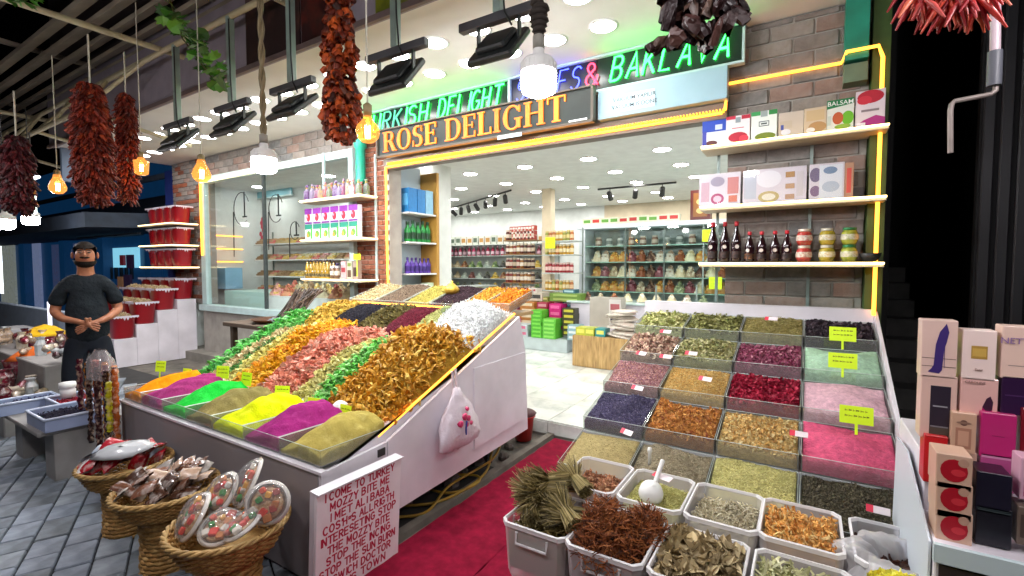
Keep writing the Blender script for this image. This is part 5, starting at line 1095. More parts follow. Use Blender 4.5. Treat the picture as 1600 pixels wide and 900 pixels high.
BE = [(-.62, .165, '#d5dbe8', [('r', .5, .78, 1, .44, '#2446b0'), ('r', .5, .35, .7, .25, '#e8eaf0'), ('o', .4, .12, .5, .2, '#5a2a2a'), ('r', .1, .3, .18, .6, '#3a3fa0'), ('r', .7, .72, .3, .2, '#c8d4f0')], None, 'blue and white tea carton at the left end of the pier top shelf', .19),
      (-.455, .16, '#e6dfe2', [('r', .2, .94, .4, .12, '#c22a44'), ('r', .82, .92, .36, .14, '#b8243c'), ('r', .5, .84, .22, .2, '#8f9aa0'), ('o', .5, .22, .8, .36, '#b01a34'), ('o', .75, .15, .4, .25, '#d43a4c'), ('r', .5, .55, .5, .03, '#c05060')], None, 'white carton with red pomegranates and red corners', .20),
      (-.285, .165, '#e3e8e4', [('r', .18, .93, .36, .14, '#3a9a54'), ('r', .84, .92, .32, .16, '#2f8a44'), ('r', .5, .9, .26, .2, '#9aa5a5'), ('o', .55, .12, .8, .26, '#6f7f1f'), ('r', .5, .56, .4, .18, '#5a6468'), ('r', .5, .56, .34, .12, '#dfe6e2'), ('r', .5, .56, .24, .05, '#3a4448')], None, 'white carton with green corners and olive print', .205),
      (-.12, .15, '#cbbcae', [('o', .3, .2, .4, .25, '#e2e0ea'), ('r', .3, .5, .5, .3, '#c4b4a0'), ('r', .15, .4, .12, .2, '#4a58a8')], None, 'faded beige carton beside the green-cornered one', .17),
      (.025, .13, '#cdb79c', [('o', .6, .25, .8, .4, '#b08858'), ('r', .5, .7, .8, .4, '#c9ad84'), ('o', .3, .15, .4, .2, '#e8e0d8')], None, 'beige carton with a yellow print left of the BALSAM box', .175),
      (.165, .15, '#dfe0d8', [('p', 0, 0, [(0, .72), (1, .82), (1, 1), (0, 1)], None, '#1d7a44'), ('o', .78, .38, .44, .44, '#67b01f'), ('o', .42, .4, .4, .4, '#b8552a'), ('r', .1, .35, .12, .3, '#c4ccc4'), ('o', .6, .12, .6, .16, '#8fae3a')], ('BALSAM', .040, '#eef2ec', .5, .875), 'carton reading BALSAM with a green band and green apple', .205),
      (.325, .155, '#ddcfd6', [('o', .5, .82, .9, .36, '#b8182e'), ('o', .3, .74, .5, .24, '#d02a3c'), ('r', .5, .45, .6, .06, '#8a7a80'), ('p', 0, 0, [(0, .06), (.3, .2), (.7, .3), (1, .22), (1, .0), (0, .0)], None, '#a8247a'), ('r', .2, .08, .3, .1, '#efe4ea')], None, 'tall carton with red fruit and a magenta band at the right end', .235)]
for i, (x, w_, c, pr, tx, lab, h_) in enumerate(BE): pack('tea_carton', lab, 'carton', x, 3.915, 2.451, w_, .075, h_, c, pr, random.uniform(-.05, .05), 'tea cartons on the pier shelf', txt=tx)
# gift sets on the middle shelf
for i, (x, w_, lab, pr) in enumerate([(-.575, .29, 'shrink-wrapped gift set with a pink ring plate at the left of the middle pier shelf', [('o', .45, .22, .32, .34, '#a8346c'), ('o', .45, .22, .2, .2, '#d9b8cc'), ('r', .15, .45, .2, .6, '#c6a0b0'), ('o', .45, .75, .34, .3, '#9a8fa6'), ('r', .82, .6, .26, .5, '#c87a78'), ('r', .82, .2, .2, .2, '#c86a50')]),
      (-.215, .40, 'wide shrink-wrapped gift set with a golden bowl print', [('o', .42, .18, .34, .34, '#b8a468'), ('o', .42, .18, .22, .2, '#e0d8c8'), ('o', .42, .7, .4, .5, '#e8e4ec'), ('r', .12, .5, .2, .7, '#b8bccc'), ('r', .75, .78, .14, .16, '#a87a3a'), ('r', .75, .45, .14, .14, '#b8906a'), ('r', .75, .15, .14, .14, '#b89070'), ('r', .9, .5, .1, .7, '#cfc6cc')]),
      (.10, .20, 'narrower wrapped gift set with blue-grey plates and an orange end', [('o', .18, .7, .34, .4, '#6a5a7c'), ('o', .18, .25, .3, .3, '#7a5a80'), ('r', .62, .5, .66, .9, '#dde0ea'), ('o', .6, .8, .4, .2, '#6c86a8'), ('o', .62, .35, .5, .3, '#b4bed0')])]):
    pack('gift_set', lab, 'gift box', x, 3.93, 2.001, w_, .06, .245, '#d6cdd8', pr, 0, 'wrapped gift sets', wrap=True)
pack('red_end_box', 'small red and beige box end beside the gift sets', 'box', .225, 3.94, 2.001, .05, .08, .235, '#b08060', [('r', .5, .5, .5, .7, '#c8402c')])
# molasses bottles
def bottle(x, y, z, h_, r_, lab, liquid, capc, labc, name='syrup_bottle', group='syrup bottles on the pier shelf', proto=[{}]):
    key = (round(h_, 3), round(r_, 3), liquid, capc, labc)
    if key in proto[0]: return copy_tree(proto[0][key], (x, y, z), random.uniform(-.4, .4), lab)
    t = thing(name, lab, 'bottle', (x, y, z), random.uniform(-.4, .4), group)
    MB().lathe([(0, 0), (r_*.9, 0), (r_, .01), (r_, h_*.28), (r_*.93, h_*.36), (r_, h_*.44), (r_*.95, h_*.55), (r_*.55, h_*.74), (r_*.32, h_*.84), (r_*.32, h_*.9)], 18).build('bottle_body', mat('liq_'+liquid, liquid, rough=.12, coat=.8), t)
    MB().lathe([(r_*.36, h_*.89), (r_*.42, h_*.9), (r_*.4, h_), (0, h_)], 14).build('cap', mat('cap_'+capc, capc, rough=.4), t)
    MB().lathe([(r_*1.012, h_*.1), (r_*1.012, h_*.27)], 18, cap=False).build('label_band', mat('band_'+labc, labc, rough=.5, cols=[labc, '#1c1416', labc], scale=20), t)
    MB().lathe([(0, .0015), (r_*.4, .001)], 12, M=Matrix.Translation((0, -r_*1.0, h_*.38)) @ Matrix.Rotation(R(90), 4, 'X'), cap=False).build('medallion', mat('medal', '#cfc4bd', rough=.5), t)
    proto[0][key] = t; return t
for i, x in enumerate([-.62, -.535, -.455]): bottle(x, 3.93, 1.576, .305, .037, ['tall dark molasses bottle with red cap, first at the entrance end', 'tall dark molasses bottle with red cap between two like it', 'tall dark molasses bottle with red cap beside the short ones'][i], '#241016', '#b01c28', '#5a3a32')
for i, x in enumerate([-.365, -.285, -.20, -.125]): bottle(x, 3.93, 1.576, .225, .034, ['short orange-labelled syrup bottle with red cap', 'short dark syrup bottle right after the orange-labelled one', 'short dark syrup bottle with red cap, second from the stacked jars', 'short dark syrup bottle next to the stacked red jars'][i], '#2a1218', '#c02030', '#b8743c' if i == 0 else '#5a3a32')
def jar(x, y, z, r_, h_, lab, fill, lid, band, group, name='round_jar', pr=[{}]):
    key = (r_, h_, fill, lid, band)
    if key in pr[0]: return copy_tree(pr[0][key], (x, y, z), random.uniform(-1, 1), lab, group)
    t = thing(name, lab, 'jar', (x, y, z), random.uniform(-1, 1), group)
    MB().lathe([(0, 0), (r_*.75, 0), (r_*.97, h_*.25), (r_, h_*.45), (r_*.9, h_*.72), (r_*.72, h_*.84)], 16).build('jar_body', mat('fill_'+fill, fill, cols=[fill, band], scale=40, rough=.2, coat=.6), t)
    MB().lathe([(r_*.74, h_*.83), (r_*.78, h_*.85), (r_*.78, h_*.99), (0, h_)], 16).build('lid', mat('lid_'+lid, lid, rough=.35, metal=.3), t)
    MB().lathe([(r_*.99, h_*.28), (r_*1.015, h_*.45), (r_*.96, h_*.6)], 16, cap=False).build('label_band', mat('jband_'+band, band, cols=[band, '#e0d8c8', fill], scale=25, rough=.5), t); pr[0][key] = t; return t
for i, (x, f, l, b, nm) in enumerate([(-.02+.0, '#a02a26', '#d8c8b8', '#c85048', 'red'), (.115, '#8a8a24', '#c8c0b0', '#c9a83a', 'olive'), (.24, '#8a9a2a', '#2f7a4a', '#b8b44a', 'yellow-green')]):
    jar(x, 3.93, 1.576, .050, .115, 'lower '+nm+' preserve jar in its stack of two', f, l, b, 'stacked preserve jars'); jar(x, 3.93, 1.692, .050, .115, 'upper '+nm+' preserve jar in its stack of two', f, l, b, 'stacked preserve jars')
tag(MB().lathe([(.035, 0), (.055, .03), (.062, .055), (.058, .055), (.05, .03), (0, .008)], 16).build('black_bowl', mat('bowl_black', (.02, .02, .022), rough=.4), None, (.355, 3.93, 1.577)), 'small black bowl at the right end of the bottle shelf', 'bowl')

# ---------- shelf unit on the brick pillar, left of the entrance
for z, n_ in ((2.39, 'top'), (1.885, 'middle'), (1.385, 'bottom')): lit_shelf(-5.60, -4.46, 3.80, 4.06, z, n_+' LED-edged shelf in front of the brick pillar', LEDW, 'right')
tag(box('upright', -4.50, -4.48, 4.06, 4.085, 1.3, 2.9, ALU), 'thin white upright behind the shelves of the brick pillar', 'shelf upright'); tag(box('upright', -5.42, -5.39, 4.01, 4.035, 2.43, 3.02, ALU), 'pale window upright above the top pillar shelf', 'shelf upright')
rg = random.Random(21)
for i in range(24):
    x = -5.53+(i % 12)*.088+(i//12)*.04; c = ['#5a2a6a', '#8a7a98', '#8a2a5a', '#a8905a', '#a8402a', '#6a7a4a'][i % 6]
    t = thing('candy_packet', 'cellophane sweet packet standing on the top pillar shelf', 'packet', (x, 3.87+.08*(i//12)+rg.uniform(-.02, .02), 2.391), rg.uniform(-.3, .3), 'cellophane packets on the top pillar shelf')
    h_ = rg.uniform(.16, .22); mb = MB(); mb.add([(-.035, -.02, 0), (.035, -.02, 0), (.035, .02, 0), (-.035, .02, 0), (-.04, -.018, h_*.55), (.04, -.018, h_*.55), (.04, .018, h_*.55), (-.04, .018, h_*.55), (-.01, -.004, h_*.8), (.01, -.004, h_*.8), (.01, .004, h_*.8), (-.01, .004, h_*.8), (-.03, -.003, h_), (.03, -.003, h_), (.03, .003, h_), (-.03, .003, h_)],
        [(3, 2, 1, 0), (12, 13, 14, 15)]+[(a*4+k, a*4+(k+1) % 4, a*4+4+(k+1) % 4, a*4+4+k) for a in range(3) for k in range(4)]); mb.build('film', mat('candy_film'+c, c, rough=.35, cols=[c, c, '#8a8494', c], scale=40, wear=.3), t)
    MB().tube([(.0, -.012, h_*.8), (.0, .012, h_*.8)], .013, 6).build('tie', mat('tie_gold', '#c9a860', metal=.5, rough=.3), t)
for i in range(6):
    x = -5.50+i*.172
    g1 = 'purple juice cartons with a red fruit'; g2 = 'green juice cartons with a fruit'
    pack('purple_carton', 'purple-topped carton with a red pomegranate, upper layer of the middle pillar shelf', 'carton', x, 3.885, 2.083, .155, .07, .20, '#cfc8d4', [('r', .5, .82, 1, .36, '#7a2a8a'), ('o', .5, .42, .55, .5, '#b81a2e'), ('o', .38, .5, .16, .16, '#e0909a'), ('r', .5, .08, 1, .12, '#6a2478')], rg.uniform(-.06, .06), g1)
    pack('green_carton', 'teal and green carton with a fruit, lower layer of the middle pillar shelf', 'carton', x, 3.885, 1.886, .155, .07, .195, '#d4dcd4', [('r', .5, .84, 1, .32, '#1c7a64'), ('o', .5, .36, .5, .45, '#5a8a2a'), ('o', .35, .28, .3, .28, '#b8863a'), ('r', .9, .4, .2, .7, '#4fae3a')], rg.uniform(-.06, .06), g2)
for i in range(14): bottle(-5.54+(i % 7)*.068, 3.85+.09*(i//7), 1.386, .24, .031, 'honey-coloured bottle on the bottom pillar shelf', '#a8842c', '#33202c', '#c9b070', 'oil_bottle', 'honey-coloured bottles on the bottom pillar shelf')
for i in range(5): jar(-5.30+i*.085, 3.86, 1.386+.0, .036, .16, 'dark jar on the bottom pillar shelf', '#5a3424', '#c8c8cc', '#8a6a4a', 'dark jars on the bottom pillar shelf') if i > 2 else jar(-5.30+i*.085, 3.99, 1.386, .036, .20, 'purple-lidded jar on the bottom pillar shelf', '#6a3a54', '#3a2a4a', '#b8a8b8', 'purple-lidded jars on the bottom pillar shelf')
for i, (x, c, pr, lab) in enumerate([(-4.86, '#c9a0a0', [('r', .5, .5, .8, .25, '#8a2a34'), ('r', .5, .85, .8, .15, '#d8c0c0')], 'pinkish carton on the bottom pillar shelf'), (-4.75, '#b8b4a0', [('r', .5, .3, .7, .4, '#5a4030'), ('r', .5, .8, .7, .2, '#7a8a3a')], 'grey-green carton on the bottom pillar shelf'), (-4.64, '#a08a80', [('r', .5, .4, .8, .5, '#3a2420')], 'dark printed carton at the right of the bottom pillar shelf')]):
    pack('small_carton', lab, 'carton', x, 3.9, 1.386, .09, .06, .22, c, pr)
p = (-4.62, 3.82, 1.86); price_tag((-4.56, 3.83, 1.62), .09, .07, 'yellow-green tag at the right end of the bottom pillar shelf', YG, .4, 0, .2)

# ---------- red tubs: wall shelves and stepped stand at the far end of the window
REDT = mat('red_plastic_tub', '#98101f', rough=.3, coat=.5, wear=.12); TRIM = mat('lace_trim', '#cfc6d2', rough=.6)
for z, n_ in ((2.26, 'top'), (1.90, 'middle'), (1.53, 'lowest')): lit_shelf(-10.05, -8.82, 3.66, 4.06, z, n_+' LED-edged shelf with red tubs at the far pillar', LEDW, 'right')
proto_red = None
def red_tub(x, y, z, s, lab, grp):
    global proto_red
    if proto_red is None:
        t = thing('red_tub', lab, 'tub', (x, y, z), 0, grp); k = .78
        mb = MB(); a, b, h_ = .135, .13, .28
        sq = lambda r_, z_: [(math.copysign(abs(math.cos(q_*.2618))**.6, math.cos(q_*.2618))*r_, math.copysign(abs(math.sin(q_*.2618))**.6, math.sin(q_*.2618))*r_, z_) for q_ in range(24)]
        rs = [sq(a*.74, 0), sq(a*.8, .02), sq(a*.97, h_*.9), sq(a*1.02, h_*.93), sq(a*1.02, h_), sq(a*.94, h_), sq(a*.9, h_-.03)]; vs = [p for r_ in rs for p in r_]
        mb.add(vs, [(j*24+i, j*24+(i+1) % 24, j*24+24+(i+1) % 24, j*24+24+i) for j in range(6) for i in range(24)]+[tuple(range(23, -1, -1)), tuple(range(144, 168))], 0, True); mb.build('tub_body', REDT, t)
        tr = MB(); n = 8
        for sx, sy, dx, dy in ((-a, -b-.012, 1, 0), (a+.008, -b, 0, 1)):
            for i in range(n):
                L = 2*a/n; x0 = sx+dx*i*L; y0 = sy+dy*i*L; x1 = x0+dx*L; y1 = y0+dy*L; m_ = ((x0+x1)/2, (y0+y1)/2)
                dip = .05 if i in (3, 4) else .022
                tr.add([(x0, y0, h_+.01), (x1, y1, h_+.01), (x1, y1, h_-.01), (m_[0], m_[1], h_-dip), (x0, y0, h_-.01)], [(0, 1, 2, 3, 4)])
        tr.build('lace_trim', TRIM, t)
        MB().bbox(-a-.006, a+.006, -b-.006, b+.006, h_-.006, h_+.012, .004).build('rim', TRIM, t) if False else None
        proto_red = t; t.scale = (s, s, s); return t
    c = copy_tree(proto_red, (x, y, z), 0, lab, grp); c.scale = (s, s, s); return c
for z in (2.26, 1.90, 1.53):
    for i in range(4): red_tub(-9.80+i*.28, 3.86, z+.003, .98 if z > 1.6 else 1.05, 'red lace-trimmed tub on the lit shelves at the far pillar', 'red lace-trimmed tubs on the far lit shelves')
sd = thing('stepped_stand', 'white stepped stand with red tubs at the far end of the window', 'display stand', (0, 0, 0))
STEPS = [(4.04, .98), (3.75, .82), (3.46, .62), (3.17, .42), (2.88, .20)]
for i, (y, z) in enumerate(STEPS): MB().bbox(-10.6, -8.92, y-.288, y+.0, -.02, z, .004).build('step_box', WHITE, sd)
FILLS = [('#9a7448', 'beige'), ('#a8905a', 'pale'), ('#b8a890', 'white'), ('#6a5c28', 'olive'), ('#80602c', 'brown')]
for i, (y, z) in enumerate(STEPS[:4]):
    for j in range(4):
        x = -9.11-j*.35+(.02*i); red_tub(x, y-.145, z+.002, 1.22, 'red lace-trimmed tub on the white stepped stand', 'red tubs on the stepped stand')
        if i > 0:
            f, nm = FILLS[(i+j) % 5]; heap('nut_heap', 'heap of nuts or spices in a red tub of the stepped stand', x-.11, x+.11, y-.255, y-.035, lambda u, v, z=z: z+.345+.05*np.sin(np.pi*u)*np.sin(np.pi*v), lambda u, v, z=z: z+.315+0*u, [f, FILLS[(i+j+1) % 5][0]], 'chip', 110, .026, .8, 'dried food', 'heaps in the red tubs', seed=300+i*5+j, res=10)

# ---------- inside the shop window
def plain_shelf(name, lab, x0, x1, y0, y1, zs, post=True, m=None, group=None):
    t = thing(name, lab, 'shelving', (x0, y0, 0), 0, group); m = m or mat('glass_shelf', '#c4d4d0', rough=.2)
    for z in zs: MB().bbox(0, x1-x0, 0, y1-y0, z-.02, z, .003).build('shelf_board', m, t)
    if post:
        for px_ in (0.0, x1-x0-.02): MB().box(px_, px_+.02, y1-y0, y1-y0+.02, .1, max(zs)+.25).build('post', STEEL, t)
    return t
plain_shelf('window_shelving', 'white shelving with trays of sweets inside the shop window', -8.9, -5.0, 5.05, 5.42, (1.08, 1.36, 1.66, 1.95), m=WHITEP)
SWC = ['#d0a868', '#d8c090', '#d86a6a', '#c08a60', '#e0bc5c', '#b89a78', '#dcd6b8', '#e0a0a8', '#9a7a58', '#c8b488']
rg = random.Random(33); swp = {}
for zi, z in enumerate((1.08, 1.36, 1.66, 1.95)):
    for i in range(18):
        c = SWC[rg.randrange(10)]; k = (c,)
        if k not in swp:
            mb = MB(); mb.bbox(-.09, .09, -.13, .13, 0, .03, .004); 
            for q in range(9): a, b = (q % 3-1)*.055, (q//3-1)*.08; mb.bbox(a-.024, a+.024, b-.035, b+.035, .03, .06+.012*(q % 2), .006)
            for q in range(4): a, b = (q % 2-.5)*.05, (q//2-.5)*.08; mb.bbox(a-.022, a+.022, b-.03, b+.03, .066, .10, .006)
            swp[k] = mb.mesh('sweet_tray', mat('sweets'+c, c, rnd=[c, SWC[rg.randrange(10)], c], rough=.5))
        tag(new_obj('sweet_tray', swp[k], None, (-8.78+i*.21, 5.2, z+.001), (0, 0, rg.uniform(-.05, .05))), 'small tray piled with sweets on the shelves inside the window', 'sweet tray', 'trays of sweets inside the window')
goods_pre = []
for i in range(26):
    x = -8.7+(i % 13)*.28; y = 4.35+(i//13)*.3; c = SWC[rg.randrange(10)]; mb = MB(); h0 = .16+.05*rg.random()
    for q in range(26):
        a = rg.uniform(0, 6.28); hh = rg.random(); r_ = (1-hh)*.11; M = Matrix.Translation((math.cos(a)*r_, math.sin(a)*r_, hh*h0)) @ Euler((rg.random()*3, rg.random()*3, 0)).to_matrix().to_4x4(); mb.box(-.026, .026, -.02, .02, -.014, .014, 0, M)
    mb.lathe([(0, 0), (.125, 0), (.12, .01), (0, h0*.9)], 10, 0)
    if x < -7.15 and y > 4.2 and i % 13 < 6: continue
    tag(mb.build('sweet_heap', mat('wsweets'+c, c, rnd=[c, SWC[rg.randrange(10)], c], rough=.5), None, (x, y, 1.09)), 'heap of sweets on the window counter', 'sweets', 'sweet heaps on the window counter')
tag(box('window_counter', -7.1, -5.0, 4.22, 4.8, .11, 1.088, WHITEP), 'white counter with sweet heaps right behind the shop window', 'counter')
# hooks with loops of black cable
for i, (px_, py_, s_) in enumerate([(382, 325, 1.0), (435, 325, .8), (463, 360, .5)]):
    c = at(px_, py_, Y=4.9); t = thing('cable_hook', ['black stand with a wide cable loop inside the window, left', 'black stand with a narrow cable loop inside the window, middle', 'small black cable loop inside the window by the packets'][i], 'hook', c); mb = MB()
    mb.tube([(0, 0, .3*s_), (0, 0, -.16*s_)], .012, 6); mb.tube([(.26*s_*math.cos(a*.2+.4)-.14*s_, .02, .30*s_*math.sin(a*.2+.4)) for a in range(26)], .007, 6); mb.tube([(-.38*s_, .0, -.05), (-.40*s_, 0, -.9*s_)], .008, 6); mb.tube([(-.06, 0, -.16*s_), (.06, 0, -.16*s_)], .014, 6); mb.build('loop', DARK, t)
wm = thing('wall_panel', 'pale blue glazed panel on the back wall inside the window', 'panel', at(420, 285, Y=5.4)); MB().box(-.75, .75, -.02, .0, -.28, .1).build('panel', mat('blue_pane', '#8fc3cf', rough=.2), wm); MB().box(-.78, .78, -.03, .0, -.31, -.285).build('rail', ALU, wm)
pr_ = thing('pink_ribbon_decal', 'red patterned ornament on the wall inside the window', 'ornament', at(410, 355, Y=5.35)); mb = MB()
for k in range(7): mb.lathe([(0, .01), (.05, .0)], 7, M=Matrix.Translation((random.uniform(-.08, .08), 0, .07*k-.2)) @ Matrix.Rotation(R(90), 4, 'X'), cap=False)
mb.build('ornament', mat('deco_red', '#c84a5c'), pr_)
cb2 = pack('storage_box', 'blue translucent storage box inside the window', 'storage box', at(355, 455, Y=4.6).x, 4.6, 1.13, .5, .3, .38, '#8fb8d4', [('o', .2, .6, .12, .3, '#3a4a5a')])
tag(box('pedestal', -8.5, -7.2, 4.3, 5.0, .11, 1.12, mat('green_pedestal', '#b4cfc8', rough=.5)), 'pale green pedestal under the blue storage box', 'pedestal')
for z in (1.62, 1.86, 2.1): led('shelf_light', [(at(345, 350, X=-9.2).x+.02, 4.5, z), (-9.18, 5.0, z)], LEDY, None, .009) and None
for o in [o for o in COL.objects if o.name.startswith('shelf_light')]: tag(o, 'short yellow LED line on the window room side wall', 'LED strip', 'yellow LED lines on the side wall')
# ================================================================ SHOP INTERIOR
rg = random.Random(55)
sp_ = {}
def small_good(kind, c, c2):
    k = (kind, c, c2)
    if k in sp_: return sp_[k]
    mb = MB()
    if kind == 'box': mb.box(-.5, .5, -.5, .5, 0, 1, 0); mb.box(-.38, .38, -.503, -.5, .30, .78, 1)
    elif kind == 'jar': mb.lathe([(0, 0), (.46, 0), (.5, .1), (.5, .7), (.38, .82)], 10, 0); mb.lathe([(.42, .82), (.42, .98), (0, 1)], 10, 1); mb.lathe([(.51, .22), (.51, .58)], 10, 1, cap=False)
    elif kind == 'bottle': mb.lathe([(0, 0), (.5, 0), (.5, .58), (.2, .78), (.18, .84)], 10, 0); mb.lathe([(.24, .84), (.24, 1), (0, 1)], 8, 1); mb.lathe([(.515, .15), (.515, .45)], 10, 1, cap=False)
    elif kind == 'pile':
        for q in range(22): 
            a = rg.uniform(0, 6.28); h_ = rg.random(); r_ = (1-h_)*.46; M = Matrix.Translation((math.cos(a)*r_, math.sin(a)*r_, h_*.85)) @ Euler((rg.random()*3, rg.random()*3, 0)).to_matrix().to_4x4(); mb.box(-.13, .13, -.1, .1, -.07, .07, q % 2, M)
        mb.lathe([(0, 0), (.5, 0), (.5, .05), (0, .9)], 10, 0)
    me = mb.mesh(kind, [mat('g_'+c, c, rough=.4, wear=.1), mat('g_'+c2, c2, rough=.4, wear=.1)]); sp_[k] = me; return me
def goods(kind, n, x0, x1, y, z, w_, d, h_, cols, name, lab, cat, grp, jit=.004, dirx=True, rot=0):
    for i in range(n):
        u = (i+.5)/n; c, c2 = cols[rg.randrange(len(cols))]; q = x0+(x1-x0)*u
        o = new_obj(name, small_good(kind, c, c2), None, (q if dirx else y, y+rg.uniform(-jit, jit) if dirx else q, z), (0, 0, rot+rg.uniform(-.08, .08)))
        s = rg.uniform(.93, 1.05); o.scale = (w_, d, h_*s); tag(o, lab, cat, grp)
GSH = mat('shelf_steel', '#b4bdb8', rough=.35, wear=.1); WSH = mat('wood_shelf', '#8f6d48', rough=.5, wear=.15)
# back wall shelving (left half): boxes on top, pink packets, sweets
plain_shelf('back_wall_shelving', 'long glass shelving of sweets along the back wall of the shop', -9.0, -5.4, 10.55, 10.98, (.9, 1.2, 1.5, 1.82, 2.12), m=GSH)
plain_shelf('side_wall_shelving', 'glass shelving of sweets on the left side wall of the shop', -8.98, -8.5, 6.4, 10.5, (.9, 1.2, 1.5, 1.82, 2.12), post=False, m=GSH)
WB = [('#d8d4c4', '#8a9a7a'), ('#dcd6cc', '#a8484c'), ('#cfd4c8', '#5a6a5a'), ('#e0dcd0', '#b88a4a')]; PKc = [('#a81c48', '#e8d0d8'), ('#c83a6a', '#d8c8d0'), ('#7a1830', '#d8a8b8'), ('#5a2030', '#d0b0b8')]
SC = [('#b8a884', '#d8ceb0'), ('#8a5a3a', '#c8a878'), ('#5f7a4a', '#b8c488'), ('#c8a848', '#e0d088'), ('#6a3a34', '#b88a7a'), ('#9aa89a', '#d8dcd0'), ('#3a3a34', '#8a8a78')]
goods('box', 17, -8.95, -5.45, 10.75, 2.121, .17, .2, .24, WB, 'product_box', 'pale product box on the top shelf along the back wall', 'box', 'pale boxes on the back wall shelf')
goods('box', 18, 6.45, 10.45, -8.75, 2.121, .2, .17, .24, WB, 'product_box', 'pale product box on the top shelf of the left side wall', 'box', 'pale boxes on the side wall shelf', dirx=False, rot=0)
goods('bottle', 22, -8.95, -5.45, 10.72, 1.821, .11, .11, .26, PKc, 'pink_packet', 'pink and crimson packet on the second shelf along the back wall', 'packet', 'pink packets on the back wall shelf')
goods('bottle', 18, 6.6, 10.45, -8.75, 1.821, .11, .11, .26, PKc, 'pink_packet', 'pink packet on the second shelf of the left side wall', 'packet', 'pink packets on the side wall shelf', dirx=False)
for z in (1.501, 1.201, .901):
    goods('pile', 13, -8.9, -5.5, 10.72, z, .24, .22, .19, SC, 'sweet_pile', 'pile of sweets on the glass shelves of the back wall', 'sweets', 'sweet piles on the back wall shelves')
    goods('pile', 12, 6.6, 10.4, -8.72, z, .22, .24, .19, SC, 'sweet_pile', 'pile of sweets on the glass shelves of the left side wall', 'sweets', 'sweet piles on the side wall shelves', dirx=False)
# lit glass counter along the left
gc = thing('glass_counter', 'long low glass display counter in the left of the shop', 'display counter', (-7.4, 7.2, .12))
MB().bbox(0, .6, 0, 3.0, 0, .45, .01).build('base', WHITEP, gc); MB().box(.02, .58, .02, 2.98, .46, .9).build('glass_case', glass('case_glass', '#dff0ec', diff=.06), gc); MB().bbox(0, .6, 0, 3.0, .905, .93, .004).build('counter_top', GSH, gc)
goods('pile', 12, 7.3, 10.1, -7.1, .575, .22, .22, .22, SC, 'sweet_pile', 'pile of sweets inside the low glass counter', 'sweets', 'sweet piles in the glass counter', dirx=False)
# green-bottle shelving just inside the entrance, left
gs = plain_shelf('cosmetics_shelving', 'tall white cosmetics shelving just inside the entrance on the left', -4.5, -4.2, 4.35, 4.85, (1.05, 1.45, 1.85, 2.22), post=False, m=WHITEP)
MB().box(.0, .02, 0, .5, .3, 2.85).build('back_panel', mat('cosm_back', '#b8c8d0'), gs); MB().bbox(0, .30, .51, .56, .1, 2.78, .004).build('end_panel', mat('tan_board', '#b88a3c', rough=.5), gs)
def gx(kind, n, z, w_, h_, cols, name, lab, grp, x=-4.31):
    goods(kind, n, 4.38, 4.84, x, z+.001, w_, w_, h_, cols, name, lab, kind if kind != 'pile' else 'sweets', grp, dirx=False)
gx('bottle', 5, 1.85, .085, .27, [('#1c8a3a', '#0f3a1c')], 'green_bottle', 'green bottle with black cap on the cosmetics shelving', 'green bottles on the cosmetics shelving')
gx('bottle', 6, 1.45, .07, .2, [('#5a3a9a', '#3a2470')], 'purple_bottle', 'purple bottle on the cosmetics shelving', 'purple bottles on the cosmetics shelving')
gx('box', 4, 1.05, .12, .26, [('#c8d8b8', '#4a8a4a'), ('#e0e0d8', '#b83a4a')], 'cosmetics_box', 'green and white box on the lowest cosmetics shelf', 'boxes on the cosmetics shelving')
gx('box', 3, 2.22, .14, .3, [('#2a7ab8', '#5fa8d8'), ('#8ab8d0', '#3a7aa8')], 'blue_box', 'blue box on the top cosmetics shelf', 'blue boxes on the cosmetics shelving')
# jar towers in the middle
JC = [('#5a2418', '#d8c8b8'), ('#7a2a20', '#c8b8a8'), ('#3a1c14', '#b8a890'), ('#8a5a20', '#e0d8c8')]; JG = [('#b88a2a', '#d8c8a0'), ('#8a8a3a', '#c8b878'), ('#a8602a', '#d8b890')]
zs = [.65, .95, 1.22, 1.5, 1.78, 2.05]
tw = plain_shelf('jar_shelving', 'tall wooden shelving packed with dark jars in the middle of the shop', -5.12, -4.42, 7.9, 8.25, zs, m=WSH)
for i, z in enumerate(zs): goods('jar', 8, -5.1, -4.44, 7.98, z+.001, .082, .082, .20, JC, 'preserve_jar', 'dark preserve jar on the tall wooden shelving', 'jar', 'dark jars on the tall shelving')
for k in range(3): goods('box', 9, -5.0, -4.44, 8.0, 2.052+k*.09, .07, .1, .085, [('#b83a2a', '#e8e0d8'), ('#a8302a', '#e0d0c8')], 'small_tin', 'small red and white tin stacked on top of the jar shelving', 'tin', 'red tins on top of the jar shelving')
tw2 = plain_shelf('honey_shelving', 'narrow shelving with golden honey jars right of the jar tower', -4.15, -3.5, 7.7, 8.1, [.75, 1.1, 1.42, 1.75, 2.0], m=GSH)
for z, cc in ((2.0, JG), (1.75, JG), (1.42, [('#8a1c24', '#d0b0a8')]), (1.1, JG), (.75, [('#8ab8a0', '#d8e0d8')])): goods('jar', 8, -4.12, -3.55, 7.8, z+.001, .075, .075, .19, cc, 'honey_jar', 'golden, red or green jar on the narrow shelving', 'jar', 'jars on the narrow shelving')
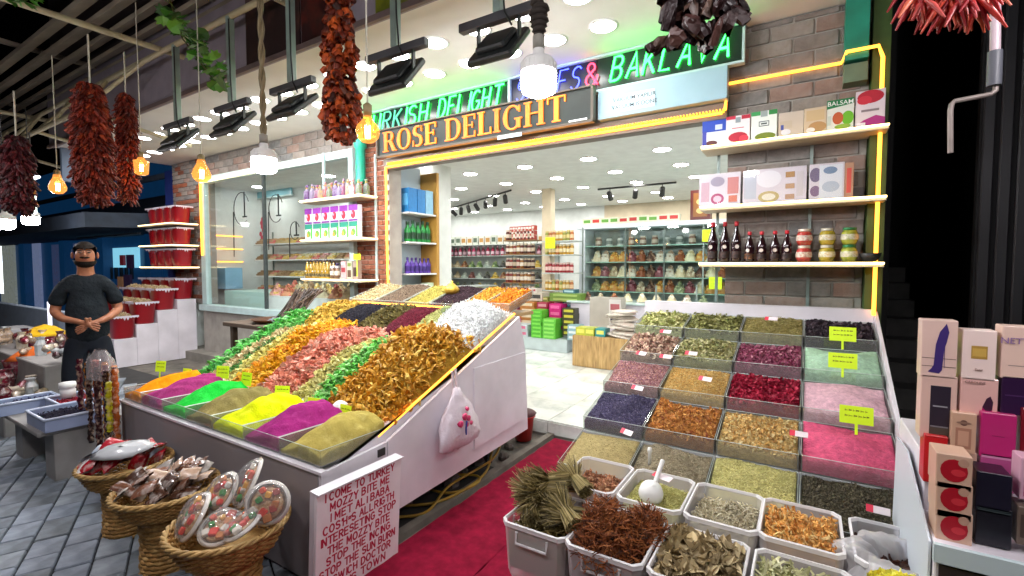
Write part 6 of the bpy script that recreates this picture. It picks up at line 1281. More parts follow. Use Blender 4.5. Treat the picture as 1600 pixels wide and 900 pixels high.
# glass cabinet on the right
gb = thing('glass_cabinet', 'tall white-framed glass cabinet with pyramids of sweets in the back right of the shop', 'glass cabinet', (-3.75, 8.5, .12))
for a in [(0, .12, 0, .5, 0, 2.12), (2.9, 3.02, 0, .5, 0, 2.12)]: MB().bbox(*a, .004).build('frame_post', mat('cab_white', '#d0dae0', rough=.4), gb)
MB().bbox(-.05, 3.05, -.02, .52, 2.122, 2.20, .006).build('cabinet_top', mat('cab_white', '#d0dae0'), gb); MB().box(.12, 2.9, .46, .5, .3, 2.12).build('back_panel', mat('cab_back', '#9aa8a4', rough=.3, wear=.2), gb)
for z in (.95, 1.22, 1.5, 1.8): MB().bbox(.121, 2.899, .02, .455, z-.015, z, .002).build('glass_shelf', mat('green_glass_edge', '#9fc8b8', rough=.15), gb)
MB().box(.121, 2.899, .0, .008, .4, 2.12).build('glass_front', GLASS, gb)
for x in (.9, 1.6, 2.25): MB().box(x, x+.025, .0, .03, .3, 2.12).build('mullion', STEEL, gb)
PY = [('#e0dab8', '#c8bc90'), ('#8a4a2a', '#c89060'), ('#d8c8a4', '#ece6d2'), ('#7a3a44', '#b8808a'), ('#c88a3c', '#dcb868'), ('#7a8a64', '#b0b890'), ('#b09c80', '#d0c4a8'), ('#5a3c30', '#8a6a54'), ('#dcd4c4', '#b8a088')]
for z in (1.07, 1.34, 1.62): goods('pile', 15, -3.55, -.95, 8.72, z+.002, .24, .24, .22, PY, 'sweet_pyramid', 'pyramid of sweets on a shelf of the glass cabinet', 'sweets', 'sweet pyramids in the glass cabinet')
goods('jar', 12, -3.55, -.95, 8.72, 1.922, .12, .12, .18, [('#c8ccc8', '#7a8480'), ('#8a6a5a', '#c8b8a8')], 'cabinet_jar', 'small jar on the top shelf of the glass cabinet', 'jar', 'jars in the glass cabinet')
goods('box', 10, -3.7, -1.9, 8.62, 2.325, .18, .16, .13, [('#d8d8c0', '#b8302a'), ('#d8d8c0', '#5f9a3a')], 'fruit_tea_box', 'fruit tea box lined up on top of the glass cabinet', 'box', 'fruit tea boxes on the glass cabinet')
pack('red_gift_tower', 'dark red gift box with gold windows on top of the cabinet', 'gift box', -1.55, 8.6, 2.325, .32, .2, .5, '#5a1c1c', [('r', .5, .5, .7, .8, '#8a5a2a'), ('o', .5, .6, .4, .2, '#d8b878'), ('o', .5, .3, .4, .2, '#d8b878')])
p = (-1.35, 8.45, 1.95)
for i, (x, z, lab) in enumerate([(-1.40, 1.95, 'yellow price card on the upper cabinet shelf'), (-1.28, 1.16, 'yellow-green price card low in the cabinet'), (-3.95, 1.86, 'yellow price card on the narrow shelving')]): price_tag((x, 8.45 if i < 2 else 7.66, z), .2, .2, lab, YG, 0, 0, 0)
# white sales counter, right
ctr = thing('sales_counter', 'long white counter with a glass top in front of the cabinet', 'counter', (-3.4, 7.35, .12))
MB().bbox(0, 3.6, 0, .6, 0, .80, .01).build('counter_body', WHITE, ctr); MB().bbox(-.05, 3.65, -.05, .65, .805, .84, .004).build('counter_top', mat('counter_glass_top', '#c8dcd8', rough=.1), ctr)
for x in (1.4, 2.0): MB().box(x, x+.02, .1, .14, .84, 1.12).build('screen_post', STEEL, ctr)
# boxes of Turkish delight stacked on a low plinth
tag(box('plinth', -4.75, -3.3, 7.0, 7.6, .118, .33, mat('plinth_grey', '#b8c4c4', rough=.5, wear=.1), b=.006), 'low grey-white plinth under the stacked gift boxes', 'plinth')
def stack(x, y, z, w_, d, h_, n, c, c2, lab, g): 
    for k in range(n):
        o = new_obj('gift_box', small_good('box', c, c2), None, (x+rg.uniform(-.006, .006), y, z+k*(h_+.002)), (0, 0, rg.uniform(-.04, .04))); o.scale = (w_, d, h_); tag(o, lab, 'gift box', g)
for x, w_, h_, n, c, c2, nm in [(-4.62, .2, .075, 7, '#8a1830', '#d8c0c0', 'dark red'), (-4.42, .2, .09, 3, '#c84a78', '#d8a0b0', 'pink'), (-4.18, .3, .10, 2, '#b8c4c8', '#d06a8a', 'grey and pink'), (-3.86, .2, .065, 7, '#4fae2a', '#7acb50', 'bright green'), (-3.62, .24, .065, 5, '#5fb83a', '#8ad060', 'light green'), (-4.40, .22, .12, 1, '#c8b8a0', '#d8d0c0', 'cream')]:
    stack(x, 7.12, .332, w_, .28, h_, n, c, c2, nm+' gift box in its own stack on the plinth', nm+' gift boxes on the plinth')
for x, w_, h_, n, c, c2, nm, y, z in [(-4.55, .26, .10, 3, '#b03a5a', '#d8c0c8', 'rose', 7.4, .55), (-4.2, .3, .10, 4, '#b87a3a', '#e0d0b0', 'orange-brown', 7.4, .5), (-3.9, .2, .10, 4, '#a82a4a', '#d890a0', 'crimson', 7.4, .5), (-3.62, .22, .11, 4, '#d01c7a', '#e868a8', 'magenta', 7.35, .45), (-3.35, .22, .09, 5, '#3a3a24', '#c8c040', 'black and yellow', 7.3, .38), (-3.5, .6, .07, 2, '#6a8a3a', '#98b060', 'olive green', 7.5, .93), (-4.5, .3, .09, 2, '#8a2a44', '#d8b8c0', 'wine red', 7.5, .86), (-4.1, .26, .14, 1, '#c8c0b0', '#3a3a3a', 'white', 7.55, .92)]:
    stack(x, y, z, w_, .28, h_, n, c, c2, nm+' gift box stacked behind the green ones', nm+' gift boxes behind the green ones')
tag(box('display_block', -4.75, -3.25, 7.3, 7.6, .331, .45, mat('plinth_grey', '#b8c4c4')), 'grey riser on the plinth behind the stacked gift boxes', 'riser')
# wooden crate with bags
cr_ = thing('wooden_crate', 'plain pale wooden box on the marble floor inside the entrance', 'crate', (-2.42, 6.42, .12)); MB().bbox(-.40, .40, -.25, .25, 0, .44, .006).build('box_body', WOOD, cr_)
for k in range(3): stack(-2.72+k*.15, 6.3, .562, .14, .2, .11, 1, ['#b8b83a', '#a8b040', '#2a8a8a'][k], '#d8d060', ['yellow-green patterned', 'lime patterned', 'teal'][k]+' carton on the wooden crate', 'cartons on the wooden crate')
bgm = mat('printed_bag', '#b8a898', cols=['#8a7268', '#d8cfc0', '#b89a90'], scale=7, rough=.35, coat=.3)
for k in range(9):
    b_ = MB(); crumple(b_, [(.02, -.02), (.14, -.015), (.18, .0), (.15, .02), (.03, .035)], 18, .06, rg, sx=1.2, sy=.7); tag(b_.build('goods_bag', bgm, None, (-2.12+rg.uniform(-.06, .1), 6.3+rg.uniform(-.05, .05), .585+k*.042), (rg.uniform(-.12, .12), rg.uniform(-.15, .15), rg.uniform(-.4, .4))), 'printed film bag in the untidy pile on the wooden crate', 'bag', 'film bags piled on the wooden crate')
pack('display_carton', 'grey and white display carton standing behind the bags', 'carton', -2.55, 6.85, .62, .5, .2, .45, '#b0aaa0', [('r', .8, .5, .36, .9, '#d0ccc8'), ('r', .8, .7, .28, .2, '#a85a60'), ('r', .8, .35, .28, .2, '#4a4a50')]); tag(box('side_table', -2.85, -2.0, 6.72, 7.1, .115, .618, WHITE), 'white block under the grey display carton', 'side table')
for x, w_, h_, n, c, c2, nm, y, z in [(-4.68, .18, .07, 6, '#7a1428', '#e0c8cc', 'narrow dark red', 7.5, .45), (-4.05, .24, .08, 5, '#c8b8a4', '#b85a6a', 'cream and pink', 7.5, .45), (-3.78, .2, .09, 5, '#b84a2a', '#e0c8a0', 'brick orange', 7.55, .45), (-3.2, .2, .08, 3, '#8ab0b8', '#d8e0e0', 'pale teal', 7.12, .34)]:
    stack(x, y, z, w_, .2, h_, n, c, c2, nm+' gift box in the crowd behind the plinth', nm+' gift boxes in the crowd')
for k, (x, c, c2, nm) in enumerate([(-4.7, '#6a1c2c', '#d8c4c8', 'maroon'), (-4.46, '#c8a060', '#8a2a2a', 'golden'), (-4.22, '#d8d0c8', '#a83a4a', 'ivory'), (-3.98, '#7a8a3a', '#d8d890', 'moss green'), (-3.72, '#b83a6a', '#e8b0c8', 'bright pink'), (-3.48, '#3a6a7a', '#a8c8d0', 'petrol blue')]):
    stack(x, 7.55, .78, .22, .2, .07, 3+k % 3, c, c2, nm+' gift box in the upper row of stacks by the counter', nm+' gift boxes in the upper row')
goods('pile', 9, -3.3, -1.2, 7.6, .965, .17, .17, .14, PY, 'counter_sweets', 'small heap of sweets on the white sales counter', 'sweets', 'sweet heaps on the sales counter')
goods('box', 14, -7.3, -5.3, 7.0, 1.06, .12, .14, .1, WB+PKc, 'counter_box', 'small box on the low table in front of the glass counter', 'box', 'small boxes on the low table')
tag(box('low_table', -7.4, -5.2, 6.8, 7.2, .118, 1.058, WHITEP), 'low white table with small boxes left of the jar tower', 'table')
# ceiling spot tracks
TRK = mat('track_black', (.02, .02, .02), rough=.5)
def track(p0, p1, n, lab):
    p0, p1 = Vector(p0), Vector(p1); t = thing('spot_track', lab, 'track light', p0); MB().tube([(0, 0, -.02), p1-p0+Vector((0, 0, -.02))], .018, 6).build('rail', TRK, t)
    for i in range(n):
        q = (p1-p0)*((i+.5)/n); M = Matrix.Translation(q+Vector((0, 0, -.16))) @ Euler((rg.uniform(.4, .9), 0, rg.uniform(-1, 1))).to_matrix().to_4x4()
        s = MB(); s.lathe([(.04, -.08), (.045, -.07), (.045, .07), (.03, .09)], 12, M=M); s.tube([q+Vector((0, 0, -.03)), q+Vector((0, 0, -.13))], .008, 5); s.build('spotlight', TRK, t)
    return t
track((-7.35, 8.0, 2.97), (-7.9, 8.6, 2.97), 2, 'short black spot track at the left of the shop ceiling'); track((-7.5, 9.2, 2.98), (-4.75, 7.6, 2.98), 7, 'long black spot track crossing the left of the shop ceiling'); track((-3.3, 8.3, 2.97), (-1.9, 8.3, 2.97), 3, 'black spot track above the glass cabinet')

# ================================================================ PERFUME TABLE, right edge
pt = thing('perfume_table', 'stepped white table with stacked perfume boxes at the right edge', 'table', (.0, 0, 0))
MB().bbox(.335, 1.25, 1.78, 2.02, .0, .745, .004).build('front_step', WHITE, pt) ; MB().bbox(.345, 1.25, 2.021, 2.5, .0, .92, .004).build('rear_step', WHITE, pt)
MB().box(.33, 1.26, 1.762, 1.779, .70, .752).build('glass_edge', mat('pale_edge', '#c4d4d8', rough=.2), pt)
for i in range(5): MB().box(.345+i*.17, .50+i*.17, 1.774, 1.7795, .34, .69).build('dark_niche', mat('niche', '#33262c', rough=.6, wear=.3), pt)
MB().poly([(.325, 1.80, .40), (.325, 2.45, .40), (.325, 2.42, .86), (.325, 2.2, .88), (.325, 1.80, .74)], (.006, 0, 0)).build('side_sheet', mat('white_sheet', '#ccd4de', rough=.4), pt)
shoe = lambda c: ('p', 0, 0, [(.20, .10), (.30, .16), (.36, .22), (.40, .58), (.50, .80), (.68, .95), (.76, .80), (.70, .62), (.66, .55), (.665, .18), (.655, .18), (.64, .50), (.62, .34), (.60, .14), (.52, .08)], None, c)
cube = []
def perf(px0, py0, px1, py1, Y, base_, prints, lab, dep=.07, txt=None):
    a = at(px0, py1, Y=Y); b = at(px1, py0, Y=Y); return pack('perfume_box', lab, 'perfume box', (a.x+b.x)/2, Y+dep/2, min(a.z, b.z), b.x-a.x, dep, b.z-a.z, base_, prints, 0, 'stacked perfume boxes', txt=txt)
Yb = 2.03
perf(1438, 502, 1498, 588, Yb, '#d9b9ae', [('r', .5, .34, .96, .012, '#6a5048'), ('r', .5, .20, .96, .012, '#6a5048'), shoe('#3c2a6c')], 'pink-cream perfume box with a purple high-heel shoe, top of the left stack')
perf(1502, 518, 1559, 592, Yb, '#e6cfc8', [('r', .5, .56, .48, .26, '#a8843c'), ('r', .5, .56, .40, .16, '#c4a050'), ('r', .5, .2, .2, .02, '#b89a90')], 'white perfume box with a gold plaque, top of the middle stack', txt=('Paris', .010, '#a08078', .5, .22))
perf(1563, 512, 1625, 590, Yb, '#dcbcae', [('r', .5, .25, .6, .015, '#a08a84')], 'cream perfume box with purple capitals, top of the third stack', txt=('NETT', .026, '#8a6a9a', .35, .72))
perf(1436, 590, 1497, 682, Yb, '#d8b4a8', [('r', .55, .42, .56, .84, '#2a2230'), ('r', .55, .52, .4, .02, '#9a98a0'), ('r', .55, .2, .5, .02, '#7a7880'), ('r', .55, .1, .56, .18, '#4a443c')], 'cream perfume box with a dark panel, below the purple shoe box')
perf(1499, 594, 1561, 646, Yb, '#dcaea6', [('p', 0, 0, [(.58, 0), (.60, .25), (.70, .48), (.80, .55), (.88, .40), (.84, 0)], None, '#a81a64'), ('p', 0, 0, [(.60, .25), (.70, .48), (.80, .55), (.88, .40), (.86, .2), (.74, .1)], None, '#3a1c34')], 'pink perfume box with a magenta heel, below the gold plaque box', txt=('CAROLINE', .010, '#7a5a58', .38, .88))
perf(1563, 592, 1625, 646, Yb, '#2c1238', [('r', .5, .5, .8, .03, '#4a2a5a')], 'dark purple perfume box below the one with purple capitals')
perf(1442, 684, 1482, 752, Yb-.02, '#b8161c', [('r', .5, .5, .9, .9, '#c41a20')], 'plain red perfume box below the dark panelled one')
perf(1484, 648, 1527, 706, Yb-.02, '#c9a288', [('r', .5, .38, .62, .5, '#a87862'), ('r', .5, .38, .42, .36, '#c89a80'), ('o', .5, .76, .3, .14, '#6a4a40'), ('o', .5, .76, .6, .06, '#8a6a5a')], 'beige perfume box with a drawn square flask')
perf(1530, 650, 1590, 713, Yb-.02, '#b8246c', [('r', .5, .5, .35, .015, '#8a1850')], 'magenta perfume box beside the flask box')
perf(1593, 642, 1640, 712, Yb-.01, '#7a1020', [('r', .5, .5, .7, .7, '#8a1424')], 'dark red perfume box at the right edge')
perf(1484, 709, 1527, 757, Yb-.02, '#c4a090', [('r', .5, .5, .9, .9, '#b89484')], 'beige perfume box under the drawn flask')
perf(1530, 716, 1590, 762, Yb-.02, '#b04c84', [('r', .5, .92, .96, .06, '#d088b0')], 'mauve perfume box under the magenta one')
for i in range(3): perf(1461, 716+i*45, 1521, 716+(i+1)*45-1, 1.82, '#c8a48e', [('o', .5, .55, .76, .66, '#a80f24'), ('o', .62, .50, .4, .2, '#c8303c'), ('o', .75, .8, .3, .24, '#b8907c')], ['box with red lips print, top of its stack of three', 'box with red lips print, middle of its stack of three', 'box with red lips print, bottom of its stack of three'][i], .10)
perf(1523, 745, 1583, 798, 1.84, '#120f24', [('r', .5, .1, .9, .04, '#2a3438')], 'upper navy perfume box beside the red lips boxes', .09)
perf(1523, 799, 1583, 848, 1.84, '#100f1c', [('r', .5, .9, .9, .04, '#3a4448')], 'lower navy perfume box beside the red lips boxes', .09)
perf(1592, 722, 1640, 780, 1.86, '#cfa0b4', [('r', .5, .5, .7, .8, '#b03a74')], 'pink perfume box with a magenta panel at the right edge'); perf(1588, 800, 1640, 850, 1.84, '#6a5a50', [('r', .5, .5, .8, .6, '#4a3a34')], 'brown perfume box at the lower right edge')

# ================================================================ LEFT STREET SIDE
# neighbour's front: blue posts, dark awning, lit panels
nb = thing('neighbour_shop', 'blue painted neighbouring shop with a dark awning, far left', 'shop', (0, 0, 0))
BLU = mat('blue_paint_glow', '#123c68', rough=.5, wear=.5, scale=1.2, em=.08, emc='#1c5a94'); DNV = mat('awning_dark', '#3a4656', rough=.8, wear=.3)  # blue wall and posts glow faintly, brightness put into the paint itself
MB().box(-30, -10.2, 5.2, 5.4, -.02, 4.5).build('wall', BLU, nb)
MB().poly([(-30, 4.6, 2.55), (-30, 3.0, 2.45), (-30, 3.0, 2.20), (-30, 5.2, 2.30), (-30, 5.2, 3.2)], (19.7, 0, 0)).build('awning', DNV, nb)
for x, w_ in ((-10.6, .25), (-13.2, .3), (-16, .3), (-19, .4), (-23, .5)): MB().bbox(x, x+w_, 4.9, 5.15, 0, 2.5, .01).build('post', BLU, nb)
SC1 = mat('screen_cyan', '#7fc4dc', em=.55, emc='#7fc4dc', rough=.3, cols=['#5aa8c8', '#a8d8e4'], scale=3)
def disp(px0, px1, py0, py1, m, name='lit_display', Y=5.12):
    a_ = at(px0, py1, Y=Y); b_ = at(px1, py0, Y=Y); MB().box(a_.x, b_.x, Y, Y+.06, a_.z, b_.z).build(name, m, nb)
disp(163, 214, 386, 418, SC1); disp(84, 118, 380, 470, mat('lit_goods3', '#4a3a5a', cols=['#1c3a6a', '#8a3a4a', '#3a6a9a', '#16305a'], scale=1.6, em=.12, emc='#5a6a9a'))
disp(2, 20, 378, 472, mat('lit_goods2', '#a8b0a8', cols=['#4a5a6a', '#c8c8a0', '#d8d8e0', '#5a6a4a'], scale=1.6, em=.15, emc='#b0b8b0')); disp(46, 60, 376, 480, mat('lit_goods', '#8a98b8', cols=['#2a3a6a', '#8a9ac0', '#c8b8b0'], scale=1.5, em=.2, emc='#8a98c0'))
disp(-3, 2, 378, 458, emit('lit_edge', (.85, .9, 1), .8), 'lit_edge')
for k in range(9):
    x0 = rg.uniform(90, 205); y0 = rg.uniform(395, 450); disp(x0, x0+rg.uniform(3, 9), y0, y0+rg.uniform(10, 26), mat('hung_goods'+str(k % 5), ['#8a2a34', '#2a5a8a', '#7a7a84', '#3a2a4a', '#a87a5a'][k % 5], rough=.6, wear=.3, em=.1), 'hung_goods', 5.0)
for k in range(6): disp(163+k*8, 164+k*8, 418, 436, mat('rail_dark', '#1c2430'), 'rail', 5.05)
disp(120, 215, 366, 371, mat('awning_tube', '#5a6470', rough=.5), 'tube_rail', 4.0)
MB().bbox(-26, -8.9, 2.35, 2.45, -.02, .88, .01).build('pale_barrier', mat('pale_blue_board', '#c4d4ea', rough=.5, wear=.1), nb)
MB().box(-30, -10.3, 4.2, 4.25, 3.2, 3.3).build('awning_rail', DNV, nb)
sbox('far_blue_wall', -10.2, -9.9, 4.15, 4.6, 0, 3.3, mat('deep_blue_wall', '#1c2f7a', rough=.6, wear=.2))
tag(MB().bbox(-9.85, -9.8, 2.6, 3.2, 2.85, 3.5, .01).build('pale_cabinet', mat('shop_sign_grey', '#6a7a94', rough=.5)), 'grey-blue box hanging under the pergola at the far left', 'sign box')
# hanging fluorescent tube
ft = thing('tube_lamp', 'upright white-green fluorescent tube with a small cap at the far left', 'tube lamp', at(50, 300, Y=1.3)); MB().lathe([(.02, -.18), (.025, -.17), (.025, .10), (.02, .11)], 12).build('tube', emit('tube_glow', (.8, 1, .85), 5), ft); MB().bbox(-.12, .12, -.03, .03, .11, .13, .005).build('cap', emit('cap_glow', (.7, .75, 1), 3), ft); MB().tube([(0, 0, .13), (0, 0, .5)], .005, 5).build('cord', WIRE, ft)

# low table with shallow blue-grey crates
lt_ = thing('side_bench', 'grey bench carrying shallow plastic crates by the street', 'bench', (-5.0, 1.3, 0))
MB().bbox(-.55, .45, -.28, .32, .34, .37, .006).build('bench_top', mat('bench_grey', '#8d8a88', rough=.6, wear=.2), lt_)
for x in (-.5, .25): MB().bbox(x, x+.2, -.2, .25, -.02, .339, .004).build('bench_leg', mat('bench_grey', '#8d8a88'), lt_)
def crate(c, w_, d, h_, fill, lab, rz=0):
    t = thing('plastic_crate', lab, 'crate', c, rz); m = mat('blue_grey_crate', '#8f9cbc', rough=.4, wear=.1)
    mb = MB(); q = .012
    mb.box(-w_/2, w_/2, -d/2, -d/2+q, 0, h_); mb.box(-w_/2, w_/2, d/2-q, d/2, 0, h_); mb.box(-w_/2, -w_/2+q, -d/2+q, d/2-q, 0, h_); mb.box(w_/2-q, w_/2, -d/2+q, d/2-q, 0, h_); mb.box(-w_/2+q, w_/2-q, -d/2+q, d/2-q, 0, .01); mb.build('crate_wall', m, t)
    mb = MB(); mb.tube([(-w_/2, -d/2, h_), (w_/2, -d/2, h_), (w_/2, d/2, h_), (-w_/2, d/2, h_), (-w_/2, -d/2, h_)], .011, 6); mb.build('rim', mat('crate_rim', '#b4bed4', rough=.3), t)
    o = heap('dried_fruit_heap', 'dried fruit in the '+lab.split(' on')[0], c[0]-w_/2+.015, c[0]+w_/2-.015, c[1]-d/2+.015, c[1]+d/2-.015, lambda u, v: c[2]+h_*.6+.03*np.sin(np.pi*u)*np.sin(np.pi*v), lambda u, v: c[2]+.012+0*u, fill, 'grain', 160, .022, .9, 'dried fruit', seed=int(abs(c[0])*100), res=12)
crate((-4.72, 1.22, .372), .42, .34, .09, ['#1c1828', '#33304a', '#100e18'], 'blue-grey crate of black fruit on the bench nearest the viewer'); crate((-5.12, 1.42, .372), .38, .36, .09, ['#8a1428', '#a82a3c', '#5a0c1a'], 'blue-grey crate of crimson fruit on the bench behind the first'); crate((-5.40, 1.15, .372), .2, .36, .09, ['#2a2c4a', '#4a4c70'], 'small blue-grey crate of dark blue fruit on the bench end')
wj = thing('white_jar', 'white plastic jar standing between the crates on the bench', 'jar', at(107, 632, Y=1.35)); wj.location.z = .465; MB().lathe([(0, 0), (.05, .0), (.052, .06), (.045, .075), (.055, .08), (.055, .12), (0, .125)], 16).build('jar_body', WHITEP, wj)
# crowded stand of sweets further left
st2 = thing('sweet_stand', 'low stand crowded with wrapped sweets at the left edge, before the pale barrier', 'display stand', (0, 0, 0))
MB().bbox(-9.2, -6.1, 1.15, 2.0, -.02, .25, .01).build('lower_deck', mat('bench_grey', '#8d8a88'), st2); MB().bbox(-9.2, -6.4, 1.5, 2.05, .251, .55, .01).build('upper_deck', mat('bench_grey', '#8d8a88'), st2)
rg = random.Random(88); SWL = ['#4a1020', '#7a1c30', '#a89078', '#c9bca8', '#5a2a30', '#b8c0c4', '#8a7a60', '#6a1828']
for i in range(96):
    up = i % 2; x = rg.uniform(-9.1, -6.25); y = rg.uniform(1.55, 1.98) if up else rg.uniform(1.18, 1.46); z = .552 if up else .252; c = SWL[rg.randrange(8)]; lay = rg.random()
    mb = MB(); L = rg.uniform(.16, .3); n = 8
    if lay < .6: mb.tube([(-L/2+L*k/n, .01*math.sin(k), .035+.008*math.sin(k*2)) for k in range(n+1)], .034, 7, rr=[.012]+[.034]*(n-1)+[.012]); rot = (0, 0, rg.uniform(-.7, .7))
    else: mb.lathe([(0, 0), (.05, 0), (.055, .12), (.03, .17), (.045, .2)], 9, smooth=False); rot = (0, 0, 0)
    tag(mb.build('wrapped_sweet_roll', mat('wrap'+c, c, rough=.2, coat=.5, cols=[c, c, '#c9c0bc'], scale=20), None, (x, y, z+rg.uniform(0, .14)*(lay < .6)), rot), 'wrapped sweet roll or pack on the crowded stand at the left edge', 'sweet roll', 'wrapped rolls on the crowded stand')
def cone_bowl(px_, py_, Y, r_, c, lab, lab2):
    p = at(px_, py_, Y=Y); t = thing('sweet_bowl', lab, 'bowl', (p.x, p.y, p.z-.22)); mb = MB(); crumple(mb, [(.0, 0), (r_*.8, 0), (r_, .1), (r_*1.08, .2)], 24, .05, rg); mb.build('wrapped_bowl', mat('bowl_wrap'+c, '#5a1428', rough=.2, coat=.5, cols=['#3a0c1c', '#8a2a40', '#b8a0a8'], scale=16), t)
    o = tag(MB().lathe([(r_*1.0, .0), (r_*.75, .05), (r_*.4, .11), (0, .14)], 24).build('powder_cone', mat('cone_'+c, c, cols=[c, c], scale=5, rough=.9, bump=.3, bscale=120), None, (p.x, p.y, p.z-.03)), lab2, 'spice powder')
cone_bowl(70, 520, 1.95, .24, '#e0b010', 'wrapped bowl under the yellow powder cone at the left', 'smooth yellow powder cone in a wrapped bowl at the left'); cone_bowl(50, 556, 1.65, .22, '#d8681c', 'wrapped bowl under the orange powder cone at the left', 'orange powder cone in a wrapped bowl in front of the yellow one')
cj = thing('clear_box', 'clear box of pale sweets at the left edge', 'box', at(28, 520, Y=1.9)); cj.location.z -= .2; MB().bbox(-.25, .25, -.12, .12, 0, .28, .008).build('clear_wall', glass('case2', '#e8eef4', diff=.35), cj)
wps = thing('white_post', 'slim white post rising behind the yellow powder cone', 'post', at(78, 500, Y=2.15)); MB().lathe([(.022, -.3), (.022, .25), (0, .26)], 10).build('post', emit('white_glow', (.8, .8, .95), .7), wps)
# ================================================================ THE MAN
def skinned(name, V, Ed, rad, m, parent, sub=2, smooth=True):
    me = bpy.data.meshes.new(name); me.from_pydata([Vector(v) for v in V], Ed, []); o = bpy.data.objects.new(name, me); COL.objects.link(o)
    md = o.modifiers.new('skin', 'SKIN'); md.use_smooth_shade = True; md.branch_smoothing = .6
    for i, r_ in enumerate(rad):
        sv = me.skin_vertices[0].data[i]; sv.radius = r_ if isinstance(r_, tuple) else (r_, r_); sv.use_root = (i == 0)
    s = o.modifiers.new('sub', 'SUBSURF'); s.levels = sub; s.render_levels = sub
    dg = bpy.context.evaluated_depsgraph_get(); me2 = bpy.data.meshes.new_from_object(o.evaluated_get(dg), depsgraph=dg); bpy.data.objects.remove(o)
    me2.name = name; me2.materials.clear(); me2.materials.append(m)
    me2.polygons.foreach_set('use_smooth', [True]*len(me2.polygons))
    return new_obj(name, me2, parent)
SKIN = mat('skin', '#9a6244', cols=['#8a543a', '#a86e50'], scale=14, rough=.5, wear=.08)
man_ = 0
man = thing('person', 'bearded man in a dark T-shirt and trousers standing with hands clasped by the far stall', 'person', (-5.80, 1.68, -.02), R(72))
V = [(0, 0, .95), (0, .01, 1.08), (0, .015, 1.25), (0, .02, 1.40), (0, .02, 1.49), (0, .005, 1.54), (0, -.005, 1.605), (0, -.004, 1.675), (0, 0, 1.74)]
rad = [(.15, .11), (.145, .105), (.16, .11), (.13, .09), (.062, .06), (.062, .062), (.074, .088), (.083, .102), (.058, .072)]
Ed = [(i, i+1) for i in range(8)]
def add(p, r_, par): V.append(p); rad.append(r_); Ed.append((par, len(V)-1)); return len(V)-1
for s in (-1, 1):
    h = add((s*.10, 0, .87), .09, 0); k = add((s*.12, -.01, .50), .062, h); a = add((s*.125, .01, .10), .042, k); add((s*.145, -.11, .05), (.045, .03), a)
    sh_ = add((s*.165, .02, 1.40), .05, 3); el = add((s*.230, .03, 1.14), .045, sh_)
    if s == 1: w1 = add((.16, -.16, 1.085), .034, el); wr = add((.075, -.225, 1.05), .026, w1); pm = add((.02, -.245, 1.03), (.034, .022), wr)
    else: w1 = add((-.17, -.13, 1.09), .034, el); wr = add((-.06, -.205, 1.06), .026, w1); pm = add((.0, -.265, 1.035), (.036, .02), wr)
    d = -1 if s == 1 else 1
    for q in range(4):
        zz = 1.055-q*.021 if s == -1 else 1.03-q*.018; L = [.052, .06, .056, .044][q]
        f1 = add((.0+d*.035+.012*(s == -1), -.272 if s == -1 else -.25, zz-.005), .0105, pm); add((f1 and V[f1][0]+d*L*.8, -.262 if s == -1 else -.235, zz-.026), .009, f1)
    t1 = add((V[pm][0]+d*.005, V[pm][1]-.01, 1.078), .012, pm); add((V[t1][0]+d*.03, V[t1][1]-.006, 1.092), .010, t1)
skinned('body', V, Ed, rad, SKIN, man)
def ellip(c, r_, rot=(0, 0, 0), keep=None, n=20, m=14, jit=0):
    Mx = Matrix.Translation(c) @ Euler(rot).to_matrix().to_4x4(); vs = []; fs = []
    for j in range(m+1):
        th = math.pi*j/m
        for k in range(n):
            ph = 2*math.pi*k/n; q = 1+random.uniform(-jit, jit); vs.append((math.sin(th)*math.cos(ph)*r_[0]*q, math.sin(th)*math.sin(ph)*r_[1]*q, math.cos(th)*r_[2]*q))
    for j in range(m):
        for k in range(n):
            f = (j*n+k, j*n+(k+1) % n, (j+1)*n+(k+1) % n, (j+1)*n+k); cz = sum(vs[i][2] for i in f)/4/r_[2]; cy_ = sum(vs[i][1] for i in f)/4/r_[1]
            if keep is None or keep(cz, cy_): fs.append(f)
    return [Mx@Vector(v) for v in vs], fs
def epart(name, specs, m):
    mb = MB()
    for sp in specs: v, f = ellip(*sp); mb.add([Vector((p.x*1.12, p.y*1.12, 1.635+(p.z-1.66)*1.08)) for p in v], f, 0, True)
    return mb.build(name, m, man)
HAIR = mat('hair_dark', '#1d1612', rough=.75, bump=.8, bscale=160, spec=.2)
hd = Vector((0, -.002, 1.70))
epart('hair', [((0, .012, 1.716), (.081, .099, .094), (.32, 0, 0), lambda z, y: z > .56 or (y > .0 and z > .1) or (y > .35 and z > -.5), 30, 24, .035)], HAIR)
epart('beard', [((0, -.020, 1.640), (.073, .082, .062), (.2, 0, 0), lambda z, y: z < .22+.9*max(0, y) and y < .6, 26, 20, .025), ((0, -.099, 1.668), (.034, .013, .009), (0, 0, 0), None, 16, 10, .05)], HAIR)
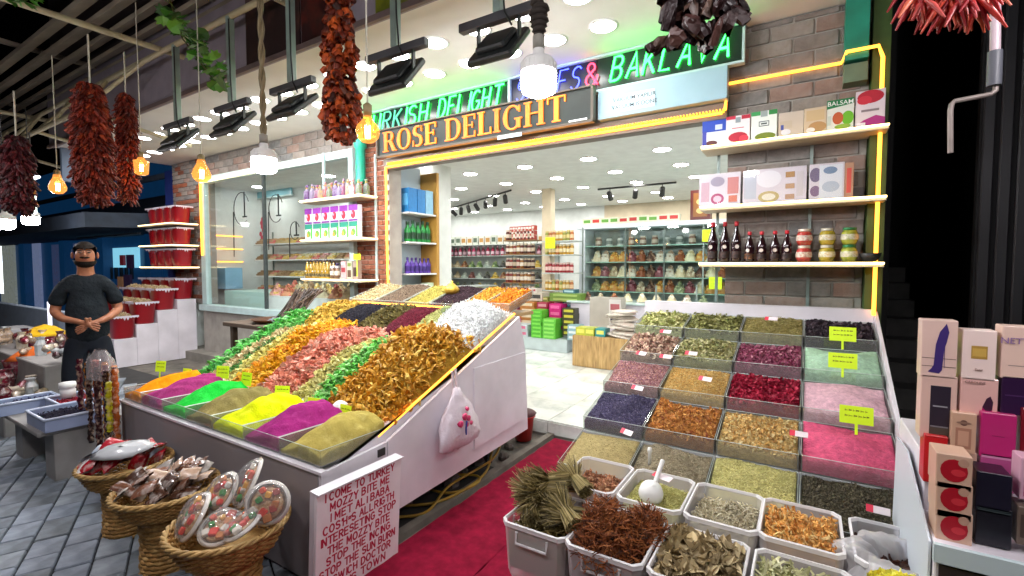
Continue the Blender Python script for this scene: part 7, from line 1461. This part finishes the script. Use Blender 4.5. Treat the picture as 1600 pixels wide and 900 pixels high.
epart('nose', [((0, -.102, 1.688), (.013, .017, .022), (.3, 0, 0)), ((0, -.092, 1.706), (.009, .012, .022), (.2, 0, 0))], SKIN)
for s_ in (-1, 1): epart('ear', [((s_*.080, .008, 1.688), (.010, .018, .030))], SKIN)
epart('mouth', [((0, -.108, 1.652), (.017, .008, .005))], mat('lips', '#7a3f38', rough=.5))
for s_ in (-1, 1): epart('eye', [((s_*.030, -.084, 1.712), (.012, .009, .006))], mat('eye_dark', '#1c1412', rough=.3))
for s_ in (-1, 1): epart('eyebrow', [((s_*.031, -.088, 1.728), (.019, .008, .0045), (0, s_*.12, 0))], HAIR)
TEE = mat('black_tshirt', '#22272c', rough=.9, wear=.25, scale=5, bump=.9, bscale=9, dist=.04, spec=.1)
V = [(0, 0, .80), (0, .005, 1.00), (0, .01, 1.18), (0, .015, 1.33), (0, .02, 1.43), (0, .016, 1.50)]; rad = [(.180, .15), (.172, .145), (.178, .14), (.172, .12), (.12, .095), (.072, .07)]; Ed = [(i, i+1) for i in range(5)]
for s in (-1, 1): a = add((s*.165, .02, 1.405), .088, 4); b = add((s*.202, .025, 1.27), .072, a); add((s*.216, .028, 1.185), .071, b)
skinned('t_shirt', V, Ed, rad, TEE, man)
TRO = mat('dark_trousers', '#20242c', rough=.85, wear=.2, scale=5, bump=.4, bscale=10, dist=.02, spec=.15)
V = [(0, 0, 1.0), (0, 0, .90)]; rad = [(.16, .12), (.165, .125)]; Ed = [(0, 1)]
for s in (-1, 1): h = add((s*.095, 0, .80), (.115, .11), 1); k = add((s*.12, -.01, .48), .09, h); a = add((s*.125, .005, .14), .075, k); add((s*.125, .005, .08), .075, a)
skinned('trousers', V, Ed, rad, TRO, man)
for s in (-1, 1):
    v, f = ellip((s*.14, -.06, .045), (.05, .14, .05), (0, 0, 0)); MB().add(v, f, 0, True).build('shoe', mat('shoe_black', (.02, .02, .022), rough=.5), man)
print('OBJECTS', len(bpy.data.objects), 'POLYS', sum(len(o.data.polygons) for o in bpy.data.objects if o.type == 'MESH'))
